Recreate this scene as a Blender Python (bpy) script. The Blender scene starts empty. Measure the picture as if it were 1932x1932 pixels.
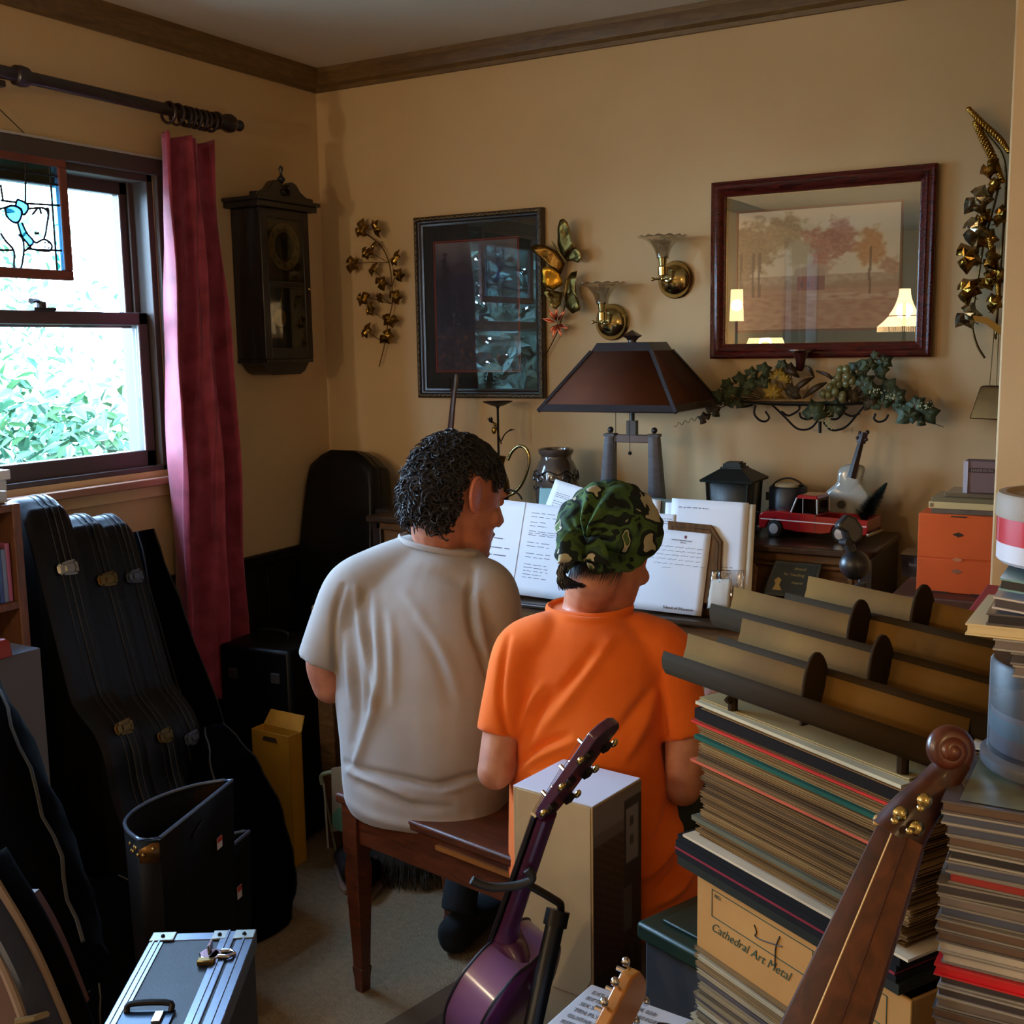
import bpy, bmesh, math, random
import numpy as np
from mathutils import Vector, Matrix, noise, Euler
random.seed(7)
rnd = random.Random(7)
S = bpy.context.scene
COL = S.collection
PI = math.pi

# ---------------------------------------------------------------- camera
YAW, PITCH, ROLL, FOC = -0.5211708, -0.14363217, -0.01623277, 2144.88
CAM = Vector((2.588, -3.203, 1.5))
_f = Vector((math.sin(YAW)*math.cos(PITCH), math.cos(YAW)*math.cos(PITCH), math.sin(PITCH)))
_r0 = Vector((math.cos(YAW), -math.sin(YAW), 0)); _u0 = _r0.cross(_f)
_r = math.cos(ROLL)*_r0 + math.sin(ROLL)*_u0
_u = -math.sin(ROLL)*_r0 + math.cos(ROLL)*_u0
cd = bpy.data.cameras.new('camera'); cam = bpy.data.objects.new('camera', cd); COL.objects.link(cam)
cd.sensor_width = 36; cd.lens = FOC/1932*36; cd.clip_start = .03; cd.clip_end = 200
cam.matrix_world = Matrix(((_r.x, _u.x, -_f.x, CAM.x), (_r.y, _u.y, -_f.y, CAM.y), (_r.z, _u.z, -_f.z, CAM.z), (0, 0, 0, 1)))
S.camera = cam

def ray(px, py):
    return _f + _r*((px-966)/FOC) - _u*((py-966)/FOC)
def at(px, py, x=None, y=None, z=None, h=None):
    """world point seen at a photograph pixel, on a plane x=, y=, z= or at horizontal distance h"""
    d = ray(px, py)
    if x is not None: t = (x-CAM.x)/d.x
    elif y is not None: t = (y-CAM.y)/d.y
    elif z is not None: t = (z-CAM.z)/d.z
    else: t = h/math.hypot(d.x, d.y)
    return CAM + d*t

# ---------------------------------------------------------------- world, lights, exposure
S.view_settings.view_transform = 'Standard'; S.view_settings.look = 'None'
S.view_settings.exposure = 0.0; S.view_settings.gamma = 1.0; S.view_settings.use_curve_mapping = False
w = bpy.data.worlds.new('overcast sky'); S.world = w; w.use_nodes = True
wn = w.node_tree.nodes; wl = w.node_tree.links
bg = wn['Background']
tc = wn.new('ShaderNodeTexCoord'); sx = wn.new('ShaderNodeSeparateXYZ'); cr = wn.new('ShaderNodeValToRGB')
wl.new(tc.outputs['Generated'], sx.inputs[0]); wl.new(sx.outputs['Z'], cr.inputs[0]); wl.new(cr.outputs[0], bg.inputs[0])
cr.color_ramp.elements[0].position = 0.0; cr.color_ramp.elements[0].color = (.52, .72, 1, 1)
cr.color_ramp.elements[1].position = 0.9; cr.color_ramp.elements[1].color = (.40, .62, 1, 1)
SKY = 52.0
bg.inputs[1].default_value = SKY
def area(name, loc, rot, sx_, sy_, power, color, portal=False):
    l = bpy.data.lights.new(name, 'AREA'); l.shape = 'RECTANGLE'; l.size = sx_; l.size_y = sy_; l.energy = power; l.color = color
    o = bpy.data.objects.new(name, l); COL.objects.link(o); o.location = loc; o.rotation_euler = rot
    if portal: l.cycles.is_portal = True
    return o
area('window_portal', (-.17, -1.41, 1.6), (0, -PI/2, 0), .88, 1.26, 1, (1, 1, 1), True)
area('window_portal', (-.17, -2.62, 1.53), (0, -PI/2, 0), 1.0, .85, 1, (1, 1, 1), True)
area('window_portal', (-.17, -6.1, 1.5), (0, -PI/2, 0), 1.7, 1.1, 1, (1, 1, 1), True)
S.cycles.max_bounces = 8; S.cycles.diffuse_bounces = 4; S.cycles.glossy_bounces = 3; S.cycles.transmission_bounces = 5
S.cycles.transparent_max_bounces = 12; S.cycles.caustics_reflective = False; S.cycles.caustics_refractive = False
S.cycles.sample_clamp_indirect = 6
try:
    S.cycles.use_denoising = True
except Exception: pass

# ---------------------------------------------------------------- materials
def lin(c):
    return tuple((x/255/12.92 if x/255 <= .04045 else ((x/255+.055)/1.055)**2.4) for x in c[:3])
_M = {}
def mat(name, col, rough=.6, metal=0, noise=None, bump=None, col2=None, spec=.5, coat=0, sheen=0, emit=None, wood=None, trans=0, stretch=(1, 1, 1), sss=0):
    if name in _M: return _M[name]
    m = bpy.data.materials.new(name); m.use_nodes = True; _M[name] = m
    nt = m.node_tree; n = nt.nodes; L = nt.links; b = n['Principled BSDF']
    c = lin(col)
    b.inputs['Base Color'].default_value = (*c, 1); b.inputs['Roughness'].default_value = rough; b.inputs['Metallic'].default_value = metal
    b.inputs['Specular IOR Level'].default_value = spec; b.inputs['Coat Weight'].default_value = coat; b.inputs['Coat Roughness'].default_value = .15
    if sheen: b.inputs['Sheen Weight'].default_value = sheen
    if trans: b.inputs['Transmission Weight'].default_value = trans
    if sss: b.inputs['Subsurface Weight'].default_value = sss; b.inputs['Subsurface Radius'].default_value = (.01, .004, .002)
    if emit: b.inputs['Emission Color'].default_value = (*lin(emit[0]), 1); b.inputs['Emission Strength'].default_value = emit[1]
    co = n.new('ShaderNodeTexCoord'); mp = n.new('ShaderNodeMapping'); L.new(co.outputs['Object'], mp.inputs[0]); mp.inputs['Scale'].default_value = stretch
    if noise or wood:
        c2 = lin(col2) if col2 else tuple(x*.6 for x in c)
        r = n.new('ShaderNodeValToRGB'); r.color_ramp.elements[0].color = (*c, 1); r.color_ramp.elements[1].color = (*c2, 1)
        if wood:
            t = n.new('ShaderNodeTexNoise'); t.inputs['Scale'].default_value = wood[0]; t.inputs['Detail'].default_value = 5; t.inputs['Distortion'].default_value = 1.5
            mp.inputs['Scale'].default_value = wood[1]
        else:
            t = n.new('ShaderNodeTexNoise'); t.inputs['Scale'].default_value = noise[0]; t.inputs['Detail'].default_value = 4
            w_ = .5*(1-noise[1]); r.color_ramp.elements[0].position = max(0, w_); r.color_ramp.elements[1].position = min(1, 1-w_+.02)
        if wood: r.color_ramp.elements[0].position = .35; r.color_ramp.elements[1].position = .65
        L.new(mp.outputs[0], t.inputs['Vector']); L.new(t.outputs['Fac'], r.inputs[0]); L.new(r.outputs[0], b.inputs['Base Color'])
    if bump:
        t = n.new('ShaderNodeTexNoise'); t.inputs['Scale'].default_value = bump[0]; t.inputs['Detail'].default_value = 3
        bu = n.new('ShaderNodeBump'); bu.inputs['Strength'].default_value = bump[1]; bu.inputs['Distance'].default_value = bump[2] if len(bump) > 2 else .002
        L.new(mp.outputs[0], t.inputs['Vector']); L.new(t.outputs['Fac'], bu.inputs['Height']); L.new(bu.outputs[0], b.inputs['Normal'])
    return m
def glass_mat(name, tint=(255, 255, 255), rough=0.0, ior=1.5, density=0.0, gain=1.0):
    if name in _M: return _M[name]
    m = bpy.data.materials.new(name); m.use_nodes = True; _M[name] = m
    nt = m.node_tree; n = nt.nodes; L = nt.links; n.remove(n['Principled BSDF'])
    out = n['Material Output']; tr = n.new('ShaderNodeBsdfTransparent'); gl = n.new('ShaderNodeBsdfGlossy'); mx = n.new('ShaderNodeMixShader'); fr = n.new('ShaderNodeFresnel')
    tr.inputs[0].default_value = (*lin(tint), 1); gl.inputs['Roughness'].default_value = rough; 
    ge = n.new('ShaderNodeNewGeometry'); mi = n.new('ShaderNodeMapRange'); mi.inputs['To Min'].default_value = ior; mi.inputs['To Max'].default_value = 1/ior
    L.new(ge.outputs['Backfacing'], mi.inputs['Value']); L.new(mi.outputs[0], fr.inputs['IOR'])
    ml = n.new('ShaderNodeMath'); ml.operation = 'MULTIPLY_ADD'; ml.inputs[1].default_value = gain; ml.inputs[2].default_value = density; ml.use_clamp = True
    L.new(fr.outputs[0], ml.inputs[0]); L.new(ml.outputs[0], mx.inputs[0]); L.new(tr.outputs[0], mx.inputs[1]); L.new(gl.outputs[0], mx.inputs[2]); L.new(mx.outputs[0], out.inputs[0])
    return m

WALL = mat('cream paint', (206, 175, 130), .75, bump=(60, .12), noise=(1.5, .15), col2=(199, 167, 122))
CEIL = mat('ceiling paint', (205, 192, 172), .9, bump=(90, .2))
TRIM = mat('brown crown wood', (112, 84, 42), .5, wood=(9, (1, 1, 8)), col2=(92, 66, 32))
WINWOOD = mat('dark window wood', (70, 58, 52), .45, bump=(40, .05))
BLACKV = mat('black vinyl', (7, 8, 12), .42, bump=(260, .35, .001), spec=.25)
BLACKC = mat('black cloth', (3, 3, 5), .95, bump=(300, .3, .001), spec=.02)
BRASS = mat('aged brass', (178, 140, 62), .3, 1, bump=(30, .3, .003), noise=(25, .7), col2=(110, 78, 28))
GOLD = mat('bright brass', (188, 168, 112), .16, 1)
CHROME = mat('chrome', (200, 200, 205), .15, 1)
STEEL = mat('brushed aluminium', (118, 126, 140), .32, 1, bump=(60, .1), stretch=(1, 12, 1))
IRON = mat('black iron', (22, 19, 18), .45, .6)
DARKWOOD = mat('dark walnut', (42, 26, 20), .35, wood=(14, (1, 1, 5)), col2=(28, 17, 13))
PIANO = mat('piano walnut', (112, 78, 42), .5, wood=(10, (1, 6, 6)), col2=(84, 56, 30), spec=.3)
PIANOT = mat('piano top walnut', (64, 44, 28), .3, wood=(10, (1, 6, 6)), col2=(46, 31, 20), coat=.2)
CHERRY = mat('cherry frame wood', (92, 30, 22), .25, wood=(12, (1, 8, 8)), col2=(58, 18, 14), coat=.4)
BENCH = mat('bench cherry wood', (92, 42, 18), .42, wood=(10, (1, 6, 6)), col2=(64, 28, 12), coat=.1)
PAPER = mat('white paper', (232, 232, 236), .7)
INK = mat('ink', (70, 72, 90), .8)
BLACKINK = mat('black ink', (20, 22, 24), .7)
CLEAR = glass_mat('clear glass')
PANE = glass_mat('window glass', (250, 255, 255))

def glow(name, col, s):
    """lit translucent lamp shade: lets part of the bulb's light through"""
    if name in _M: return _M[name]
    m = bpy.data.materials.new(name); m.use_nodes = True; _M[name] = m
    nt = m.node_tree; n = nt.nodes; L = nt.links; n.remove(n['Principled BSDF'])
    tr = n.new('ShaderNodeBsdfTransparent'); em = n.new('ShaderNodeEmission'); mx = n.new('ShaderNodeMixShader'); mx.inputs[0].default_value = .6
    em.inputs[0].default_value = (*lin(col), 1); em.inputs[1].default_value = s
    L.new(tr.outputs[0], mx.inputs[1]); L.new(em.outputs[0], mx.inputs[2]); L.new(mx.outputs[0], n['Material Output'].inputs[0]); return m
# ---------------------------------------------------------------- mesh helpers
WM = {}
def wm(o):
    return WM.get(o.name, Matrix.Identity(4)) if o is not None else Matrix.Identity(4)
class MB:
    def __init__(s, M=None):
        s.v = []; s.f = []; s.M = M if M is not None else Matrix.Identity(4)
    def add(s, vs, fs):
        o = len(s.v); M = s.M
        s.v.extend([M @ Vector(v) for v in vs]); s.f.extend([tuple(i+o for i in f) for f in fs]); return s
    def box(s, c, d, R=None):
        hx, hy, hz = d[0]/2, d[1]/2, d[2]/2; c = Vector(c)
        vs = [Vector((x, y, z)) for x in (-hx, hx) for y in (-hy, hy) for z in (-hz, hz)]
        if R is not None:
            if not isinstance(R, Matrix): R = Matrix.Rotation(R, 3, 'Z')
            vs = [R @ v for v in vs]
        return s.add([v+c for v in vs], [(0, 1, 3, 2), (4, 6, 7, 5), (0, 4, 5, 1), (2, 3, 7, 6), (0, 2, 6, 4), (1, 5, 7, 3)])
    def bx(s, x0, x1, y0, y1, z0, z1):
        return s.box(((x0+x1)/2, (y0+y1)/2, (z0+z1)/2), (x1-x0, y1-y0, z1-z0))
    def loft(s, rings, caps=True, closed=True, loop=False):
        n = len(rings[0]); vs = [p for r in rings for p in r]; fs = []
        m = len(rings)
        for i in range(m if loop else m-1):
            i2 = (i+1) % m
            for j in range(n if closed else n-1):
                j2 = (j+1) % n
                fs.append((i*n+j, i*n+j2, i2*n+j2, i2*n+j))
        if caps and closed and not loop:
            fs.append(tuple(range(n-1, -1, -1))); fs.append(tuple((m-1)*n+j for j in range(n)))
        return s.add(vs, fs)
    def tube(s, path, r, n=8, caps=True, loop=False, flat=1.0, up=None):
        P = [Vector(p) for p in path]; m = len(P)
        R = r if isinstance(r, (list, tuple)) else [r]*m
        rings = []; prev = None
        for i in range(m):
            if loop: t = P[(i+1) % m]-P[i-1]
            else: t = P[min(i+1, m-1)]-P[max(i-1, 0)]
            if t.length < 1e-9: t = Vector((0, 0, 1))
            t.normalize()
            if prev is None:
                a = Vector(up) if up is not None else (Vector((0, 0, 1)) if abs(t.z) < .9 else Vector((1, 0, 0)))
                nx = t.cross(a).normalized()
            else:
                nx = (prev - t*prev.dot(t)); nx = nx.normalized() if nx.length > 1e-6 else prev
            prev = nx; ny = t.cross(nx)
            rings.append([P[i]+nx*(R[i]*math.cos(2*PI*k/n))+ny*(R[i]*flat*math.sin(2*PI*k/n)) for k in range(n)])
        return s.loft(rings, caps, True, loop)
    def cyl(s, a, b, r0, r1=None, n=16):
        return s.tube([a, b], [r0, r0 if r1 is None else r1], n)
    def lathe(s, prof, c=(0, 0, 0), n=24, R=None, caps=True):
        c = Vector(c); rings = []
        for r, z in prof:
            rg = [Vector((r*math.cos(2*PI*k/n), r*math.sin(2*PI*k/n), z)) for k in range(n)]
            if R is not None: rg = [R @ p for p in rg]
            rings.append([p+c for p in rg])
        return s.loft(rings, caps)
    def ell(s, c, r, R=None, n=16, m=10):
        if not isinstance(r, (tuple, list)): r = (r, r, r)
        c = Vector(c); rings = []
        for i in range(m+1):
            a = -PI/2+PI*i/m; a = max(-PI/2+.06, min(PI/2-.06, a))
            rg = [Vector((r[0]*math.cos(a)*math.cos(2*PI*k/n), r[1]*math.cos(a)*math.sin(2*PI*k/n), r[2]*math.sin(a))) for k in range(n)]
            if R is not None: rg = [R @ p for p in rg]
            rings.append([p+c for p in rg])
        return s.loft(rings)
    def prism(s, poly, A, X, Y, t):
        """polygon (u,v) on plane through A with axes X, Y; extruded by vector t"""
        A = Vector(A); X = Vector(X); Y = Vector(Y); t = Vector(t); n = len(poly)
        vs = [A+X*u+Y*v for u, v in poly]; vs += [v+t for v in vs]
        fs = [tuple(range(n)), tuple(range(2*n-1, n-1, -1))]+[(i, i+n, (i+1) % n+n, (i+1) % n) for i in range(n)]
        return s.add(vs, fs)
    def grid(s, fn, nu, nv, closed=False):
        vs = [Vector(fn(i/nu, j/nv)) for i in range(nu+(0 if closed else 1)) for j in range(nv+1)]
        fs = []; m = nu if closed else nu+1
        for i in range(nu):
            i2 = (i+1) % m
            for j in range(nv): fs.append((i*(nv+1)+j, i2*(nv+1)+j, i2*(nv+1)+j+1, i*(nv+1)+j+1))
        return s.add(vs, fs)
    def mesh(s, name, inv):
        me = bpy.data.meshes.new(name); me.from_pydata([tuple(inv @ v) for v in s.v], [], s.f); me.update(); return me

def finish(o, parent):
    COL.objects.link(o)
    if parent is not None: o.parent = parent
    return o
def build(mb, name, m, parent=None, bevel=0, smooth=True, ang=40, label=None, kind=None, solid=0, sub=0, fixn=True):
    if parent is None:
        xs = [v.x for v in mb.v]; ys = [v.y for v in mb.v]; zs = [v.z for v in mb.v]
        loc = Vector(((min(xs)+max(xs))/2, (min(ys)+max(ys))/2, min(zs))); W = Matrix.Translation(loc)
    else: W = wm(parent)
    me = mb.mesh(name, W.inverted())
    if fixn:
        bm = bmesh.new(); bm.from_mesh(me); bmesh.ops.recalc_face_normals(bm, faces=bm.faces); bm.to_mesh(me); bm.free()
    if smooth:
        me.polygons.foreach_set('use_smooth', [True]*len(me.polygons))
        me.set_sharp_from_angle(angle=math.radians(ang))
    o = bpy.data.objects.new(name, me); me.materials.append(m); finish(o, parent)
    if parent is None: o.location = loc
    WM[o.name] = W
    if solid: md = o.modifiers.new('s', 'SOLIDIFY'); md.thickness = solid; md.offset = 0
    if bevel: md = o.modifiers.new('b', 'BEVEL'); md.width = bevel; md.segments = 2; md.limit_method = 'ANGLE'; md.angle_limit = math.radians(35)
    if sub: md = o.modifiers.new('u', 'SUBSURF'); md.levels = sub; md.render_levels = sub
    if label: o['label'] = label
    if kind: o['kind'] = kind
    return o
def tag(o, label, cat, group=None):
    o['label'] = label; o['category'] = cat
    if group: o['group'] = group
    return o
def thing(name, label, cat, loc, rz=0, group=None, M=None):
    o = bpy.data.objects.new(name, None); COL.objects.link(o); o.empty_display_size = .05
    if M is None: M = Matrix.Translation(Vector(loc)) @ Matrix.Rotation(rz, 4, 'Z')
    o.matrix_world = M; WM[o.name] = M.copy()
    return tag(o, label, cat, group)
def struct(mb, name, m, **k):
    o = build(mb, name, m, **k); o['kind'] = 'structure'; return o
def dup(src, name=None, M=None, label=None, group=None, mat_=None):
    """copy of a thing with its parts and their sub-parts (mesh data shared)"""
    def cp(o, par):
        c = o.copy(); COL.objects.link(c); c.parent = par
        for ch in KIDS.get(o.name, ()): cp(ch, c)
        return c
    KIDS = {}
    for o in bpy.data.objects:
        if o.parent: KIDS.setdefault(o.parent.name, []).append(o)
    c = cp(src, None)
    if M is not None: c.matrix_world = M; WM[c.name] = M.copy()
    if label: c['label'] = label
    if group: c['group'] = group
    return c
def copy_one(src, loc, rot=None, label=None, m=None):
    c = src.copy(); COL.objects.link(c); c.location = loc
    if rot is not None: c.rotation_euler = rot
    if label: c['label'] = label
    if m is not None:
        c.material_slots[0].link = 'OBJECT'; c.material_slots[0].material = m
    return c
def fuse(mb, name, m, parent, voxel=.006, smooth=6, disp=None, factor=.5, label=None, sub=0):
    """union of the lofted shapes in mb as one continuous smooth surface"""
    me = mb.mesh('tmp', Matrix.Identity(4))
    bm = bmesh.new(); bm.from_mesh(me); bmesh.ops.recalc_face_normals(bm, faces=bm.faces); bm.to_mesh(me); bm.free()
    o = bpy.data.objects.new('tmp', me); COL.objects.link(o)
    r = o.modifiers.new('r', 'REMESH'); r.mode = 'VOXEL'; r.voxel_size = voxel
    if smooth: sm = o.modifiers.new('s', 'SMOOTH'); sm.iterations = smooth; sm.factor = factor
    dg = bpy.context.evaluated_depsgraph_get(); ev = o.evaluated_get(dg)
    me2 = bpy.data.meshes.new_from_object(ev, depsgraph=dg); bpy.data.objects.remove(o); bpy.data.meshes.remove(me)
    n = len(me2.vertices); co = np.empty(n*3); me2.vertices.foreach_get('co', co); co = co.reshape(n, 3)
    if disp is not None:
        no = np.empty(n*3); me2.vertices.foreach_get('normal', no); no = no.reshape(n, 3)
        co = co+no*disp(co, no)[:, None]
    W = np.array(wm(parent).inverted()); co = co @ W[:3, :3].T+W[:3, 3]
    me2.vertices.foreach_set('co', co.ravel()); me2.update(); me2.name = name
    me2.polygons.foreach_set('use_smooth', [True]*len(me2.polygons))
    me2.materials.clear(); me2.materials.append(m)
    o = bpy.data.objects.new(name, me2); finish(o, parent); WM[o.name] = wm(parent).copy()
    if label: o['label'] = label
    return o
def frame(origin, X, Y=None, Z=None):
    """matrix from axes"""
    X = Vector(X).normalized()
    if Z is None:
        Y = Vector(Y); Z = X.cross(Y).normalized(); Y = Z.cross(X)
    else:
        Z = Vector(Z); Y = Z.cross(X).normalized(); Z = X.cross(Y)
    M = Matrix.Identity(4)
    for i, a in enumerate((X, Y, Z)):
        for k in range(3): M[k][i] = a[k]
    M.translation = Vector(origin); return M
def text(body, size, M, name, m, parent, ext=.0004, align='LEFT', shear=0, sx_=1.0, label=None):
    cu = bpy.data.curves.new(name, 'FONT'); cu.body = body; cu.size = size; cu.extrude = ext; cu.align_x = align; cu.shear = shear; cu.resolution_u = 3
    o = bpy.data.objects.new('tmp', cu); COL.objects.link(o)
    dg = bpy.context.evaluated_depsgraph_get(); me = bpy.data.meshes.new_from_object(o.evaluated_get(dg)); bpy.data.objects.remove(o)
    me.name = name; me.transform(wm(parent).inverted() @ M @ Matrix.Diagonal((sx_, 1, 1, 1)))
    me.materials.clear(); me.materials.append(m)
    o = bpy.data.objects.new(name, me); finish(o, parent); WM[o.name] = wm(parent).copy()
    if label: o['label'] = label
    return o
def spline(pts, n=8):
    """Catmull-Rom through points"""
    P = [Vector(p) for p in pts]; P = [P[0]*2-P[1]]+P+[P[-1]*2-P[-2]]; out = []
    for i in range(1, len(P)-2):
        for k in range(n):
            t = k/n; a, b, c, d = P[i-1], P[i], P[i+1], P[i+2]
            out.append(.5*((2*b)+(c-a)*t+(2*a-5*b+4*c-d)*t*t+(3*b-a-3*c+d)*t**3))
    out.append(P[-2]); return out
def lerp(a, b, t): return a+(b-a)*t
V = Vector
# ================================================================ ROOM
CH = 2.44
XR, YB = 4.6, -7.2
mb = MB().bx(-.15, XR, YB, .12, -.1, 0)
struct(mb, 'floor', mat('beige carpet', (150, 128, 98), .95, bump=(160, .8, .006), noise=(60, .6), col2=(120, 100, 74)))
struct(MB().bx(-.15, XR+.1, YB-.1, .12, CH, CH+.1), 'ceiling', CEIL)
struct(MB().bx(-.15, XR+.1, 0, .12, 0, CH), 'wall_back', WALL)
WY0, WY1, WZ0, WZ1 = -2.05, -.762, 1.155, 2.02
mb = MB(); mb.bx(-.15, 0, WY1, 0, 0, CH); mb.bx(-.15, 0, WY0, WY1, 0, WZ0); mb.bx(-.15, 0, WY0, WY1, WZ1, CH)
mb.bx(-.15, 0, -2.22, WY0, 0, CH); mb.bx(-.15, 0, -3.02, -2.22, 0, 1.0); mb.bx(-.15, 0, -3.02, -2.22, 2.05, CH); mb.bx(-.15, 0, -5.6, -3.02, 0, CH); mb.bx(-.15, 0, -6.6, -5.6, 0, .7); mb.bx(-.15, 0, -6.6, -5.6, 2.3, CH); mb.bx(-.15, 0, YB, -6.6, 0, CH)
struct(mb, 'wall_left', WALL)
struct(MB().bx(XR, XR+.1, YB, .12, 0, CH), 'wall_right', WALL)
struct(MB().bx(-.15, XR+.1, YB-.1, YB, 0, CH), 'wall_front', WALL)
px0 = at(1890, 600, y=-.8).x
struct(MB().bx(px0, XR, -.8, -.69, 0, CH), 'wall_partition', WALL, bevel=.004)
# crown moulding: stepped profile swept along both walls
def crown(name, a, b, nrm):
    prof = [(0, 2.372), (.012, 2.372), (.014, 2.384), (.028, 2.392), (.032, 2.402), (.05, 2.425), (.052, 2.44), (0, 2.44)]
    a = V(a); b = V(b); n = V(nrm)
    d = (b-a).normalized()
    rings = []
    for p, s in ((a, 1), (b, 0)):
        rings.append([p+n*o+V((0, 0, z))+(d*o if s else V((0, 0, 0))) for o, z in prof])
    struct(MB().loft(rings), name, TRIM, ang=20)
crown('trim_1', (0, 0, 0), (XR, 0, 0), (0, -1, 0))
crown('trim_2', (0, 0, 0), (0, YB, 0), (1, 0, 0))
# wainscot on the left wall under the chair rail
WAIN = mat('dark wainscot', (28, 21, 17), .6, wood=(8, (6, 6, 1)), col2=(20, 15, 12), spec=.2)
wn_ = struct(MB().bx(0, .012, -1.1, -.02, 0, .80), 'trim_3', WAIN)
y = -1.08
while y < -.1:
    build(MB().bx(.012, .018, y+.004, y+.132, .1, .79), 'panel', WAIN, wn_, bevel=.002); y += .14
build(MB().bx(.0, .03, -1.1, -.02, .80, .835), 'rail', WAIN, wn_, bevel=.006)
struct(MB().bx(0, XR, -.018, 0, 0, .1), 'baseboard_back', DARKWOOD, bevel=.004)

# ---------------------------------------------------------------- window 1 (double hung, dark wood)
win = thing('window_1', 'dark wooden double-hung window', 'window', (0, -1.24, WZ0)); win['kind'] = 'structure'
del win['category']; del win['label']
def part(mb, name, m, p, **k): return build(mb, name, m, p, **k)
b = .055
mb = MB(); mb.bx(.0, .018, WY1-.0, WY1+.05, WZ0-.02, WZ1+.035); mb.bx(0, .018, WY0-.05, WY0, WZ0-.02, WZ1+.035); mb.bx(0, .022, WY0-.06, WY1+.055, WZ1-.01, WZ1+.035)
part(mb, 'casing', WINWOOD, win, bevel=.003)
mb = MB(); mb.bx(-.14, 0, WY1-.022, WY1, WZ0, WZ1); mb.bx(-.14, 0, WY0, WY0+.022, WZ0, WZ1); mb.bx(-.14, 0, WY0, WY1, WZ1-.03, WZ1); mb.bx(-.14, -.0, WY0, WY1, WZ0, WZ0+.015)
for yy in (WY1-.03, WY0+.03): mb.bx(-.066, -.058, yy-.01, yy+.01, WZ0, WZ1)
part(mb, 'jamb', WINWOOD, win, bevel=.002)
def sash(x, z0, z1, name, rb, rt, st=.035):
    mb = MB(); y0, y1 = WY0+.03, WY1-.026
    mb.bx(x-.016, x+.016, y1-st, y1, z0, z1); mb.bx(x-.016, x+.016, y0, y0+st, z0, z1)
    mb.bx(x-.016, x+.016, y0, y1, z0, z0+rb); mb.bx(x-.016, x+.016, y0, y1, z1-rt, z1)
    o = part(mb, name, WINWOOD, win, bevel=.003)
    part(MB().bx(x-.002, x+.002, y0+st, y1-st, z0+rb, z1-rt), 'pane', PANE, o, smooth=False)
    mb = MB()
    for a, c in ((y1-st-.004, y1-st), (y0+st, y0+st+.004)): mb.bx(x+.012, x+.017, a, c, z0+rb, z1-rt)
    part(mb, 'glazing_bead', mat('light bead', (150, 158, 165), .35), o)
    return o
sash(-.088, 1.575, WZ1-.02, 'sash', .035, .045)
ls = sash(-.04, WZ0+.012, 1.618, 'sash', .05, .036)
mb = MB(); c = at(82, 588, x=-.03)
mb.bx(-.055, -.02, c.y-.035, c.y+.035, 1.618, 1.626); mb.cyl((-.038, c.y, 1.62), (-.038, c.y, 1.642), .014, n=12)
mb.tube([(-.038, c.y, 1.64), (-.03, c.y-.02, 1.645), (-.02, c.y-.045, 1.642)], [.006, .006, .008], 8)
part(mb, 'sash_lock', mat('lock bronze', (60, 62, 66), .35, .8), win)
mb = MB(); mb.bx(-.0, .035, WY0-.07, WY1+.02, WZ0-.04, WZ0-.018)
part(mb, 'sill', mat('window sill wood', (168, 122, 92), .5, noise=(6, .5), col2=(150, 105, 80)), win, bevel=.003)
part(MB().bx(0, .012, WY0-.05, WY1+.01, WZ0-.075, WZ0-.04), 'apron', WALL, win, bevel=.002)
part(MB().bx(0, .014, WY0-.06, WY1+.055, WZ1+.035, WZ1+.043), 'casing_lit_edge', mat('lit edge tint', (190, 186, 190), .5), win)  # light caught by the casing's top edge, painted as a pale strip
# second window of the same wall, left of the frame (its daylight falls on the backs of the two people)
w3 = thing('window_3', 'x', 'window', (0, -2.62, 1.0)); w3['kind'] = 'structure'; del w3['category']; del w3['label']
mb = MB(); mb.bx(-.14, .018, -3.05, -3.0, .98, 2.07); mb.bx(-.14, .018, -2.24, -2.19, .98, 2.07); mb.bx(-.14, .018, -3.05, -2.19, 2.02, 2.08); mb.bx(-.14, .03, -3.07, -2.17, .96, 1.0); mb.bx(-.08, -.04, -3.0, -2.24, 1.50, 1.54)
part(mb, 'casing', WINWOOD, w3, bevel=.002)
for a_, b_ in ((-3.0, -2.24),): part(MB().bx(-.062, -.058, a_, b_, 1.0, 2.02), 'pane', PANE, w3, smooth=False)
# far window on the same wall (only seen reflected in the large picture)
w2 = thing('window_2', 'x', 'window', (0, -6.1, .7)); w2['kind'] = 'structure'; del w2['category']; del w2['label']
mb = MB()
for yy in (-6.6, -6.22, -6.0, -5.86, -5.64): mb.bx(-.1, .0, yy, yy+(.16 if yy in (-6.22, -6.0) else .07), .7, 2.3)
mb.bx(-.1, 0, -6.6, -5.6, .7, .76); mb.bx(-.1, 0, -6.6, -5.6, 2.24, 2.3)
part(mb, 'sash', WINWOOD, w2); part(MB().bx(-.06, -.056, -6.6, -5.6, .72, 2.28), 'pane', PANE, w2, smooth=False)

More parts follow.
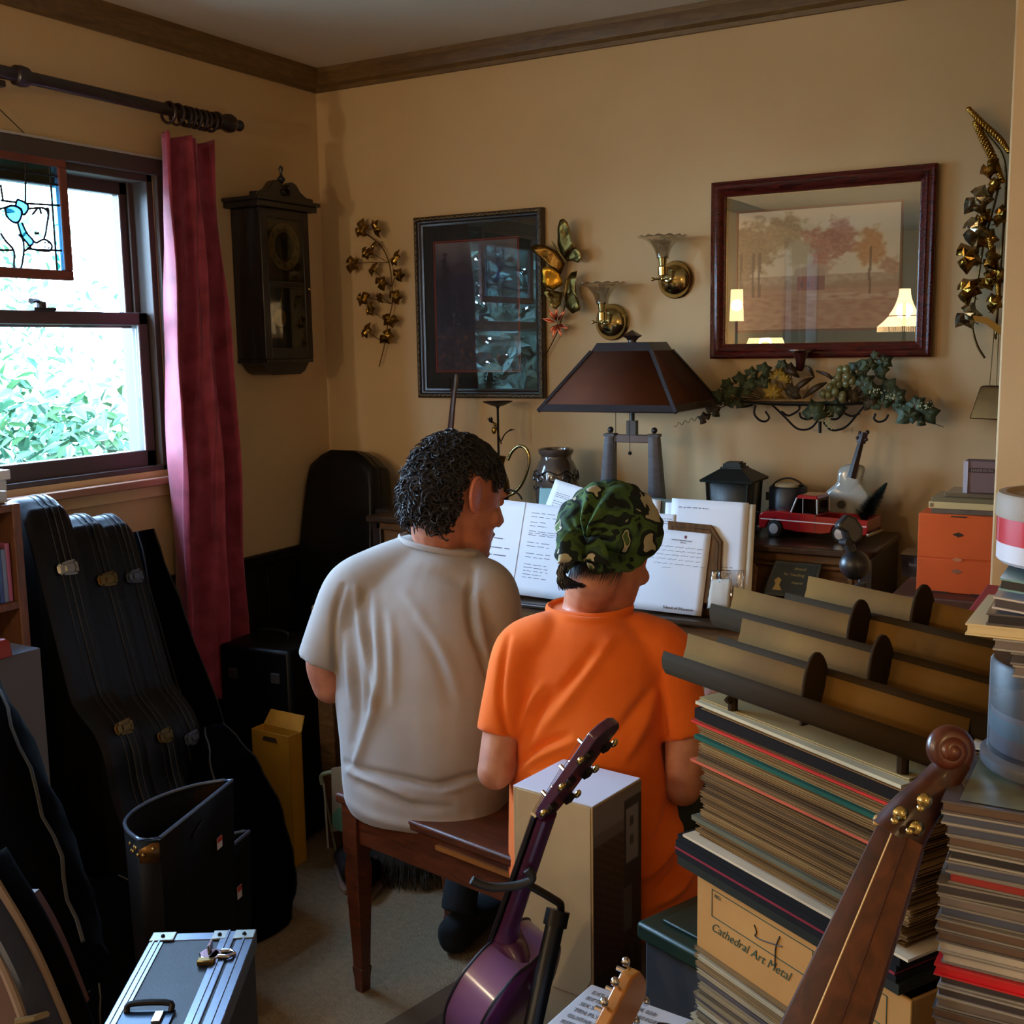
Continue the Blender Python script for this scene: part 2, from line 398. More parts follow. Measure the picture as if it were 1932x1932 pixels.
# ---------------------------------------------------------------- outside: lawn and shrubs
struct(MB().bx(-40, -.16, -40, 30, -.6, -.55), 'ground', mat('pale gravel drive', (150, 150, 146), .95, noise=(4, .6), col2=(110, 116, 96)))
LEAF = [mat('leaf a', (44, 88, 54), .6, noise=(3, .9), col2=(70, 104, 60)), mat('leaf b', (28, 68, 50), .6, noise=(3, .9), col2=(48, 92, 62)), mat('leaf c', (64, 98, 56), .6), mat('spruce', (96, 128, 118), .7, noise=(2, .9), col2=(60, 92, 90))]
def shrub(name, label, c, rad, n, li, seed, cat='shrub', big=1.0):
    r_ = random.Random(seed); t = thing(name, label, cat, (c[0], c[1], -.55))
    for li_ in range(2):
        vs = []; fs = []
        for i in range(n//2):
            while True:
                p = V((r_.uniform(-1, 1), r_.uniform(-1, 1), r_.uniform(-1, 1)))
                if .35 < p.length < 1.0: break
            p *= 1+.18*math.sin(7*p.x+3*p.z)*math.cos(5*p.y)
            q = V((c[0]+p.x*rad[0], c[1]+p.y*rad[1], c[2]+p.z*rad[2]))
            if q.z < -.5: continue
            R = Euler((r_.uniform(-1, 1), r_.uniform(-1, 1), r_.uniform(0, 6.3))).to_matrix(); L_ = r_.uniform(.035, .075)*big; w_ = L_*.5
            k = len(vs)
            vs += [q+R @ V(v) for v in ((-L_, 0, 0), (-L_*.2, w_, .01), (L_*.5, w_*.7, .008), (L_, 0, -.01), (L_*.5, -w_*.7, .008), (-L_*.2, -w_, .01))]
            fs += [(k, k+1, k+2, k+3), (k, k+3, k+4, k+5)]
        m_ = MB(); m_.v = vs; m_.f = fs
        o = build(m_, 'foliage', LEAF[(li+li_) % 3 if li < 3 else 3], t, fixn=False, smooth=False); o['kind'] = 'stuff'
    mb = MB()
    for k in range(5):
        a = k*1.3; mb.tube([(c[0]+.05*math.cos(a), c[1]+.05*math.sin(a), -.56), (c[0]+.3*rad[0]*math.cos(a), c[1]+.3*rad[1]*math.sin(a), c[2]-.2*rad[2]), (c[0]+.6*rad[0]*math.cos(a), c[1]+.6*rad[1]*math.sin(a), c[2]+.4*rad[2])], [.03, .02, .008], 6)
    build(mb, 'stem', mat('bark', (80, 66, 50), .9, bump=(20, .6)), t)
shrub('shrub', 'broad light green leafy shrub filling the lower window pane', (-2.9, .9, .35), (.8, 1.3, 1.05), 5200, 0, 1)
shrub('shrub', 'taller blue-green shrub at the right edge of the window', (-1.75, 2.0, .75), (.5, .7, 1.15), 2600, 1, 2)
shrub('tree', 'pale green tree standing beyond the shrubs outside the window', (-7.5, 3.0, 1.2), (1.6, 2.2, 1.9), 3000, 2, 3, 'tree')
shrub('evergreen_tree', 'tall bluish evergreen outside, seen only in the glass of the tall picture', (-1.45, -3.35, 1.7), (.6, .75, 1.4), 5000, 3, 9, 'tree', 1.3)
shrub('shrub', 'low dark green shrub close below the window', (-1.1, -.15, .2), (.45, .8, .72), 2600, 1, 4)
# ================================================================ CURTAIN, ROD
ROD = mat('mahogany rod', (46, 24, 24), .35, noise=(20, .5), col2=(26, 15, 17), coat=.3)
rod = thing('curtain_rod', 'thick dark mahogany curtain rod with turned finial above the window', 'curtain rod', (.1, -1.2, 2.17))
ry = lambda px, py: at(px, py, x=.1)
a = ry(465, 240); za = ry(300, 203).z; zb = a.z
part(MB().tube([(.1, -2.0, za), (.1, ry(408, 226).y, za)], .0165, 16), 'pole', ROD, rod)
fy = ry(405, 226).y
R90 = Matrix.Rotation(-PI/2, 3, 'X')
prof = [(.017, 0), (.026, .004), (.026, .012), (.017, .018), (.02, .03), (.026, .045), (.028, .06), (.024, .075), (.013, .084), (.011, .09), (.016, .098), (.017, .106), (.012, .114), (.002, .117)]
part(MB().lathe(prof, (.1, fy, za), 20, R90), 'finial', ROD, rod)
for i, px in enumerate((318, 333, 347, 357, 367, 377, 387, 397)):
    yy = ry(px, 215).y; r = .028 if i < 2 else .026
    ring = MB().tube([(.1+r*math.cos(t*PI/9), yy+.002*(i % 3), za-.008+r*math.sin(t*PI/9)) for t in range(18)], .0045, 8, loop=True)
    part(ring, 'ring', ROD, rod)
yy = ry(40, 160).y
part(MB().lathe([(.017, -.02), (.024, -.016), (.026, 0), (.024, .016), (.017, .02)], (.1, yy, za), 18, R90), 'collar', ROD, rod)
yy = ry(5, 165).y
part(MB().bx(0, .012, yy-.02, yy+.02, za-.06, za+.03).bx(0, .1, yy-.011, yy+.011, za-.034, za-.018), 'bracket', ROD, rod, bevel=.003)
CURT = mat('burgundy damask', (160, 58, 78), .6, noise=(17, .35), col2=(120, 34, 50), bump=(700, .25, .001), sheen=.35, spec=.25)
tl, tr_ = at(305, 256, x=.095), at(403, 262, x=.095); bl, br_ = at(337, 1302, x=.095), at(480, 1305, x=.095)
ztop = (tl.z+tr_.z)/2; zbot = .44
def curt(u, v):
    z = lerp(ztop, zbot, v)
    yl = lerp(tl.y, bl.y, v**1.15)+.018*math.sin(v*3.1)*0; yr = lerp(tr_.y+.01, br_.y, v**.9)
    amp = .022+.034*min(1, v*2.2)
    ph = (u+.09*math.sin(2*PI*u+.6))*2.6*2*PI+.3*math.sin(v*4+u*3)
    x = .088+amp*math.sin(ph)*(1-.35*u)+.006*math.sin(u*47+v*9)+.004*math.sin(u*23-v*21)
    if v < .1: x += (.1-v)*.12*math.sin(ph*2)*.4
    y = lerp(yl, yr, u)+.012*math.cos(ph)*(1 if .02 < u < .98 else 0)
    return (x, y, z+(.004*math.sin(ph*2) if v == 0 else 0))
cur = build(MB().grid(curt, 150, 90), 'curtain', CURT, None, solid=.003)
tag(cur, 'burgundy damask curtain hanging from the dark rod beside the window', 'curtain')
# ================================================================ STAINED GLASS PANEL
def pset(px, py): return at(px, py, x=.008)
sg = thing('stained_glass_panel', 'wood framed stained glass panel with a sleeping puppy, hung before the window', 'stained glass', (.05, -1.3, 1.7))
p_br, p_tr = pset(136, 530), pset(124, 300)
y1 = p_br.y; y0 = y1-.46; z0 = p_br.z; z1 = p_tr.z; fw = .026
FRM = mat('reddish pine frame', (128, 66, 44), .5, noise=(12, .6), col2=(92, 46, 32))
mb = MB(); mb.bx(-.002, .018, y0, y1, z0, z0+fw); mb.bx(-.002, .018, y0, y1, z1-fw, z1); mb.bx(-.002, .018, y0, y0+fw, z0+fw, z1-fw); mb.bx(-.002, .018, y1-fw, y1, z0+fw, z1-fw)
part(mb, 'frame', FRM, sg, bevel=.003)
gy0, gy1, gz0, gz1 = y0+fw, y1-fw, z0+fw, z1-fw
GT = glass_mat('teal glass', (60, 150, 140), .1); GB = glass_mat('pale blue glass', (150, 215, 240), .1); GW = glass_mat('white glass', (235, 245, 250), .15); GE = glass_mat('blue ear glass', (110, 170, 215), .1)
by1 = gy1-.022; tz1 = gz1-.045
def pane(poly, m, x=.008): part(MB().prism([(p[0], p[1]) for p in poly], (x-.0015, 0, 0), (0, 1, 0), (0, 0, 1), (.003, 0, 0)), 'glass_piece', m, sg, smooth=False)
pane([(gy0, tz1), (by1, tz1), (by1, gz1), (gy0, gz1)], GT); pane([(by1, gz0), (gy1, gz0), (gy1, gz1), (by1, gz1)], GB)
pane([(gy0, gz0), (by1, gz0), (by1, tz1), (gy0, tz1)], GW)
LEADM = mat('lead came', (30, 32, 36), .5, .5)
def q(px, py): p = pset(px, py); return (.010, p.y, p.z)
lead = []
lead.append([(.010, gy0, tz1), (.010, gy1, tz1)]); lead.append([(.010, by1, gz0), (.010, by1, gz1)])
lead.append([(.010, gy0, tz1+.022), (.010, gy1, tz1+.022)])
for pts in ([(47, 300), (47, 385)], [(0, 378), (30, 382)], [(50, 384), (115, 388)], [(0, 472), (22, 472)], [(50, 470), (115, 473)], [(0, 348), (5, 380)],
            [(-10, 400), (0, 394), (8, 392)],
            [(8, 392), (12, 408), (22, 418), (32, 420), (38, 412), (40, 400), (34, 392), (22, 388), (8, 392)],
            [(28, 390), (31, 378), (37, 378), (50, 385), (52, 395), (46, 404), (41, 404), (39, 395), (28, 388)],
            [(52, 394), (62, 393), (72, 392), (84, 394), (90, 404), (88, 420), (85, 440), (82, 450)], [(60, 405), (72, 392), (77, 404)], [(84, 396), (90, 394), (90, 415)],
            [(64, 438), (68, 441), (72, 439)], [(32, 420), (40, 445), (50, 458), (56, 464), (62, 455), (50, 440), (40, 420)],
            [(62, 455), (68, 458), (80, 452), (90, 455), (97, 464), (94, 472), (86, 474), (60, 470), (56, 465)],
            [(0, 440), (10, 455), (22, 468), (26, 480), (25, 500), (30, 508), (38, 506), (42, 490), (44, 470), (42, 452), (34, 442)], [(56, 465), (48, 472), (44, 474)],
            [(-10, 400), (-60, 396), (-110, 410), (-130, 440), (-120, 465), (-60, 472), (0, 472)]):
    lead.append(spline([q(*p) for p in pts], 5) if len(pts) > 2 else [q(*p) for p in pts])
mb = MB()
for l in lead: mb.tube(l, .003, 6)
for p in ((84, 458), (90, 458), (84, 466), (91, 468)): mb.ell(q(*p), .0025, n=6, m=4)
part(mb, 'lead_line', LEADM, sg)
def gl(pts, m): pane([(q(*p)[1], q(*p)[2]) for p in pts], m, .0115)
gl([(8, 392), (12, 408), (22, 418), (32, 420), (38, 412), (40, 400), (34, 392), (22, 388)], GE)
gl([(28, 390), (31, 378), (37, 378), (50, 385), (52, 395), (46, 404), (41, 404), (39, 395)], GE)
gl([(32, 420), (40, 445), (50, 458), (56, 464), (62, 455), (50, 440), (40, 420)], GE)
c1 = V((.008, y0+.05, z1)); hook = V((.02, (y0+y1)/2, z1+.12)); c2 = V((.008, y1-.05, z1))
part(MB().tube([c1, hook], .0015, 6).tube([c2, hook], .0015, 6), 'chain', mat('chain', (90, 80, 70), .4, .8), sg)
part(MB().tube([hook, (.0, hook.y, hook.z+.004)], .003, 6), 'hook', BRASS, sg)

# ================================================================ WALL CLOCK
CW = mat('very dark clock wood', (30, 20, 18), .4, wood=(14, (6, 6, 1)), col2=(20, 14, 14), coat=.2)
ck = thing('wall_clock', 'dark carved wooden pendulum wall clock beside the curtain', 'clock', (0, -.34, 1.45))
cy0, cy1, cz0, cz1 = -.452, -.222, 1.475, 1.945
mb = MB(); mb.bx(0, .11, cy0+.005, cy1-.005, cz0, cz1); part(mb, 'case', CW, ck, bevel=.003)
mb = MB(); X0, X1 = .11, .128
mb.bx(X0, X1, cy0, cy0+.03, cz0, cz1); mb.bx(X0, X1, cy1-.03, cy1, cz0, cz1); mb.bx(X0, X1, cy0+.03, cy1-.03, cz1-.03, cz1); mb.bx(X0, X1, cy0+.03, cy1-.03, cz0, cz0+.035); mb.bx(X0, X1, cy0+.03, cy1-.03, 1.70, 1.72)
door = part(mb, 'door', CW, ck, bevel=.003)
part(MB().bx(.124, .126, cy0+.03, cy1-.03, cz0+.035, cz1-.03), 'pane', glass_mat('clock glass', (225, 225, 215)), door, smooth=False)
part(MB().ell((.13, cy1-.012, 1.7), .005, n=8, m=6), 'knob', GOLD, door)
mb = MB(); mb.bx(0, .145, cy0-.025, cy1+.025, cz1, cz1+.018); mb.bx(0, .155, cy0-.032, cy1+.032, cz1+.018, cz1+.03)
prof = []
cyc = (cy0+cy1)/2; hw = (cy1-cy0)/2+.02
zt = cz1+.03
left = [(-hw, 0), (-hw, .014), (-hw*.75, .016), (-hw*.55, .03), (-hw*.4, .052), (-hw*.26, .058), (-hw*.14, .048), (-hw*.12, .034), (-hw*.2, .026), (-hw*.14, .012), (0, .01)]
poly = left+[(-u_, v_) for u_, v_ in left[-2::-1]]
mb.prism(poly, (.105, cyc, zt), (0, 1, 0), (0, 0, 1), (.03, 0, 0))
part(mb, 'pediment', CW, ck, bevel=.002)
part(MB().lathe([(.004, 0), (.012, .008), (.013, .016), (.005, .024), (.004, .04), (.012, .05), (.013, .056), (.005, .066), (.004, .076), (.008, .084), (.007, .091), (.001, .096)], (.12, cyc, zt+.01), 14), 'finial', CW, ck)
mb = MB(); mb.bx(0, .13, cy0+.004, cy1-.004, cz0-.012, cz0)
mb.prism([(-hw+.02, 0), (-hw+.045, -.03), (-hw*.5, -.04), (hw*.5, -.04), (hw-.045, -.03), (hw-.02, 0)], (.02, cyc, cz0-.01), (0, 1, 0), (0, 0, 1), (.09, 0, 0))
mb.box((.07, cy1+.012, 1.498), (.02, .03, .008))
part(mb, 'base', CW, ck, bevel=.002)
DIAL = mat('aged dial', (158, 132, 84), .5, noise=(40, .5), col2=(120, 96, 58))
part(MB().bx(.112, .114, cy0+.034, cy1-.034, 1.73, cz1-.034), 'dial_plate', mat('dial plate brass', (96, 76, 42), .4, .6, noise=(50, .8), col2=(50, 40, 26)), ck)
dc = V((.116, cyc+.004, 1.83))
def ring_flat(c, r0, r1, th, n=40):
    mb = MB(); A = []
    for k in range(n):
        a = 2*PI*k/n; A.append([c+V((x, r*math.cos(a), r*math.sin(a))) for x, r in ((0, r0), (0, r1), (th, r1), (th, r0))])
    return mb.loft(A, caps=False, loop=True)
dl = part(ring_flat(dc, .046, .074, .002), 'chapter_ring', DIAL, ck)
part(ring_flat(dc, .001, .044, .001), 'dial_centre', mat('dial centre', (70, 55, 34), .45, .4, noise=(60, .8), col2=(40, 32, 22)), ck)
for k, num in enumerate(('XII', 'I', 'II', 'III', 'IIII', 'V', 'VI', 'VII', 'VIII', 'IX', 'X', 'XI')):
    a = PI/2-k*PI/6
    M = frame(dc+V((.0025, .060*math.cos(a), .060*math.sin(a)))+V((0, -math.cos(a), -math.sin(a)))*.006, (0, math.sin(a), -math.cos(a)), Y=(0, math.cos(a), math.sin(a)))
    text(num, .017, M, 'numeral', BLACKINK, dl, .0002, 'CENTER', sx_=.8)
mb = MB().tube([dc+V((.004, 0, 0)), dc+V((.004, .02, .028))], [.003, .001], 6).tube([dc+V((.005, 0, 0)), dc+V((.005, -.03, .036))], [.0025, .0008], 6)
part(mb, 'clock_hands', BLACKINK, ck)
mb = MB(); mb.lathe([(.001, 0), (.028, .002), (.03, .004), (.028, .006), (.001, .008)], (.112, cyc-.030, 1.605), 20, Matrix.Rotation(PI/2, 3, 'Y')); mb.tube([(.114, cyc-.026, 1.63), (.114, cyc-.008, 1.71)], .002, 6)
part(mb, 'pendulum', BRASS, ck)

# ================================================================ LEAF SHAPES
def ivy(lobes=5, deep=.56):
    P = []
    n = lobes*2
    ang0 = -PI/2+.35
    for i in range(n+1):
        a = ang0+i*(2*PI-.7)/n
        r = 1.0 if i % 2 == 0 and i not in (0, n) else deep+.12
        if i in (0, n): r = .55
        P.append((r*math.cos(a), r*math.sin(a)))
    return P
IVY5 = ivy()
MAPLE = ivy(7, .42)
def leaf_mb(mb, c, size, X, Y, shape=IVY5, cup=.25, cut=(0, -.25)):
    """fan mesh leaf; tips bend by cup; centre ridge"""
    c = V(c); X = V(X).normalized(); Y = V(Y).normalized(); N = X.cross(Y)
    o = c+X*cut[0]*size+Y*cut[1]*size*.4
    vs = [o+N*size*.02]; m_ = len(shape)
    inner = []; outer = []
    for u_, v_ in shape:
        r = math.hypot(u_, v_)
        inner.append(c+X*u_*size*.5+Y*v_*size*.5+N*size*(.14 if r > .8 else .02)*1)
        outer.append(c+X*u_*size+Y*v_*size-N*size*cup*r*r)
    vs += inner+outer; fs = []
    for i in range(m_-1):
        fs.append((0, 1+i, 2+i)); fs.append((1+i, 1+m_+i, 2+m_+i, 2+i))
    return mb.add(vs, fs)
def basis(n, spin):
    n = V(n).normalized(); X = n.cross(V((0, 0, 1))); X = X.normalized() if X.length > .01 else V((1, 0, 0)); Y = n.cross(X)
    return X*math.cos(spin)+Y*math.sin(spin), -X*math.sin(spin)+Y*math.cos(spin)
def wallpt(px, py, d=.04): return at(px, py, y=-d)
# ---- brass ivy spray left of the tall picture
iv = thing('brass_ivy_spray', 'small brass ivy spray hanging left of the tall picture', 'wall decoration', wallpt(715, 690, 0))
stem = [(689, 440), (718, 463), (734, 496), (740, 541), (740, 574), (732, 609), (726, 649), (715, 692)]
STM = mat('brass stem', (96, 70, 34), .4, .9)
part(MB().tube(spline([wallpt(*p, .02) for p in stem], 5), .002, 6), 'stem', STM, iv)
r_ = random.Random(3)
for i, (px, py, s) in enumerate([(678, 430, 26), (706, 432, 26), (704, 461, 15), (690, 474, 22), (661, 498, 24), (743, 486, 24), (701, 506, 22), (717, 534, 22), (750, 519, 20), (714, 560, 20), (682, 560, 25), (695, 583, 20), (744, 560, 22), (736, 601, 24), (727, 633, 24), (688, 622, 24)]):
    p = wallpt(px, py, .035+.02*r_.random()); X, Y = basis((r_.uniform(-.6, .5), -1, r_.uniform(-.3, .5)), r_.uniform(-.8, 2.4))
    l = part(leaf_mb(MB(), p, s*.00155*.86, X, Y, cup=.3), 'leaf', BRASS, iv, ang=15, fixn=False, solid=.0008)
    q_ = min(stem, key=lambda t: abs(t[1]-py-14)); part(MB().tube([p, lerp(p, wallpt(*q_, .02), .5)+V((0, -.006, .004)), wallpt(*q_, .02)], .0011, 5), 'twig', STM, iv)

# ================================================================ FRAMED PICTURES
def paint_grid(name, A, X, Z, w_, h_, fn, nx, nz, parent, rough=.6):
    """flat print: colours as a colour attribute on a fine grid"""
    mb = MB(); mb.grid(lambda u, v: V(A)+V(X)*w_*u+V(Z)*h_*v, nx, nz)
    o = build(mb, name, None or BLANK, parent, smooth=False, fixn=False)
    me = o.data; ca = me.color_attributes.new('Col', 'FLOAT_COLOR', 'POINT')
    cols = []
    for i in range(nx+1):
        for j in range(nz+1):
            c = lin(fn(i/nx, j/nz)); cols += [c[0], c[1], c[2], 1]
    ca.data.foreach_set('color', cols)
    me.materials.clear()
    key = 'print %g' % rough
    if key not in _M:
        m = bpy.data.materials.new(key); m.use_nodes = True; _M[key] = m; n = m.node_tree.nodes; b_ = n['Principled BSDF']
        at_ = n.new('ShaderNodeVertexColor'); at_.layer_name = 'Col'; m.node_tree.links.new(at_.outputs[0], b_.inputs[0]); b_.inputs['Roughness'].default_value = rough
    me.materials.append(_M[key]); return o
BLANK = mat('blank', (128, 128, 128))
def mixc(a, b, t): t = max(0, min(1, t)); return tuple(a[k]*(1-t)+b[k]*t for k in range(3))
def nz(x, y, s=1.0): return noise.noise(V((x*s, y*s, 3.1)))
def moulding(mb, x0, x1, z0, z1, prof, yb=0):
    """picture frame: prof = list of (inset, proud)"""
    rings = []
    for sx_, sz in ((0, 0), (1, 0), (1, 1), (0, 1)):
        rg = []
        for ins, pr in prof:
            rg.append(V((x0+ins if sx_ == 0 else x1-ins, yb-pr, z0+ins if sz == 0 else z1-ins)))
        rings.append(rg)
    mb.loft(rings, caps=False, loop=True); return mb
# wide picture
a0, a1 = at(1342, 513, y=-.02), at(1766, 487, y=-.02)
X0, X1 = a0.x, at(1763, 480, y=-.02).x; Z0, Z1 = at(1550, 675, y=-.02).z, at(1550, 327, y=-.02).z
wp = thing('framed_landscape', 'wide cherry framed autumn landscape print with grey-green mat', 'picture', ((X0+X1)/2, 0, Z0))
mb = moulding(MB(), X0, X1, Z0, Z1, [(0, 0), (0, .026), (.006, .03), (.012, .026), (.016, .027), (.022, .031), (.028, .027), (.034, .02), (.04, .017), (.042, .012), (.042, 0)])
part(mb, 'frame', CHERRY, wp, ang=30)
part(moulding(MB(), X0+.043, X1-.043, Z0+.043, Z1-.043, [(-.001, .004), (-.001, .0122), (.0005, .0122), (.0005, .004)]), 'gold_fillet', mat('dull gold fillet', (120, 96, 52), .5, .5), wp)
part(MB().bx(X0+.04, X1-.04, -.008, -.004, Z0+.04, Z1-.04), 'mat_board', mat('grey green mat', (92, 96, 78), .85), wp)
ix0, ix1 = at(1393, 480, y=-.01).x, at(1698, 460, y=-.01).x; iz0, iz1 = at(1545, 620, y=-.01).z, at(1545, 392, y=-.01).z
mb = moulding(MB(), ix0-.006, ix1+.006, iz0-.006, iz1+.006, [(0, .0085), (0, .0095), (.004, .0095), (.004, .0085)]); part(mb, 'mat_bevel', mat('red brown mat line', (120, 72, 52), .8), wp)
def land(u, v):
    sky = mixc((205, 182, 140), (212, 188, 150), v); c = sky
    gnd = mixc((178, 134, 96), (165, 120, 84), nz(u, v, 14)*.8+.5)
    c = mixc(gnd, c, (v-.36-.03*nz(u, 0, 8))*22)
    if .33 < v < .45: c = mixc(c, (150, 118, 84), .6+.4*nz(u, v, 30))
    if .24 < v < .30 and u > .45: c = mixc(c, (196, 166, 132), .55)
    if v < .3: c = mixc(c, (150, 96, 66), max(0, nz(u*3, v*6, 6)+.2))
    for cx, cz, rx, rz, tc_ in ((.12, .72, .16, .24, (140, 112, 70)), (.3, .8, .16, .18, (160, 128, 82)), (.5, .66, .15, .2, (170, 104, 74)), (.64, .74, .12, .18, (164, 100, 76)), (.83, .66, .1, .17, (178, 116, 58)), (.95, .5, .08, .08, (168, 118, 80)), (.4, .62, .1, .16, (184, 160, 116)), (.02, .6, .1, .28, (136, 106, 66))):
        d = math.hypot((u-cx)/rx, (v-cz)/rz)+.45*nz(u, v, 16)+.25*nz(u, v, 40)
        c = mixc(c, mixc(tc_, (200, 170, 125), .25+.4*nz(u, v, 50)), (1.0-d)*3)
    for cx in (.1, .14, .83, .02):
        if abs(u-cx-.01*nz(0, v, 8)) < .008 and .28 < v < .66: c = mixc(c, (92, 66, 44), .7)
    if .38 < u < .5 and .32 < v < .44: c = (150, 92, 70)
    if .5 <= u < .56 and .32 < v < .44+(.53-u)*.5+.06: c = (128, 84, 66)
    if .36 < u < .58 and .44 <= v < .5+.05*(1-abs(u-.5)*8): c = mixc((176, 144, 112), c, .15)
    if .405 < u < .42 and .35 < v < .40 or .45 < u < .465 and .35 < v < .4: c = (110, 70, 56)
    return c
paint_grid('print', (ix0, -.0088, iz0), (1, 0, 0), (0, 0, 1), ix1-ix0, iz1-iz0, land, 150, 110, wp)
PGL = glass_mat('picture glass', (255, 255, 255), 0.0, 1.5, gain=1.6)
part(MB().bx(X0+.041, X1-.041, -.0135, -.0125, Z0+.041, Z1-.041), 'glass', PGL, wp, smooth=False)
# tall picture with ornate black frame
X0, X1 = at(785, 580, y=-.02).x, at(1025, 570, y=-.02).x; Z0, Z1 = at(910, 751, y=-.02).z, at(900, 401, y=-.02).z
tp = thing('framed_night_print', 'tall dark forest print in a beaded black frame, reflecting the window', 'picture', ((X0+X1)/2, 0, Z0))
BFR = mat('black gilt frame', (30, 20, 15), .35, noise=(50, .8), col2=(52, 36, 22), coat=.3)
part(moulding(MB(), X0, X1, Z0, Z1, [(0, 0), (0, .022), (.004, .026), (.012, .026), (.015, .02), (.02, .019), (.024, .014), (.03, .012), (.03, 0)]), 'frame', BFR, tp, ang=30)
BEAD = mat('gilt bead', (100, 82, 52), .35, .7)
mb = MB()
def beads(p0, p1, n):
    for k in range(n):
        c = V(p0).lerp(V(p1), (k+.5)/n); d = (V(p1)-V(p0)).normalized(); s_ = 1 if k % 2 else -1
        R = frame((0, 0, 0), (d+V((0, 0, 1)).cross(V((0, 1, 0)))*0+ (V((0, 0, 1)) if abs(d.z) < .5 else V((1, 0, 0)))*.6*s_), Y=(0, 1, 0)).to_3x3()
        mb.ell(c, (.0085, .003, .003), R, 6, 4)
beads((X0+.008, -.026, Z0+.008), (X1-.008, -.026, Z0+.008), 44); beads((X0+.008, -.026, Z1-.008), (X1-.008, -.026, Z1-.008), 44)
beads((X0+.008, -.026, Z0+.008), (X0+.008, -.026, Z1-.008), 56); beads((X1-.008, -.026, Z0+.008), (X1-.008, -.026, Z1-.008), 56)
part(mb, 'beading', BEAD, tp)
part(MB().bx(X0+.028, X1-.028, -.008, -.004, Z0+.028, Z1-.028), 'mat_board', mat('dark green mat', (30, 38, 36), .85), tp)
ix0, ix1 = at(824, 600, y=-.01).x, at(977, 590, y=-.01).x; iz0, iz1 = at(900, 698, y=-.01).z, at(900, 455, y=-.01).z
mb = moulding(MB(), ix0-.007, ix1+.007, iz0-.007, iz1+.007, [(0, .0085), (0, .0095), (.003, .0095), (.003, .0085)]); moulding(mb, ix0-.002, ix1+.002, iz0-.002, iz1+.002, [(0, .0085), (0, .0095), (.0015, .0095), (.0015, .0085)])
part(mb, 'mat_bevel', mat('brick mat line', (140, 62, 48), .8), tp)
def night(u, v):
    c = mixc((34, 38, 56), (120, 112, 112), (v-.72)*3+.3*nz(u, v, 7))
    d = math.hypot((u-.3)/.16, (v-.8)/.05)+.4*nz(u, v, 9); c = mixc(c, (58, 52, 60), (1-d)*2)
    for cx, w_, h_ in ((.12, .1, .92), (.32, .14, .62), (.6, .2, .8), (.85, .12, .7)):
        if v < h_ and abs(u-cx) < w_*(1-v/h_)+.03*nz(u, v, 30)+.02: c = mixc(c, (22, 26, 40), .85)
    if v < .35: c = mixc(c, (60, 54, 62), .5+.6*nz(u, v, 9))
    if v < .28: c = mixc(c, (110, 70, 56), max(0, nz(u*1.5, v*2, 12))*1.3)
    if .2 < u < .34 and .36 < v < .48: c = mixc(c, (96, 88, 90), max(0, nz(u, v, 24))*2)
    return c
paint_grid('print', (ix0, -.0088, iz0), (1, 0, 0), (0, 0, 1), ix1-ix0, iz1-iz0, night, 70, 110, tp)
part(MB().bx(X0+.029, X1-.029, -.0115, -.0105, Z0+.029, Z1-.029), 'glass', PGL, tp, smooth=False)

# ================================================================ METAL BUTTERFLIES
bf = thing('butterfly_sculpture', 'brass butterflies and copper flower wall sculpture between tall picture and sconces', 'wall decoration', wallpt(1030, 672, 0))
WB = mat('green brass wing', (140, 118, 66), .34, 1, bump=(60, .5, .004), noise=(18, .8), col2=(92, 78, 40))
WG = mat('gold wing', (205, 150, 48), .3, 1, bump=(60, .5, .004)); WC = mat('copper petal', (180, 92, 62), .35, 1, bump=(50, .3, .003))
def wing(pts, m, d0=.03, d1=.06, name='wing'):
    """outline in pixels; first point is the hinge (deepest), far points stand proud of the wall"""
    P = [wallpt(px, py, d0) for px, py in pts]; h0 = P[0]
    mx = max((p-h0).length for p in P); Q = []
    for (px, py), p in zip(pts, P):
        t = (p-h0).length/mx; Q.append(wallpt(px, py, d0+(d1-d0)*t**1.3))
    c = sum(Q, V((0, 0, 0)))/len(Q)+V((0, .004, 0)); n_ = len(Q)
    mid = [c.lerp(q_, .55)+V((0, .003*math.sin(i*2.4), 0)) for i, q_ in enumerate(Q)]
    mb = MB(); mb.add([c]+mid+Q, [(0, 1+i, 1+(i+1) % n_) for i in range(n_)]+[(1+i, 1+n_+i, 1+n_+(i+1) % n_, 1+(i+1) % n_) for i in range(n_)])
    part(mb, name, m, bf, fixn=False, solid=.001, ang=25)
wing([(1064, 492), (1052, 462), (1052, 430), (1056, 415), (1063, 412), (1071, 420), (1076, 436), (1078, 455), (1084, 462), (1080, 474)], WB)
wing([(1066, 494), (1078, 470), (1086, 466), (1094, 475), (1097, 486), (1091, 496), (1080, 492)], WB, d1=.05)
wing([(1066, 498), (1050, 474), (1032, 464), (1012, 461), (1001, 466), (1006, 476), (1020, 486), (1034, 500), (1046, 512), (1058, 518)], mat('brown brass wing', (112, 80, 34), .36, 1, bump=(60, .5, .004)))
wing([(1064, 536), (1056, 516), (1042, 505), (1028, 503), (1022, 508), (1024, 520), (1023, 530), (1030, 542), (1044, 548)], WG)
wing([(1062, 552), (1044, 548), (1030, 545), (1026, 552), (1036, 566), (1036, 576), (1048, 584), (1058, 575)], WB)
wing([(1064, 548), (1068, 528), (1078, 514), (1089, 511), (1086, 530), (1086, 552), (1092, 568), (1094, 585), (1080, 592), (1068, 580)], WB)
part(MB().tube([wallpt(1041, 455, .05), wallpt(1056, 478, .05), wallpt(1068, 494, .045)], [.002, .0045, .002], 8).tube([wallpt(1069, 528, .05), wallpt(1066, 550, .055), wallpt(1062, 572, .045)], [.002, .0045, .002], 8), 'body', GOLD, bf)
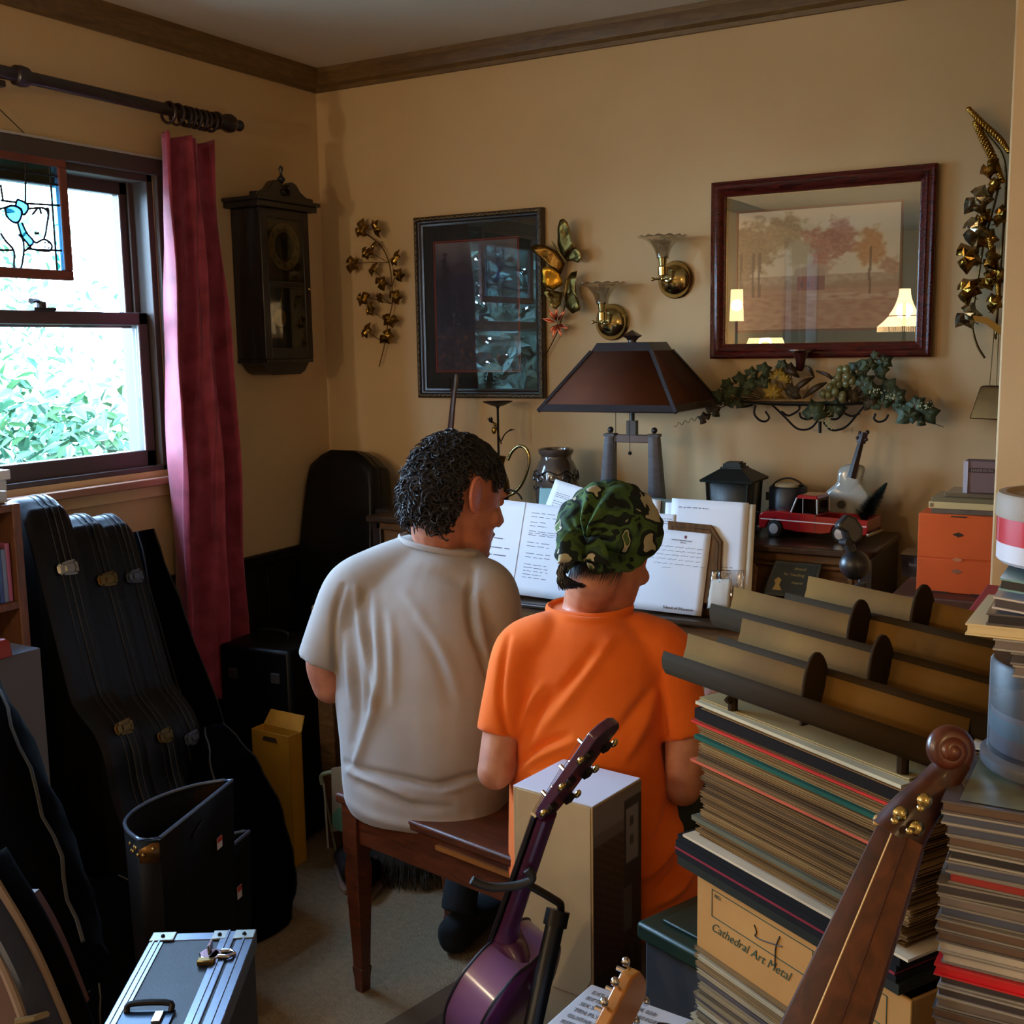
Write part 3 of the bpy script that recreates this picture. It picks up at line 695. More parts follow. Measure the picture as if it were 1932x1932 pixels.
for k, (a, b_) in enumerate([((1050, 608), (1020, 600)), ((1050, 606), (1034, 582)), ((1050, 606), (1050, 578)), ((1052, 606), (1066, 586)), ((1052, 610), (1042, 640)), ((1052, 612), (1036, 628)), ((1054, 612), (1072, 620)), ((1052, 610), (1060, 636))]):
    A_, B_ = wallpt(*a, .04), wallpt(*b_, .05); d = (B_-A_); s_ = d.cross(V((0, 1, 0))).normalized()*.007
    mb = MB(); mb.add([A_, A_+d*.4+s_+V((0, -.004, 0)), B_, A_+d*.4-s_+V((0, -.004, 0)), A_+d*.45+V((0, .003, 0))], [(0, 1, 4), (1, 2, 4), (2, 3, 4), (3, 0, 4)])
    part(mb, 'petal', WC, bf, fixn=False, solid=.001)
part(MB().tube(spline([wallpt(1066, 575, .03), wallpt(1060, 600, .025), wallpt(1050, 630, .02), wallpt(1028, 673, .015)], 6), .0018, 6), 'stem', STM, bf)

# ================================================================ SCONCES
CG = glass_mat('ribbed glass', (235, 232, 225), .05, 1.5, .1, 1.5)
def sconce(px, py, tpx, tpy, label):
    c = wallpt(px, py, 0); t = thing('wall_sconce', label, 'sconce', c, group='brass sconces with clear ribbed glass bells')
    R = Matrix.Rotation(PI/2, 3, 'X')
    part(MB().lathe([(.054, 0), (.055, .006), (.05, .01), (.048, .016), (.04, .026), (.026, .034), (.012, .038), (.001, .039)], c, 36, R), 'backplate', GOLD, t)
    s = wallpt(tpx, tpy, .085)
    part(MB().tube(spline([c+V((0, -.03, 0)), c+V((-.004, -.06, -.012)), V((s.x, s.y, c.z-.004)), V((s.x, s.y, s.z-.03))], 8), .0045, 10).lathe([(.006, -.03), (.013, -.026), (.014, -.004), (.01, 0), (.012, .012), (.014, .026), (.001, .027)], s+V((0, 0, -.002)), 18), 'arm', GOLD, t)
    part(MB().tube([V((s.x-.03, s.y, c.z+.0)), V((s.x, s.y, c.z)), V((s.x+.022, s.y-.004, c.z-.002))], .0035, 8).ell((s.x-.03, s.y, c.z), .006, n=10, m=8), 'switch', GOLD, t)
    def bell(u, v):
        a = 2*PI*u; r = .017+.005*v+.034*v**2.4; flare = .013*max(0, v-.85)/.15
        r = (r+flare)*(1+.035*math.cos(14*a)*v)
        return (s.x+r*math.cos(a), s.y+r*math.sin(a), s.z+.018+.062*v+(.0022*math.cos(14*a) if v > .99 else 0))
    part(MB().grid(bell, 84, 16, closed=True), 'glass_bell', CG, t, solid=.002, fixn=False)
    return t
sconce(1276, 528, 1250, 500, 'brass sconce with clear glass bell beside the wide picture')
sconce(1156, 608, 1136, 586, 'brass sconce with clear glass bell just above the table lamp')

# ================================================================ GRAPE SWAG ON IRON WALL SHELF
sw = thing('grape_leaf_wall_shelf', 'black scrolled iron wall shelf filled with artificial grape leaves under the wide picture', 'wall shelf', wallpt(1530, 815, 0))
def ir(pts, d=.05, r=.003, n=6): return MB().tube(spline([wallpt(px, py, d) for px, py in pts], n), r, 8)
for pts, d in ([(1398, 757), (1440, 762), (1520, 764), (1600, 763), (1650, 756)], .09), ([(1425, 765), (1423, 780), (1432, 792), (1444, 795), (1451, 788), (1444, 776)], .09), ([(1457, 764), (1478, 784), (1500, 806), (1517, 811), (1532, 806), (1543, 793)], .07), \
        ([(1640, 757), (1622, 776), (1600, 802), (1582, 811), (1566, 810), (1552, 795)], .07), ([(1474, 776), (1486, 784), (1498, 780), (1508, 772), (1507, 764)], .08), ([(1508, 778), (1512, 788), (1524, 791), (1534, 788)], .08), \
        ([(1622, 780), (1608, 785), (1594, 780), (1590, 772), (1590, 765)], .08), ([(1590, 780), (1580, 790), (1568, 791)], .08), ([(1652, 780), (1649, 790), (1658, 796), (1670, 792), (1676, 782)], .09), ([(1404, 757), (1398, 768), (1420, 764)], .04):
    part(ir(pts, d), 'scroll', IRON, sw)
mb = MB()
for px in (1400, 1650): mb.tube([wallpt(px, 757, .09), wallpt(px, 757, .0)], .003, 8)
mb.tube([wallpt(1547, 795, .07), wallpt(1547, 817, .07)], [.005, .004], 8); mb.box(wallpt(1525, 760, .045), (.4, .085, .004))
part(mb, 'shelf', IRON, sw)
mb = MB().lathe([(.006, 0), (.012, .01), (.014, .03), (.022, .05), (.026, .052), (.03, .054), (.045, .056), (.045, .059), (.001, .06)], wallpt(1510, 700, .06), 20)
part(mb, 'candle_cup', mat('dark red cup', (60, 20, 16), .25, coat=.4), sw)
GL1 = mat('grape leaf green', (74, 84, 52), .6, noise=(30, .8), col2=(48, 60, 40)); GL2 = mat('grey green leaf', (88, 104, 84), .6, noise=(30, .8), col2=(62, 78, 58)); GL3 = mat('yellow leaf', (186, 152, 56), .55, noise=(40, .7), col2=(150, 122, 48)); GL4 = mat('brown leaf', (74, 58, 32), .6, noise=(30, .6))
r_ = random.Random(11)
LV = [(1468, 706, 15, 3), (1458, 742, 17, 3), (1480, 716, 11, 3), (1620, 697, 16, 2), (1640, 690, 13, 1), (1659, 700, 14, 1), (1676, 732, 15, 2), (1663, 760, 16, 2), (1690, 748, 15, 2), (1715, 784, 18, 2), (1748, 780, 17, 2), (1728, 762, 14, 2), (1645, 740, 15, 1), (1630, 720, 15, 1),
      (1668, 682, 12, 1), (1605, 712, 12, 1), (1590, 735, 12, 1), (1534, 778, 20, 1), (1574, 774, 17, 2), (1395, 718, 13, 1), (1378, 742, 14, 1), (1402, 740, 13, 1), (1366, 756, 12, 1), (1352, 748, 11, 1), (1412, 728, 13, 2), (1388, 762, 13, 1), (1418, 706, 11, 1), (1345, 776, 12, 4), (1330, 790, 10, 4), (1440, 698, 12, 1), (1490, 700, 12, 4), (1440, 722, 13, 1), (1700, 770, 13, 2), (1730, 792, 13, 2), (1494, 742, 14, 4), (1604, 750, 14, 4), (1640, 762, 12, 4), (1475, 688, 9, 1), (1650, 672, 8, 1), (1372, 726, 10, 1)]
for px, py, s, k in LV:
    p = wallpt(px, py, .075+.05*r_.random()); X, Y = basis((r_.uniform(-.5, .5), -1, r_.uniform(-.2, .7)), r_.uniform(-.9, .9)+PI)
    part(leaf_mb(MB(), p, s*.00142*1.5, X, Y, MAPLE if k == 3 else IVY5, cup=.22), 'leaf', (None, GL1, GL2, GL3, GL4)[k], sw, ang=15, fixn=False, solid=.0008)
    # short stalk back to the shelf
    part(MB().tube([p+V((0, .004, 0)), p.lerp(wallpt(1525+(px-1525)*.7, 750, .05), .55), wallpt(1525+(px-1525)*.62, 752, .05)], .0012, 5), 'stalk', GL4, sw)
GR = mat('green grape', (118, 118, 72), .35, noise=(60, .5), col2=(90, 86, 50), coat=.3)
for px, py in ((1586, 698), (1597, 697), (1582, 712), (1599, 711), (1583, 725), (1597, 724), (1566, 731), (1553, 743), (1563, 745), (1590, 746), (1589, 752), (1576, 740), (1575, 718), (1608, 718)):
    part(MB().ell(wallpt(px, py, .1+.02*r_.random()), (.0108, .0108, .0125), n=12, m=8), 'grape', GR, sw)
POD = mat('brown pod', (70, 50, 26), .5, noise=(40, .5), coat=.1)
for a, b_ in (((1490, 745), (1535, 712)), ((1515, 752), (1560, 722)), ((1480, 700), (1508, 712)), ((1520, 690), (1536, 712)), ((1540, 700), (1580, 722))):
    part(MB().tube(spline([wallpt(*a, .1), wallpt((a[0]+b_[0])/2, (a[1]+b_[1])/2-4, .12), wallpt(*b_, .1)], 5), [.002+.007*math.sin(PI*i/10)*(1 if a[0] < 1519 else .5) for i in range(11)], 8), 'pod', POD, sw)
mb = MB()
for i in range(46):
    px = 1556+r_.gauss(0, 5)+i*.18; py = 776+i*.75; mb.ell(wallpt(px, py, .1+.008*r_.random()), .0022, n=6, m=4)
part(mb, 'seed_cluster', mat('cream seeds', (178, 176, 130), .6), sw, kind='stuff')
mb = MB()
for (cx, cy) in ((1650, 738), (1682, 748), (1745, 766)):
    for i in range(22): mb.ell(wallpt(cx+r_.gauss(0, 7), cy+r_.gauss(0, 3), .12+.01*r_.random()), .0018, n=6, m=4)
part(mb, 'berry_dust', mat('pale berries', (190, 190, 150), .5), sw, kind='stuff')
part(MB().tube([wallpt(1272+i*1.7, 803-i*.55+3.5*math.sin(i*.9), .08+.006*math.cos(i*.9)) for i in range(42)], .0009, 5), 'tendril', GL1, sw)
part(MB().tube(spline([wallpt(1740, 790, .08), wallpt(1765, 800, .06), wallpt(1780, 806, .05)], 5), .001, 5), 'tendril', POD, sw)

# ================================================================ GOLD SPRAY AT THE RIGHT
gs = thing('gilded_wheat_spray', 'tall gilded spray of ivy and wheat ears beside the partition wall', 'wall decoration', wallpt(1857, 676, 0))
GD = mat('crumpled gold leaf', (190, 146, 62), .26, 1, bump=(35, .7, .006), noise=(20, .8), col2=(120, 84, 32)); SV = mat('silver gold leaf', (170, 158, 128), .25, 1, bump=(35, .7, .006))
for pts in ([(1826, 204), (1860, 250), (1894, 300), (1897, 380), (1890, 470), (1884, 560), (1878, 640)], [(1886, 345), (1872, 400), (1856, 460), (1846, 520), (1838, 570), (1834, 612), (1843, 650), (1858, 676)]):
    part(MB().tube(spline([wallpt(px, py, .03) for px, py in pts], 6), .0032, 7), 'stem', STM, gs)
for px, py, s, m_ in ((1864, 316, 15, 0), (1870, 349, 14, 0), (1842, 374, 22, 1), (1833, 430, 23, 1), (1823, 483, 22, 0), (1820, 545, 21, 0), (1822, 592, 20, 1), (1864, 489, 17, 0), (1884, 405, 15, 0), (1862, 448, 16, 0), (1861, 526, 16, 0), (1872, 570, 14, 0), (1884, 520, 14, 0), (1852, 410, 14, 0)):
    p = wallpt(px, py, .05+.03*r_.random()); X, Y = basis((r_.uniform(-.8, .3), -1, r_.uniform(-.3, .5)), r_.uniform(.2, 2.2))
    part(leaf_mb(MB(), p, s*.00155*1.3, X, Y, cup=.4), 'leaf', SV if m_ else GD, gs, ang=15, fixn=False, solid=.0008)
    part(MB().tube([p, wallpt(px+10, py+12, .035), wallpt(lerp(px, 1862, .6), py+20, .03)], .0013, 5), 'twig', STM, gs)
def ear(pts, r=.012, d=.06):
    P = spline([wallpt(px, py, d) for px, py in pts], 12); mb = MB(); n_ = len(P)
    for i in range(n_):
        t = i/(n_-1); rr = r*(.45+.55*math.sin(PI*min(1, t*1.1)))
        for k in range(5):
            a = k*2*PI/5+i*.6; mb.ell(P[i]+V((math.cos(a), math.sin(a)*.7, .2))*rr*.6, (.0045, .0045, .0058), n=6, m=4)
    part(mb, 'wheat_ear', GD, gs, ang=80)
ear([(1840, 232), (1858, 268), (1876, 305), (1891, 342)]); ear([(1828, 206), (1856, 236), (1885, 262), (1903, 286)], .009); ear([(1866, 450), (1876, 490), (1882, 530), (1884, 560)], .008)
mb = MB(); A_ = [(1812, 598), (1850, 612), (1884, 640), (1884, 628), (1852, 600), (1822, 594)]
mb.prism([(0, 0), (.062, -.02), (.115, -.062), (.115, -.04), (.064, -.002), (.014, .006)], wallpt(1812, 598, .07), (1, 0, 0), (0, 0, 1), (0, .004, 0)); part(mb, 'blade', mat('olive gold', (112, 86, 40), .4, .9), gs)
bl_ = thing('copper_bell', 'small square copper bell hanging below the gilded spray', 'bell', wallpt(1870, 787, .05))
c = wallpt(1872, 757, .06); mb = MB(); Mz = Matrix.Rotation(-.35, 3, 'Z')
mb.loft([[c+Mz @ V((x*h_, y_*h_*.7, z)) for x, y_ in ((-1, -1), (1, -1), (1, 1), (-1, 1))] for h_, z in ((.044, -.045), (.042, -.035), (.026, .035), (.022, .04))])
part(mb, 'body', mat('dark copper', (96, 66, 30), .4, .9, noise=(20, .7), col2=(60, 42, 22)), bl_, bevel=.003)
part(MB().tube([c+V((-.008, 0, .04)), wallpt(1876, 620, .03)], .0014, 6).tube([c+V((.008, 0, .04)), wallpt(1884, 620, .03)], .0014, 6), 'hanging_wire', STM, bl_)
# ================================================================ PIANO
PZ = .985; PX0, PX1 = .43, 1.985
pn = thing('upright_piano', 'brown walnut console piano against the back wall', 'piano', (1.2, -.2, 0))
mb = MB().bx(PX0+.02, PX1-.02, -.33, -.03, .1, PZ-.022); part(mb, 'case', PIANO, pn, bevel=.004)
poly = [(PX0, -.37), (PX1-.03, -.37), (PX1-.008, -.35), (PX1, -.32), (PX1, -.025), (PX0, -.025)]
part(MB().prism(poly, (0, 0, PZ-.02), (1, 0, 0), (0, 1, 0), (0, 0, .02)), 'lid', PIANOT, pn, bevel=.005)
for s in (PX0+.005, PX1-.04): part(MB().bx(s, s+.035, -.345, -.03, 0, PZ-.02), 'side_panel', DARKWOOD, pn, bevel=.004)
for s in (PX0+.005, PX1-.04): part(MB().bx(s, s+.035, -.66, -.33, .62, .76), 'cheek', PIANO, pn, bevel=.012)
for s in (PX0+.02, PX1-.06): part(MB().loft([[V((s+.02+a*h_, -.62+b_*h_, z)) for a, b_ in ((-1, -1), (1, -1), (1, 1), (-1, 1))] for z, h_ in ((0, .018), (.04, .02), (.3, .028), (.58, .03), (.62, .03))]), 'leg', PIANO, pn, bevel=.003)
part(MB().bx(PX0+.04, PX1-.04, -.66, -.33, .62, .665), 'keybed', PIANO, pn, bevel=.004)
part(MB().bx(PX0+.04, PX1-.04, -.515, -.33, .665, .79), 'fallboard', PIANO, pn, bevel=.01)
part(MB().bx(PX0+.03, PX1-.03, -.53, -.33, .788, .802), 'ledge', PIANOT, pn, bevel=.005)
part(MB().bx(PX0+.05, PX1-.05, -.31, -.3, .12, .6), 'knee_board', PIANO, pn)
part(moulding(MB(), PX1-.50, PX1-.055, .815, PZ-.05, [(0, 0), (0, .008), (.006, .011), (.012, .006), (.014, 0)], yb=-.33), 'panel_moulding', PIANO, pn)
part(MB().bx(PX0+.02, PX1-.02, -.345, -.33, PZ-.045, PZ-.022), 'rail', PIANO, pn, bevel=.004)
KW, KB = mat('ivory key', (225, 218, 200), .25, coat=.3), mat('ebony key', (14, 14, 15), .25, coat=.3)
kx0 = PX0+.10; kw = (PX1-PX0-.20)/52
for i in range(52):
    part(MB().bx(kx0+i*kw+.0004, kx0+(i+1)*kw-.0004, -.655, -.515, .665, .70), 'white_key', KW, pn, bevel=.0015)
    if (i % 7) in (0, 2, 3, 5, 6) and i < 51:
        part(MB().loft([[V((kx0+(i+1)*kw+a*.005*h_, y_, z)) for a, y_ in ((-1, -.605+.003*(1-h_)*4), (1, -.605+.003*(1-h_)*4), (1, -.515), (-1, -.515))] for z, h_ in ((.70, 1), (.712, .85))]), 'black_key', KB, pn)

# ---- papers on the music desk
def dk(px, py, off=0.0):
    d = ray(px, py); t = (-.47-off+.241*(CAM.z-.81)-CAM.y)/(d.y-.241*d.z); return CAM+d*t
DX = V((1, 0, 0)); DZ = V((0, .241, 1)).normalized(); DN = DX.cross(DZ)  # out of the desk (towards the room)
dsk = build(MB().prism([(-.4, -.01), (.38, -.01), (.38, .13), (.3, .19), (-.3, .19), (-.4, .13)], V((1.33, -.452, .81)), DX, DZ, DN*-.008), 'music_desk', PIANO, None, bevel=.003)
tag(dsk, 'walnut music desk leaning on the piano behind the sheets', 'music stand')
def sheet(name, label, pts, off, m=PAPER, cat='paper', thick=.0006, lines=None, curl=.004, group=None):
    """sheet with its corners TL TR BR BL seen at these pixels, leaning on the desk"""
    C4 = [dk(px, py, off) for px, py in pts]
    r = thing(name, label, cat, (C4[2]+C4[3])/2, group=group)
    def f(u, v):
        p = C4[0]*(1-u)*(1-v)+C4[1]*u*(1-v)+C4[2]*u*v+C4[3]*(1-u)*v
        return p-DN*(-curl*math.sin(PI*u)*.5 + 0)
    part(MB().grid(f, 10, 10), 'page', m, r, fixn=False, solid=thick)
    if lines:
        mb = MB(); rr = random.Random(hash(label) % 99)
        for (u0, u1, v, hgt, dash) in lines:
            u = u0
            while u < u1:
                L_ = min(rr.uniform(.02, .07)*dash, u1-u)
                wig = rr.uniform(-.002, .002)
                a_ = V(f(u, v+wig))+DN*.001; b_ = V(f(u+L_, v+wig))+DN*.001; dn_ = DZ*hgt*-1
                mb.add([a_, b_, b_+dn_, a_+dn_], [(0, 1, 2, 3)]); u += L_+rr.uniform(.008, .02)
        part(mb, 'writing', INK, r, kind='stuff', fixn=False, smooth=False)
    return r, f
def para(u0, u1, v0, v1, n, h_=.0014, dash=1): return [(u0, u1-(.25*(u1-u0) if k % 4 == 3 else 0), v0+(v1-v0)*k/max(1, n-1), h_, dash) for k in range(n)]
TEAL = mat('teal booklet', (112, 150, 150), .6)
sheet('booklet', 'pale teal booklet standing behind the tilted sheet', [(1019, 921), (1062, 921), (1064, 962), (1016, 962)], -.012, TEAL, 'booklet', .003)
sheet('folder', 'long grey-green folder lying behind the papers under the lamp', [(1190, 934), (1345, 952), (1345, 1010), (1190, 990)], -.016, mat('grey green folder', (96, 106, 98), .7), 'folder', .003)
sheet('sheet_of_paper', 'white printed sheet tilted up behind the open folder', [(1048, 904), (1150, 936), (1122, 1050), (1008, 1010)], -.008, lines=para(.1, .35, .2, .26, 3)+para(.1, .8, .34, .5, 5))
sheet('sheet_of_paper', 'white sheet whose corner shows above the bandana at the right', [(1130, 925), (1247, 944), (1240, 1040), (1120, 1030)], -.006)
sheet('sheet_of_paper', 'small white sheet beside the bandana above the handwritten letter', [(1200, 966), (1276, 971), (1272, 1060), (1196, 1050)], .001, lines=para(.3, .9, .1, .2, 3))
sheet('sheet_of_paper', 'back white sheet of the tall sheaf at the right of the desk', [(1256, 948), (1330, 950), (1320, 1120), (1246, 1100)], -.004)
sheet('sheet_of_paper', 'large white sheet with one typed line beside the red truck', [(1268, 940), (1413, 949), (1402, 1122), (1256, 1108)], .0, lines=[(.1, .5, .09, .0018, 1)]+para(.3, .85, .72, .84, 5))
sheet('sheet_of_paper', 'cream sheet edge showing at the right of the typed sheet', [(1330, 948), (1426, 952), (1416, 1146), (1320, 1130)], -.003, mat('cream paper', (214, 206, 186), .7))
sp, f = sheet('open_score', 'white open page spread of printed text in front of the seated man', [(906, 938), (1150, 966), (1122, 1142), (880, 1108)], .006,
      lines=para(.43, .62, .1, .14, 2)+para(.43, .56, .2, .24, 2)+para(.43, .64, .30, .34, 3)+para(.43, .6, .42, .46, 2)+para(.43, .62, .54, .58, 2)+para(.43, .62, .66, .80, 5)+[(0.05, .25, .42, .0024, 2), (.05, .3, .52, .0024, 2), (.05, .28, .6, .0024, 2), (.05, .22, .72, .0024, 2)])
part(MB().tube([V(f(.37, 0))+DN*.001, V(f(.37, 1))+DN*.001], .0011, 6), 'centre_fold', mat('fold shadow paper', (205, 206, 214), .7), sp)
C = [(1200, 993), (1342, 1008), (1323, 1163), (1180, 1146)]
lt, f = sheet('letter', 'handwritten white letter with crest and school heading right of the bandana', C, .014, lines=None)
r_ = random.Random(5)
def wave(u0, u1, v, amp=.006):
    n_ = int((u1-u0)*70); P = []
    for k in range(n_+1):
        u = u0+(u1-u0)*k/n_; P.append(V(f(u, v+amp*math.sin(k*1.7)*(.5+.5*math.sin(k*.37))-.012*(u-u0)))+DN*.0012)
    return P
mb = MB()
for k, (u0, u1, v) in enumerate(((.3, .93, .20), (.24, .9, .25), (.24, .92, .30), (.24, .9, .355), (.3, .97, .41), (.42, .55, .46))):
    u = u0
    while u < u1-.04:
        L_ = r_.uniform(.05, .13); mb.tube(wave(u, min(u+L_, u1), v), .00035, 4); u += L_+.025
part(mb, 'handwriting', INK, lt, kind='stuff')
Mt = lambda u, v: frame(V(f(u, v))+DN*.001, V(f(u+.1, v))-V(f(u, v)), Y=V(f(u, v-.1))-V(f(u, v)))
text('School of Education', .0105, Mt(.5, .955), 'heading', BLACKINK, lt, .0002, label='bold black line at the foot of the letter')
text('OFFICE OF THE DEPARTMENT', .0042, Mt(.5, .12), 'heading', INK, lt, .0002); text('Education', .0042, Mt(.62, .145), 'heading', INK, lt, .0002)
part(MB().prism([(-.003, .004), (.003, .004), (.003, -.001), (0, -.005), (-.003, -.001)], V(f(.68, .07))+DN*.0004, DX, DZ, DN*.0008), 'crest', mat('crest maroon', (110, 40, 60), .6), lt)
# wooden plaque with clipped corners behind the letter
pl_ = [dk(px, py, .004) for px, py in ((1262, 983), (1344, 991), (1364, 1022), (1358, 1140), (1258, 1135))]
t = thing('wooden_plaque', 'brown wooden plaque with clipped corner standing behind the letter', 'plaque', pl_[3])
mb = MB(); n_ = 5; mb.add(pl_+[p+DN*.008 for p in pl_], [tuple(range(5)), tuple(range(9, 4, -1))]+[(i, i+5, (i+1) % 5+5, (i+1) % 5) for i in range(5)])
PLQ = mat('plaque wood', (108, 72, 36), .7, wood=(12, (6, 1, 1)), col2=(82, 54, 26), spec=.15); part(mb, 'board', PLQ, t, bevel=.002)
c = sum(pl_, V((0, 0, 0)))/5; part(MB().tube([p.lerp(c, .14)+DN*.0085 for p in pl_], .0008, 5, loop=True), 'engraved_line', mat('dark groove', (48, 32, 18), .7), t)
# zip bag with tissues
bp = [dk(px, py, .018) for px, py in ((1343, 1076), (1404, 1075), (1400, 1150), (1332, 1150))]
t = thing('plastic_bag', 'clear zip bag with folded white tissue beside the letter', 'bag', bp[3])
def bgf(u, v): p = bp[0]*(1-u)*(1-v)+bp[1]*u*(1-v)+bp[2]*u*v+bp[3]*(1-u)*v; return p+DN*(.006*math.sin(PI*u)*math.sin(PI*v)+.002*math.sin(u*21+v*13)*math.sin(v*17))
part(MB().grid(bgf, 16, 16), 'film', glass_mat('plastic film', (240, 240, 240), .12, 1.5, .12, 1.2), t, solid=.0004, fixn=False)
def tsf(u, v): p = bgf(.04+u*.62, .24+v*.72); return p-DN*(.001-.003*math.sin(v*3))
part(MB().grid(tsf, 6, 6), 'tissue', mat('tissue', (196, 184, 168), .9, bump=(80, .3)), t, solid=.003, fixn=False)
# black award plaque on the ledge at the right
aw = [at(px, py, y=yy) for px, py, yy in ((1463, 1056, -.36), (1551, 1064, -.36), (1535, 1130, -.40), (1437, 1122, -.40))]
t = thing('award_plaque', 'black award plaque with gold lettering on the right part of the piano', 'plaque', aw[3])
N_ = (aw[1]-aw[0]).cross(aw[3]-aw[0]).normalized(); N_ = N_ if N_.y < 0 else -N_
mb = MB(); mb.add(aw+[p-N_*.014 for p in aw], [(0, 1, 2, 3), (7, 6, 5, 4)]+[(i, i+4, (i+1) % 4+4, (i+1) % 4) for i in range(4)])
part(mb, 'board', mat('black lacquer', (22, 26, 24), .25, coat=.5), t, bevel=.002)
c = sum(aw, V((0, 0, 0)))/4; ins = [p.lerp(c, .14)+N_*.0005 for p in aw]
mb = MB(); mb.add(ins+[p+N_*.001 for p in ins], [(4, 5, 6, 7)]+[(i, i+4, (i+1) % 4+4, (i+1) % 4) for i in range(4)]); part(mb, 'plate', mat('plate black', (16, 26, 20), .3), t)
GI = mat('gold ink', (150, 130, 80), .4, .6)
def am(u, v): p = ins[0]*(1-u)*(1-v)+ins[1]*u*(1-v)+ins[2]*u*v+ins[3]*(1-u)*v; return frame(p+N_*.0016, ins[1]-ins[0], Y=ins[0]-ins[3])
text('Award', .011, am(.6, .2), 'lettering', GI, t, .0002, 'CENTER', .3); text('for Teaching', .0105, am(.5, .4), 'lettering', GI, t, .0002, 'CENTER', .3); text('Award', .010, am(.62, .66), 'lettering', GI, t, .0002, 'CENTER', .3)
M_ = am(.2, .72); part(MB(M_).prism([(-.012, -.014), (-.006, .002), (-.01, .012), (0, .02), (.008, .014), (.004, 0), (.012, -.014)], (0, 0, 0), (1, 0, 0), (0, 1, 0), (0, 0, .0008)), 'gold_figure', GI, t)

# ================================================================ THINGS ON THE PIANO
def onp(px, py, y): p = at(px, py, y=y); return V((p.x, p.y, PZ))
# ---- table lamp
c0 = V((1.283, -.238, PZ)); th = .052
lp = thing('table_lamp', 'mission style table lamp with brown pyramid shade on the piano', 'lamp', c0, th)
LB = mat('lamp slate wood', (54, 46, 50), .4, wood=(12, (1, 1, 5)), col2=(36, 30, 34)); L_ = wm(lp)
zb_, zt_ = 1.326-PZ, 1.497-PZ
bw, bd, tw, td = .395/2, .409/2, .175/2, .175/2
def rect(w_, d_, z): return [V((-w_, -d_, z)), V((w_, -d_, z)), V((w_, d_, z)), V((-w_, d_, z))]
R0, R1 = rect(bw, bd, zb_), rect(tw, td, zt_-.012)
MICA = mat('brown mica shade', (92, 52, 32), .85, noise=(9, .8), col2=(64, 34, 22), bump=(50, .1), spec=.15); LF = mat('lamp frame', (40, 36, 40), .4)
for i in range(4):
    a, b_, c_, d_ = R0[i], R0[(i+1) % 4], R1[(i+1) % 4], R1[i]
    part(MB(L_).add([a, b_, c_, d_], [(0, 1, 2, 3)]), 'shade_panel', MICA, lp, solid=.003, fixn=False)
mb = MB(L_)
def bar(a, b_, w_=.008): mb.tube([a, b_], w_, 4)
for i in range(4):
    bar(R0[i], R1[i], .0065)
    a, b_ = R0[i], R0[(i+1) % 4]; d_ = (R1[i]-R0[i]).normalized()*.024; n_ = (b_-a).cross(d_).normalized()*.003
    mb.add([a+n_, b_+n_, b_+(R1[(i+1) % 4]-R0[(i+1) % 4]).normalized()*.024+n_, a+d_+n_, a-n_, b_-n_, b_+(R1[(i+1) % 4]-R0[(i+1) % 4]).normalized()*.024-n_, a+d_-n_], [(0, 1, 2, 3), (7, 6, 5, 4), (0, 4, 5, 1), (1, 5, 6, 2), (2, 6, 7, 3), (3, 7, 4, 0)])
T0, T1 = rect(tw+.002, td+.002, zt_-.014), rect(tw-.012, td-.012, zt_+.012)
mb.loft([T0, T1]); part(mb, 'shade_frame', LF, lp)
mb = MB(L_); mb.cyl((0, 0, zt_+.01), (0, 0, zt_+.018), .012, n=12); mb.loft([rect(.010, .010, zt_+.018), rect(.014, .014, zt_+.024), rect(.022, .022, zt_+.03), rect(.001, .001, zt_+.046)]); part(mb, 'finial', DARKWOOD, lp)
for s in (-1, 1):
    pc = s*.066
    mb = MB(L_).loft([[V((pc+s*o+a*h_, b_*h_, z)) for a, b_ in ((-1, -1), (-.3, -1.15), (.3, -1.15), (1, -1), (1, 1), (-1, 1))] for z, h_, o in ((.016, .022, .012), (.26, .0135, 0))])
    part(mb, 'post', LB, lp, ang=30); part(MB(L_).box((pc, 0, .264), (.032, .032, .008)).ell((pc, 0, .278), .009, n=12, m=8), 'post_cap', LF, lp)
part(MB(L_).box((0, 0, .254), (.115, .02, .022)), 'crossbar', mat('lamp crossbar wood', (84, 62, 56), .45), lp, bevel=.002)
part(MB(L_).cyl((0, 0, .265), (0, 0, zt_), .007, n=12).box((0, 0, .285), (.028, .022, .04)), 'stem', LF, lp)
part(MB(L_).box((0, 0, .008), (.21, .12, .016)), 'base', LB, lp, bevel=.003)
part(MB(L_).tube([(-.03, -.05, .36), (-.03, -.05, .22)], .0009, 5).tube([(.012, -.05, .36), (.012, -.05, .222)], .0009, 5).ell((.012, -.05, .217), .0055, n=10, m=8), 'pull_chain', IRON, lp)
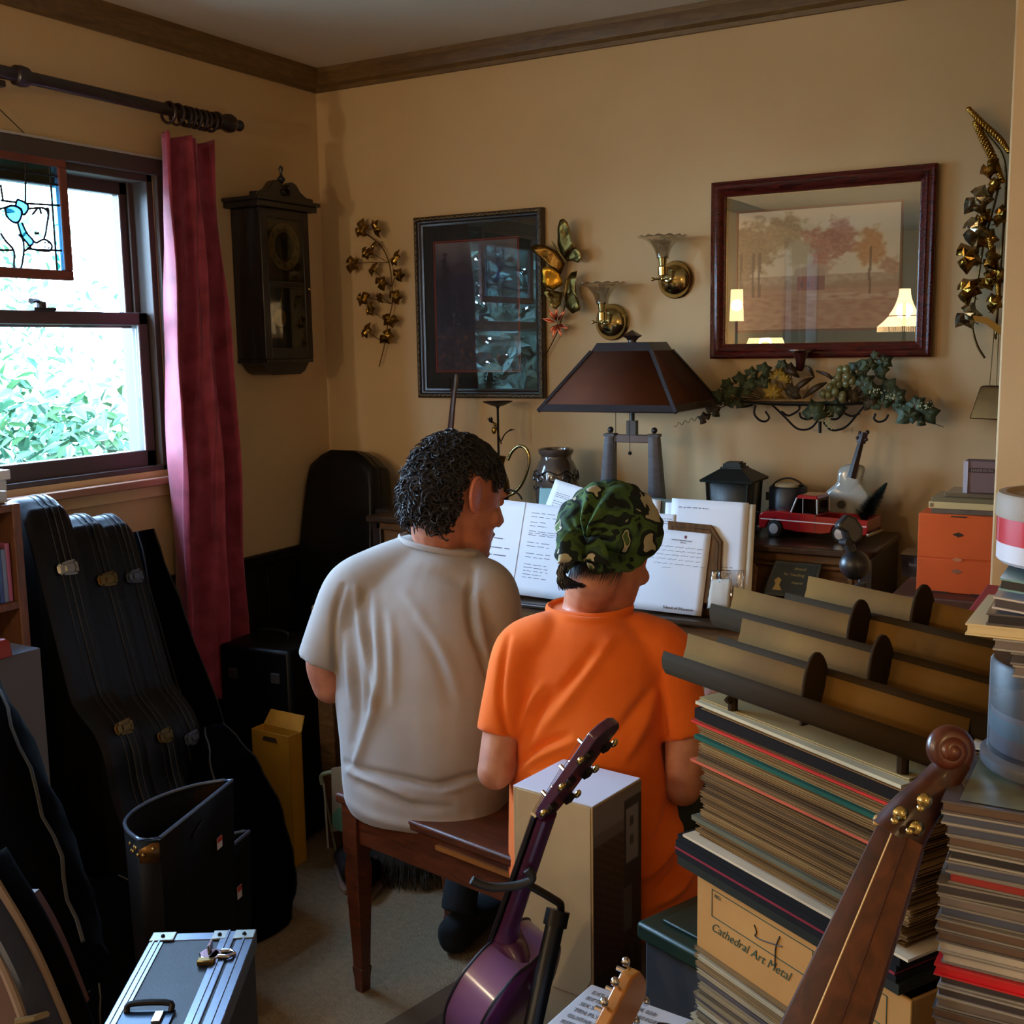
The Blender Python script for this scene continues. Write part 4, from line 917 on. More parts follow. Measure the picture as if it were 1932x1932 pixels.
# ---- ornate jar
jc = onp(1049, 880, -.17)
t = thing('ornate_jar', 'grey glazed jar with pewter scroll band left of the lamp', 'jar', jc)
jz = at(1049, 846, y=-.17).z-PZ; s = jz/.2; rr = (at(1085, 880, y=-.17).x-at(1012, 880, y=-.17).x)/2
GLZ = mat('grey brown glaze', (86, 78, 72), .15, coat=.8, noise=(8, .9), col2=(60, 40, 28))
prof = [(.62, 0), (.8, .01), (.9, .03), (1.0, .07), (1.0, .115), (.95, .14), (.82, .162), (.72, .17), (.7, .178), (.76, .184), (.82, .19), (.82, .197), (.76, .2), (.66, .198), (.62, .18), (.5, .17), (.01, .165)]
part(MB().lathe([(r*rr, z*s) for r, z in prof], jc, 36), 'body', GLZ, t)
mb = MB()
for k in range(10):
    a0_ = k*2*PI/10
    P = []
    for i in range(22):
        tt = i/21*2.2*PI; q_ = .018*(1-i/26); aa = a0_+q_*math.cos(tt)/rr; zz = .118*s+q_*math.sin(tt)*.9; P.append(jc+V((math.cos(aa)*(rr+.002), math.sin(aa)*(rr+.002), zz)))
    mb.tube(P, .0022, 6)
mb.tube([jc+V((math.cos(k*PI/24)*(rr*.985), math.sin(k*PI/24)*(rr*.985), .135*s+.006*math.sin(k*.9))) for k in range(48)], .0026, 6, loop=True)
mb.tube([jc+V((math.cos(k*PI/24)*(rr+.001), math.sin(k*PI/24)*(rr+.001), .09*s-.006*math.sin(k*.9))) for k in range(48)], .0026, 6, loop=True)
part(mb, 'pewter_scrollwork', mat('pewter', (120, 124, 132), .3, 1), t)
part(MB().ell(jc+V((.012, -rr*.93, .075*s)), (.024, .01, .02), n=14, m=8), 'amber_medallion', mat('amber glass', (130, 50, 20), .15, coat=.8), t)
# ---- brass pitcher behind the man's head
pc = onp(938, 900, -.2)
t = thing('brass_pitcher', 'brass pitcher with large curved handle behind the man\'s head', 'pitcher', pc)
part(MB().lathe([(.03, 0), (.034, .006), (.018, .02), (.02, .03), (.034, .05), (.04, .08), (.036, .11), (.026, .14), (.022, .16), (.028, .18), (.03, .184), (.02, .18), (.001, .17)], pc, 24), 'body', mat('dark brass', (120, 92, 44), .3, 1), t)
hp = [(958, 868), (966, 852), (979, 842), (992, 846), (998, 862), (996, 884), (986, 910), (972, 928), (957, 936)]
part(MB().tube(spline([at(px, py, y=-.2) for px, py in hp], 6), .0052, 10), 'handle', GOLD, t)
part(MB().tube(spline([at(px, py, y=-.21) for px, py in ((948, 925), (965, 925), (978, 932), (985, 942))], 6), .003, 8), 'foot_scroll', IRON, t)
# ---- candle stand with leaf
cs = at(945, 800, y=-.13); cs = V((cs.x, cs.y, PZ))
t = thing('candle_stand', 'slim dark iron candle stand with round dish and leafy twig', 'candle holder', cs)
dz_ = at(939, 765, y=-.13).z
part(MB().lathe([(.04, 0), (.04, .004), (.006, .01), (.004, .02), (.0035, dz_-PZ-.01), (.006, dz_-PZ-.004), (.02, dz_-PZ), (.046, dz_-PZ+.011), (.047, dz_-PZ+.013), (.02, dz_-PZ+.008), (.001, dz_-PZ+.007)], V((at(939, 765, y=-.13).x, -.13, PZ)), 28), 'dish_and_stem', IRON, t)
part(MB().tube(spline([at(px, py, y=-.135) for px, py in ((946, 838), (941, 822), (937, 808), (930, 796), (920, 790))], 5), .002, 6).tube(spline([at(px, py, y=-.135) for px, py in ((946, 832), (952, 820), (962, 812), (972, 810))], 5), [.002]*10+[.003]*3+[.001]*3, 6), 'twig', IRON, t)
X, Y = basis((-.2, -1, .4), .6); part(leaf_mb(MB(), at(925, 791, y=-.14), .012, X, Y, [(-.3, -1), (.5, -.6), (.7, .2), (0, 1.2), (-.7, .3), (-.6, -.5)]), 'leaf', IRON, t, fixn=False, solid=.001)
part(MB().ell(at(932, 812, y=-.14), (.008, .006, .012)).ell(at(934, 801, y=-.14), .006).tube([at(930, 800, y=-.145), at(926, 801, y=-.147)], [.002, .0005], 5), 'bird', BRASS, t)
# ---- small wooden instrument neck rising behind the hair
t = thing('mandolin', 'small wooden stringed instrument whose neck rises behind the man\'s hair', 'instrument', onp(845, 900, -.12))
a, b_ = at(849, 820, y=-.12), at(857, 735, y=-.12); d_ = (b_-a).normalized()
part(MB().tube([a-d_*.06, b_], [.013, .0095], 8, flat=.6, up=(0, 1, 0)), 'neck', mat('mandolin neck', (74, 40, 24), .35, coat=.3), t)
part(MB().tube([b_-d_*.004, b_+d_*.03, b_+d_*.05], [.013, .014, .008], 8, flat=.4, up=(0, 1, 0)), 'headstock', DARKWOOD, t)
for k in range(3):
    for s in (-1, 1): part(MB().ell(b_+d_*(.008+.013*k)+V((s*.019, 0, 0)), (.006, .004, .004), n=8, m=6), 'tuning_peg', IRON, t)
bc = V((a.x-.01, -.12, PZ+.075)); part(MB().ell(bc, (.06, .03, .072), n=24, m=14), 'body', mat('mandolin body', (120, 66, 30), .3, coat=.4), t)
# ---- tiny tabletop stand showing left of the hair
t = build(MB().box(at(742, 962, y=-.2)-V((0, 0, .0)), (.075, .1, .012)).bx(at(738, 960, y=-.2).x-.03, at(738, 960, y=-.2).x+.03, -.23, -.17, PZ, at(742, 962, y=-.2).z), 'small_box', DARKWOOD, None, bevel=.002)
tag(t, 'small dark wooden box on the left end of the piano', 'box')
# ---- candle lantern (dark metal, pitched roof)
lc = onp(1385, 940, -.16)
t = thing('metal_lantern', 'dark green metal lantern with pitched roof right of the lamp', 'lantern', lc)
LM = mat('verdigris black metal', (38, 42, 36), .5, .4, noise=(20, .5), col2=(26, 28, 26))
zr0, zr1, zr2 = at(1385, 906, y=-.16).z-PZ, at(1385, 880, y=-.16).z-PZ, at(1385, 871, y=-.16).z-PZ
hw_ = (at(1432, 900, y=-.16).x-at(1336, 900, y=-.16).x)/2
def rc(w_, z, d_=None): d_ = d_ or w_; return [lc+V((a*w_, b_*d_, z)) for a, b_ in ((-1, -1), (1, -1), (1, 1), (-1, 1))]
part(MB().loft([rc(hw_, zr0), rc(hw_*1.02, zr0+.006), rc(hw_*.42, zr1-.004), rc(hw_*.42, zr1)]), 'roof', LM, t)
part(MB().loft([rc(hw_*.34, zr1), rc(hw_*.34, zr2-.004), rc(hw_*.26, zr2-.004), rc(hw_*.26, zr2+.0)]), 'chimney', LM, t)
for a in (-1, 1):
    for b_ in (-1, 1): part(MB().tube([lc+V((a*hw_*.8, b_*hw_*.8, zr0)), lc+V((a*hw_*.72, b_*hw_*.72, .012))], .0045, 4), 'corner_post', LM, t)
for (p, q_) in (((-1, -1), (1, -1)), ((1, -1), (1, 1)), ((1, 1), (-1, 1)), ((-1, 1), (-1, -1))):
    part(MB().add([lc+V((p[0]*hw_*.78, p[1]*hw_*.78, zr0)), lc+V((q_[0]*hw_*.78, q_[1]*hw_*.78, zr0)), lc+V((q_[0]*hw_*.7, q_[1]*hw_*.7, .012)), lc+V((p[0]*hw_*.7, p[1]*hw_*.7, .012))], [(0, 1, 2, 3)]), 'pane', glass_mat('frosted pane', (160, 168, 165), .6, 1.3, .10, .4), t, solid=.001, fixn=False)
part(MB().loft([rc(hw_*.85, 0), rc(hw_*.85, .008), rc(hw_*.76, .014)]), 'base', LM, t)
part(MB().cyl(lc+V((0, 0, .014)), lc+V((0, 0, .06)), .018, n=16), 'candle', mat('candle wax', (170, 164, 140), .5), t)
r_ = random.Random(4); mb = MB()
for k in range(26):
    s_ = rnd.choice((-1, 1)); p = lc+V((s_*hw_*r_.uniform(.9, 1.15), -hw_*.6+r_.uniform(-.02, .02), r_.uniform(.0, .03)))
    P = [p];
    for i in range(5): P.append(P[-1]+V((s_*r_.uniform(-.006, .012), r_.uniform(-.008, .008), r_.uniform(-.003, .014))))
    mb.tube(P, .0015, 4)
part(mb, 'twig_wreath', mat('twigs', (46, 36, 32), .8), t, kind='stuff')
# ---- black candle pot with arched handle
kc = onp(1487, 930, -.13)
t = thing('black_candle_pot', 'blue-black candle pot with arched wire handle behind the toy truck', 'candle holder', kc)
kz = at(1487, 916, y=-.13).z-PZ; kr = (at(1523, 930, y=-.13).x-at(1452, 930, y=-.13).x)/2
part(MB().lathe([(kr*.95, 0), (kr, .004), (kr*.98, kz-.006), (kr*.9, kz), (kr*.8, kz-.001), (kr*.8, kz-.01), (.001, kz-.01)], kc, 32), 'pot', mat('blue black enamel', (28, 34, 44), .4), t)
part(MB().lathe([(kr*.62, kz-.01), (kr*.62, kz+.004), (kr*.5, kz+.007), (.001, kz+.007)], kc+V((-.004, 0, 0)), 24), 'candle', mat('cream wax', (190, 180, 150), .5), t)
part(MB().tube([kc+V((kr*1.02*math.cos(a_), 0, kz*.75+.052*math.sin(a_))) for a_ in [PI*i/20 for i in range(21)]], .0024, 8), 'handle', IRON, t)
part(MB().box(kc+V((-kr-.004, 0, kz*.75)), (.01, .01, .022)).box(kc+V((kr+.004, 0, kz*.75)), (.01, .01, .022)), 'lug', IRON, t)
# ---- glass guitar bottle
gc = at(1598, 1000, y=-.10); gb = V((gc.x, -.10, PZ))
t = thing('glass_guitar_bottle', 'milky glass guitar-shaped bottle with brown neck behind the toy truck', 'bottle', gb)
out = [(1556, 930), (1553, 945), (1556, 965), (1568, 985), (1590, 996), (1615, 998), (1638, 990), (1650, 972), (1652, 950), (1645, 930), (1632, 915), (1626, 903), (1634, 890), (1631, 876), (1612, 874), (1592, 876), (1582, 884), (1582, 900), (1580, 912), (1566, 920)]
P = [at(px, py, y=-.11) for px, py in out]; c = sum(P, V((0, 0, 0)))/len(P)
rings = []
for dy, k in ((-.022, .9), (-.012, .985), (0, 1.0), (.012, .985), (.022, .9)): rings.append([c+(p-c)*k+V((0, dy, 0)) for p in P])
MILK = mat('milky glass', (206, 208, 200), .12, coat=.9, trans=.25, noise=(6, .7), col2=(150, 156, 150))
o = part(MB().loft(rings), 'body', MILK, t, ang=70, sub=1)
part(MB().cyl(at(1587, 952, y=-.138), at(1587, 952, y=-.131), .011, n=20), 'sound_hole', mat('dark hole', (30, 28, 34), .5), t)
a, b_ = at(1606, 902, y=-.137), at(1625, 832, y=-.125); d_ = (b_-a).normalized()
GN = mat('toy guitar neck', (56, 34, 26), .45, wood=(12, (6, 1, 1)), col2=(40, 24, 20))
part(MB().tube([a, b_], [.0115, .008], 4, flat=.6, up=(0, 1, 0)), 'neck', GN, t)
part(MB().tube([b_-d_*.006, b_+d_*.01, b_+d_*.024], [.012, .013, .012], 4, flat=.5, up=(0, 1, 0)).ell(b_+d_*.022+V((.01, 0, .002)), .006, n=8, m=6).ell(b_+d_*.008+V((-.012, 0, 0)), .005, n=8, m=6).ell(b_+d_*.022+V((-.009, 0, 0)), .005, n=8, m=6).ell(b_+d_*.004+V((.012, 0, 0)), .005, n=8, m=6), 'headstock', GN, t)
# ---- red toy pickup
o1 = V((1.652, -.232, PZ)); ang_ = -.12
tk = thing('toy_pickup_truck', 'red die-cast pickup truck with white stripe on the piano', 'toy truck', o1, ang_)
T = wm(tk) @ Matrix.Diagonal((1.02, 1, 1.14, 1)); RED = mat('toy red enamel', (150, 22, 26), .2, coat=.7); 
L1 = .292; Wd = .105
def px_(poly, y0, y1, m, name, bev=.003): return part(MB(T).prism(poly, (0, y0, 0), (1, 0, 0), (0, 0, 1), (0, y1-y0, 0)), name, m, tk, bevel=bev)
def arch(cx, r, n=7): return [(cx+r*math.cos(PI-PI*i/n), .020+r*math.sin(PI-PI*i/n)) for i in range(n+1)]
side = [(0, .018)]+arch(.045, .025)+[(.11, .016), (.175, .016)]+arch(.222, .025)+[(L1, .022), (L1, .056), (.155, .056), (.155, .060), (.085, .060), (.06, .062), (.012, .058), (0, .050)]
px_(side, 0, .006, RED, 'side_panel'); px_(side, Wd-.006, Wd, RED, 'side_panel')
px_([(0, .02), (.0, .05), (.012, .058), (.06, .062), (.088, .061), (.088, .022)], .006, Wd-.006, RED, 'hood')
px_([(.088, .02), (.155, .02), (.155, .058), (.088, .06)], .006, Wd-.006, RED, 'cab_floor')
px_([(.155, .026), (L1, .026), (L1, .034), (.155, .034)], .006, Wd-.006, mat('bed floor', (110, 20, 22), .4), 'bed')
px_([(L1-.005, .03), (L1, .03), (L1, .056), (L1-.005, .056)], .006, Wd-.006, RED, 'tailgate', .001)
mb = MB(T); mb.loft([[V((x, y, z)) for x, y in ((.098, .008), (.158, .008), (.158, Wd-.008), (.098, Wd-.008))] for z in (.094,)]+[[V((x, y, z)) for x, y in ((.104, .014), (.153, .014), (.153, Wd-.014), (.104, Wd-.014))] for z in (.102,)]); part(mb, 'roof', RED, tk, bevel=.002)
mb = MB(T)
for y in (.01, Wd-.01):
    for a, b_ in (((.086, .06), (.101, .094)), ((.157, .06), (.156, .094)), ((.118, .06), (.118, .094))): mb.tube([(a[0], y, a[1]), (b_[0], y, b_[1])], .0022 if a[0] != .118 else .001, 6)
part(mb, 'window_pillar', mat('toy chrome white', (200, 198, 195), .3, .3), tk)
mb = MB(T).prism([(.088, .06), (.156, .06), (.155, .094), (.102, .094)], (0, .012, 0), (1, 0, 0), (0, 0, 1), (0, Wd-.024, 0)); part(mb, 'cab_glass', glass_mat('toy glass', (150, 120, 115), .02), tk, smooth=False)
part(MB(T).box((.128, Wd/2, .05), (.03, .08, .03)), 'seat', mat('toy seat', (60, 40, 38), .7), tk, bevel=.004)
part(MB(T).bx(.005, L1-.002, -.0008, 0, .040, .0425), 'side_stripe', mat('stripe white', (225, 205, 200), .4), tk, label='thin white side stripe')
part(MB(T).bx(.112, .113, -.0006, 0, .018, .06).bx(.155, .156, -.0006, 0, .018, .056).bx(.086, .087, -.0006, 0, .018, .06), 'door_seam', mat('seam', (60, 8, 10), .6), tk)
for x in (.045, .222):
    for y in (-.003, Wd-.011):
        w_ = part(MB(T).cyl((x, y, .0205), (x, y+.014, .0205), .0205, n=28), 'wheel', mat('tyre', (24, 23, 24), .7), tk, bevel=.002)
        part(MB(T).lathe([(.001, 0), (.006, .0005), (.007, .003), (.0115, .001), (.0125, .003), (.001, .004)], (x, y-.0005 if y < .01 else y+.0145, .0205), 20, Matrix.Rotation(PI/2 if y < .01 else -PI/2, 3, 'X')), 'hubcap', mat('hub silver', (205, 205, 205), .35, .4), w_)
part(MB(T).bx(-.006, .002, .0, Wd, .016, .024).bx(L1-.002, L1+.005, 0, Wd, .018, .026), 'bumper', CHROME, tk, bevel=.002)
# ---- bottle-brush tree in the truck bed
a, b_ = at(1622, 985, y=-.17), at(1671, 914, y=-.17)
t = thing('miniature_tree', 'dark green bottle-brush tree tilted in the truck bed', 'toy tree', a)
d_ = (b_-a); n_ = d_.normalized(); A_ = n_.cross(V((0, 1, 0))).normalized(); B_ = n_.cross(A_); mb = MB(); r_ = random.Random(8)
for i in range(2600):
    u = r_.random()**.8; rr = .034*(1-u)**.8+.002; an = r_.uniform(0, 2*PI); o_ = a+d_*(.08+.92*u); dr = A_*math.cos(an)+B_*math.sin(an)
    e = o_+dr*rr*r_.uniform(.8, 1.1)+n_*.006; s_ = n_.cross(dr)*.0018
    mb.add([o_-s_, o_+s_, e], [(0, 1, 2)])
part(mb, 'needles', mat('dark tree green', (26, 48, 40), .8), t, fixn=False, smooth=False, kind='stuff'); part(MB().cyl(a-d_*.12, a+d_*.95, .0022, .001, 6), 'trunk', IRON, t)

# ================================================================ CHEST AND BOXES RIGHT OF THE PIANO
CT = .928
CHW = mat('red brown chest', (86, 44, 28), .5, wood=(8, (1, 6, 6)), col2=(62, 32, 22)); 
ch = thing('wooden_chest', 'red-brown wooden chest under the orange box right of the piano', 'chest', (2.33, -.36, 0))
part(MB().bx(2.075, 2.62, -.56, -.12, .05, CT-.09), 'body', CHW, ch, bevel=.004); part(MB().bx(2.07, 2.625, -.565, -.115, CT-.085, CT), 'lid', CHW, ch, bevel=.004)
part(MB().bx(2.075, 2.62, -.56, -.12, 0, .05), 'plinth', DARKWOOD, ch)
e = at(1733, 968, y=-.5); X0 = e.x; W_ = .20
ob = thing('orange_box', 'bright orange square drawer box with small black emblems on the chest', 'box', (X0+W_/2, -.42, CT))
ORG = mat('orange card', (222, 92, 22), .6, noise=(3, .3), col2=(205, 80, 16)); oz = e.z
part(MB().bx(X0, X0+W_, -.498, -.34, CT, oz), 'body', ORG, ob, bevel=.002)
for za_, zb_ in ((CT+.0, CT+.078), (CT+.080, oz)): part(MB().bx(X0+.001, X0+W_-.001, -.5005, -.498, za_+.0012, zb_-.0012), 'drawer_front', ORG, ob, bevel=.0006)
EM = mat('emblem black', (40, 30, 24), .4)
cx_ = at(1808, 1010, y=-.5).x
for zz, m_ in ((at(1808, 1009, y=-.5).z, EM), (at(1805, 1056, y=-.5).z, mat('emblem faint', (196, 120, 84), .4)), (at(1802, 1078, y=-.5).z, mat('emblem grey', (150, 110, 96), .3, .5))):
    part(MB().prism([(-.012, 0), (-.006, .0035), (-.003, .0035), (0, .0065), (.003, .0035), (.006, .0035), (.012, 0), (.006, -.0035), (.003, -.0035), (0, -.0065), (-.003, -.0035), (-.006, -.0035)], (cx_, -.5006, zz), (1, 0, 0), (0, 0, 1), (0, -.0008, 0)), 'emblem', m_, ob)
part(MB().bx(cx_-.017, cx_+.017, -.502, -.5, oz-.005, oz-.002).bx(X0+.002, X0+.07, -.502, -.5, CT-.0, CT+.003).bx(X0+.12, X0+W_-.002, -.502, -.5, CT, CT+.003), 'slot', EM, ob)
def slab(name, label, x0, x1, y0, y1, z0, z1, m, cat='box', bev=.001, group=None, rz=0):
    t = build(MB().box(((x0+x1)/2, (y0+y1)/2, (z0+z1)/2), (x1-x0, y1-y0, z1-z0), rz), name, m, None, bevel=bev); return tag(t, label, cat, group)
cx0 = at(1752, 962, y=-.49).x
slab('cassette_case', 'clear grey cassette case between cream box and orange box', cx0+.006, cx0+.15, -.49, -.36, oz, oz+.012, mat('grey case', (108, 98, 88), .3, coat=.5, noise=(30, .8), col2=(60, 52, 48)), 'case')
slab('cream_box', 'flat cream box lying on top of the orange box', cx0, cx0+.17, -.492, -.36, oz+.012, oz+.027, mat('cream card', (205, 182, 128), .7))
part(MB().bx(cx0+.003, cx0+.010, -.4926, -.4918, oz+.015, oz+.024), 'stamp', mat('stamp brown', (130, 104, 70), .7), bpy.data.objects['cream_box'])
slab('compact_disc_case', 'greenish plastic disc case on top of the cream box', cx0+.005, cx0+.147, -.49, -.365, oz+.027, oz+.037, mat('olive case', (108, 98, 72), .3, coat=.5), 'case')
slab('compact_disc_case', 'shifted brown disc case under the small pink-grey box', cx0+.03, cx0+.172, -.47, -.345, oz+.037, oz+.046, mat('brown case', (96, 80, 62), .3, coat=.5), 'case')
rx = at(1817, 930, y=-.45).x; rz0 = oz+.046; rz1 = at(1825, 870, y=-.45).z
sb = thing('small_sound_box', 'small pinkish grey box with dark lettered band left of the partition edge', 'box', (rx+.06, -.42, rz0))
part(MB().bx(rx, rx+.12, -.45, -.39, rz0, rz1), 'body', mat('pink grey cloth', (120, 92, 88), .8), sb, bevel=.002)
part(MB().bx(rx-.001, rx+.009, -.452, -.445, rz0, rz1), 'edge', mat('pale edge', (186, 182, 196), .5), sb)
bz = lerp(rz0, rz1, .72); part(MB().bx(rx+.010, rx+.12, -.4515, -.449, bz-.005, bz+.005), 'band', mat('band maroon', (52, 26, 30), .5), sb)
text('HARRISON', .0095, frame((rx+.015, -.452, bz-.0032), (1, 0, 0), Z=(0, -1, 0)), 'lettering', mat('band letters', (150, 130, 124), .5), sb, .0002)
part(MB().tube([(rx+.07, -.4515, rz0+.004), (rx+.09, -.4515, bz-.01)], .0014, 5), 'cord', mat('dark red cord', (70, 20, 20), .6), sb)
c = at(1735, 1045, y=-.3); tag(build(MB().loft([[V((c.x+a*.035*k, -.3+b_*.05*k, z)) for a, b_ in ((-1, -1), (1, -1), (1, 1), (-1, 1))] for z, k in ((CT, .9), (CT+.05, 1), (CT+.055, 1.08))]), 'plastic_tub', glass_mat('clear tub', (215, 215, 225), .15, 1.5, .1, 1.3), None, solid=.001), 'small clear plastic tub on the chest beside the orange box', 'tub')
# ================================================================ PEOPLE
def atd(px, py, zc): return CAM+ray(px, py)*zc
def proj_np(co):
    d = co-np.array(CAM); z = d @ np.array(_f)
    return 966+FOC*(d @ np.array(_r))/z, 966-FOC*(d @ np.array(_u))/z, z
def ring_h(px, py, zc, Wpx, b, th, n=28, tilt=0.0, pw=2.25):
    """horizontal torso ring whose seen half-width is Wpx pixels; th = body heading"""
    c = atd(px, py, zc); W = Wpx*zc/FOC
    view = math.atan2(c.x-CAM.x, c.y-CAM.y); dl = th-view
    a = math.sqrt(max(.0004, W*W-(b*math.sin(dl))**2))/abs(math.cos(dl))
    X = V((math.cos(th), -math.sin(th), 0)); Y = V((math.sin(th), math.cos(th), 0))
    R = []
    for k in range(n):
        t = 2*PI*k/n; cx, sy = math.cos(t), math.sin(t)
        e = 2/pw; p = c+X*(a*math.copysign(abs(cx)**e, cx))+Y*(b*math.copysign(abs(sy)**e, sy)); p.z += tilt*math.sin(t)*b
        R.append(p)
    return R
def head_mesh(mb, O, F, U, s=1.0, nose=1.0):
    """head at O (between the ears), facing F, crown towards U"""
    F = V(F).normalized(); U = V(U); Lf = U.cross(F).normalized(); U = F.cross(Lf)
    P = lambda x, y, z: O+(F*x+Lf*y+U*z)*s
    rows = [(-.122, .078, .035, .018), (-.112, .094, .012, .033), (-.092, .097, -.02, .05), (-.066, .093, -.05, .06), (-.036, .092, -.078, .067), (-.005, .09, -.096, .073), (.03, .094, -.104, .077), (.062, .09, -.101, .074), (.09, .074, -.086, .063), (.11, .048, -.062, .046), (.121, .015, -.03, .02)]
    rings = []
    for z, xf, xb, hw_ in rows:
        cx_ = (xf+xb)/2; a = (xf-xb)/2; rings.append([P(cx_+a*math.cos(2*PI*k/26), hw_*math.copysign(abs(math.sin(2*PI*k/26))**.85, math.sin(2*PI*k/26)), z) for k in range(26)])
    mb.loft(rings)
    mb.tube([P(.086, 0, .022), P(.1, 0, .0), P(.117*nose, 0, -.028), P(.108, 0, -.04)], [.007*s, .0085*s, .0105*s, .009*s], 10)
    for sd in (-1, 1):
        mb.ell(P(.1, sd*.012, -.037), (.0075*s,)*3, n=10, m=8)
        mb.ell(P(.085, sd*.032, .024), (.012*s, .02*s, .008*s), frame((0, 0, 0), F, Y=Lf).to_3x3(), 12, 8)
        mb.ell(P(.07, sd*.045, -.03), (.02*s, .018*s, .02*s), n=12, m=8)
    R = frame((0, 0, 0), F, Y=Lf).to_3x3()
    mb.ell(P(.094, 0, -.060), (.012*s, .024*s, .006*s), R, 12, 8); mb.ell(P(.092, 0, -.073), (.012*s, .02*s, .0065*s), R, 12, 8); mb.ell(P(.088, 0, -.105), (.016*s, .022*s, .013*s), R, 12, 8)
    return P, R
def ear_mesh(mb, P, s, sd):
    pts = [(.008, .02), (.004, .034), (-.012, .038), (-.024, .028), (-.027, .008), (-.022, -.012), (-.012, -.026), (.0, -.031), (.006, -.022), (.007, -.008)]
    mb.tube(spline([P(x, sd*(.080+(-x)*.55), z) for x, z in pts], 4), .0042*s, 7)
    mb.prism([(x*.92, z*.92) for x, z in pts], P(0, sd*.078, 0), (P(1, sd*-.52, 0)-P(0, 0, 0)), (P(0, 0, 1)-P(0, 0, 0)), (P(0, sd*.006, 0)-P(0, 0, 0)))
def hand_mesh(mb, W, fw, up, sd, s=1.0):
    """palm, four unequal bent fingers and a thumb from the side of the palm; sd=+1: thumb towards +side"""
    fw = V(fw).normalized(); up = V(up); side = fw.cross(up).normalized(); up = side.cross(fw)
    P = lambda x, y, z: W+(fw*x+side*y+up*z)*s
    ring = lambda x, w_, h_: [P(x, w_*math.cos(2*PI*k/12), h_*math.sin(2*PI*k/12)) for k in range(12)]
    mb.loft([ring(-.01, .026, .019), ring(.02, .033, .017), ring(.055, .041, .015), ring(.085, .040, .013), ring(.095, .034, .009)])
    for k, (y, L_, r) in enumerate(((.030, .068, .0082), (.010, .078, .0086), (-.011, .074, .0084), (-.030, .058, .0074))):
        y *= sd
        a = P(.086, y, .0); b_ = P(.088+L_*.42, y*1.12, .004); c_ = P(.088+L_*.72, y*1.15, -.014); d_ = P(.088+L_*.88, y*1.15, -.034)
        mb.tube([a, b_, c_, d_], [r*s, r*s*.98, r*s*.9, r*s*.75], 8); mb.ell(d_, r*s*.75, n=8, m=6); mb.ell(b_, r*s*1.02, n=8, m=6)
    a, b_, c_ = P(.02, sd*.026, -.004), P(.05, sd*.056, -.014), P(.078, sd*.064, -.022)
    mb.tube([a, b_, c_], [.0125*s, .0105*s, .0085*s], 8); mb.ell(c_, .0085*s, n=8, m=6)
def limb(mb, pts, rs, n=14):
    P = spline(pts, 6); m_ = len(P); R = []
    for i in range(m_):
        t = i/(m_-1)*(len(rs)-1); k = min(int(t), len(rs)-2); R.append(lerp(rs[k], rs[k+1], t-k))
    mb.tube(P, R, n); mb.ell(P[0], R[0]*.98, n=14, m=10)
def folds(lines, view_only=True):
    """cloth folds: (pixel polyline, height m, half-width px)"""
    def f(co, no):
        X, Y, z = proj_np(co); d = np.zeros(len(co)); vd = co-np.array(CAM); vd /= np.linalg.norm(vd, axis=1)[:, None]
        face = np.clip(-(vd*no).sum(1)*1.6+.1, 0, 1)
        for pts, h_, sg_ in lines:
            P = np.array([(p.x, p.y) for p in spline([V((a, b_, 0)) for a, b_ in pts], 6)])
            best = np.full(len(co), 1e9); tb = np.zeros(len(co))
            for i in range(len(P)-1):
                a = P[i]; e = P[i+1]-a; L2 = e @ e+1e-9
                t = np.clip(((X-a[0])*e[0]+(Y-a[1])*e[1])/L2, 0, 1); q_ = (X-a[0]-t*e[0])**2+(Y-a[1]-t*e[1])**2
                m_ = q_ < best; best = np.where(m_, q_, best); tb = np.where(m_, (i+t)/(len(P)-1), tb)
            d += h_*np.exp(-best/(sg_*sg_))*np.sin(np.clip(tb, 0.06, .94)*PI)**.5*face
        s_ = np.array([noise.noise(V((p[0]*9, p[1]*9, p[2]*4))) for p in co])
        return d+.0035*s_
    return f
SKM = mat('tanned skin', (186, 124, 96), .55, noise=(30, .35), col2=(158, 96, 72), bump=(220, .15, .001), sss=.08)
SKB = mat('light skin', (196, 134, 104), .48, noise=(26, .25), col2=(176, 110, 84), bump=(240, .1, .001), sss=.08)
SHG = mat('grey cotton', (160, 152, 146), .9, bump=(900, .25, .001), noise=(6, .25), col2=(148, 139, 133), sheen=.2, spec=.15)
SHO = mat('orange cotton', (238, 112, 34), .88, bump=(900, .2, .001), noise=(5, .2), col2=(228, 100, 26), sheen=.15, spec=.15)
SHORT = mat('dark shorts', (30, 30, 36), .9, bump=(500, .2, .001)); SOCK = mat('black sock', (12, 12, 15), .95, bump=(700, .4, .001))
BTH = math.atan2(.192, .981)
# ---------------------------------------------------------------- the man
mz = 2.62
mth = -.16
man = thing('person', 'person with dark curly hair and grey t-shirt seated left on the bench', 'person', (1.17, -1.12, .48))
TR = [(806, 1528, 142, .135), (806, 1505, 153, .15), (806, 1470, 157, .155), (803, 1400, 158, .15), (798, 1320, 164, .145), (795, 1240, 166, .14), (796, 1170, 164, .13), (798, 1115, 146, .115), (806, 1074, 112, .10), (822, 1050, 92, .092), (828, 1036, 80, .082), (830, 1028, 74, .078)]
core = MB(); core.loft([ring_h(px, py, mz, max(W_-26, 30), max(b_-.034, .045), mth) for px, py, W_, b_ in TR])
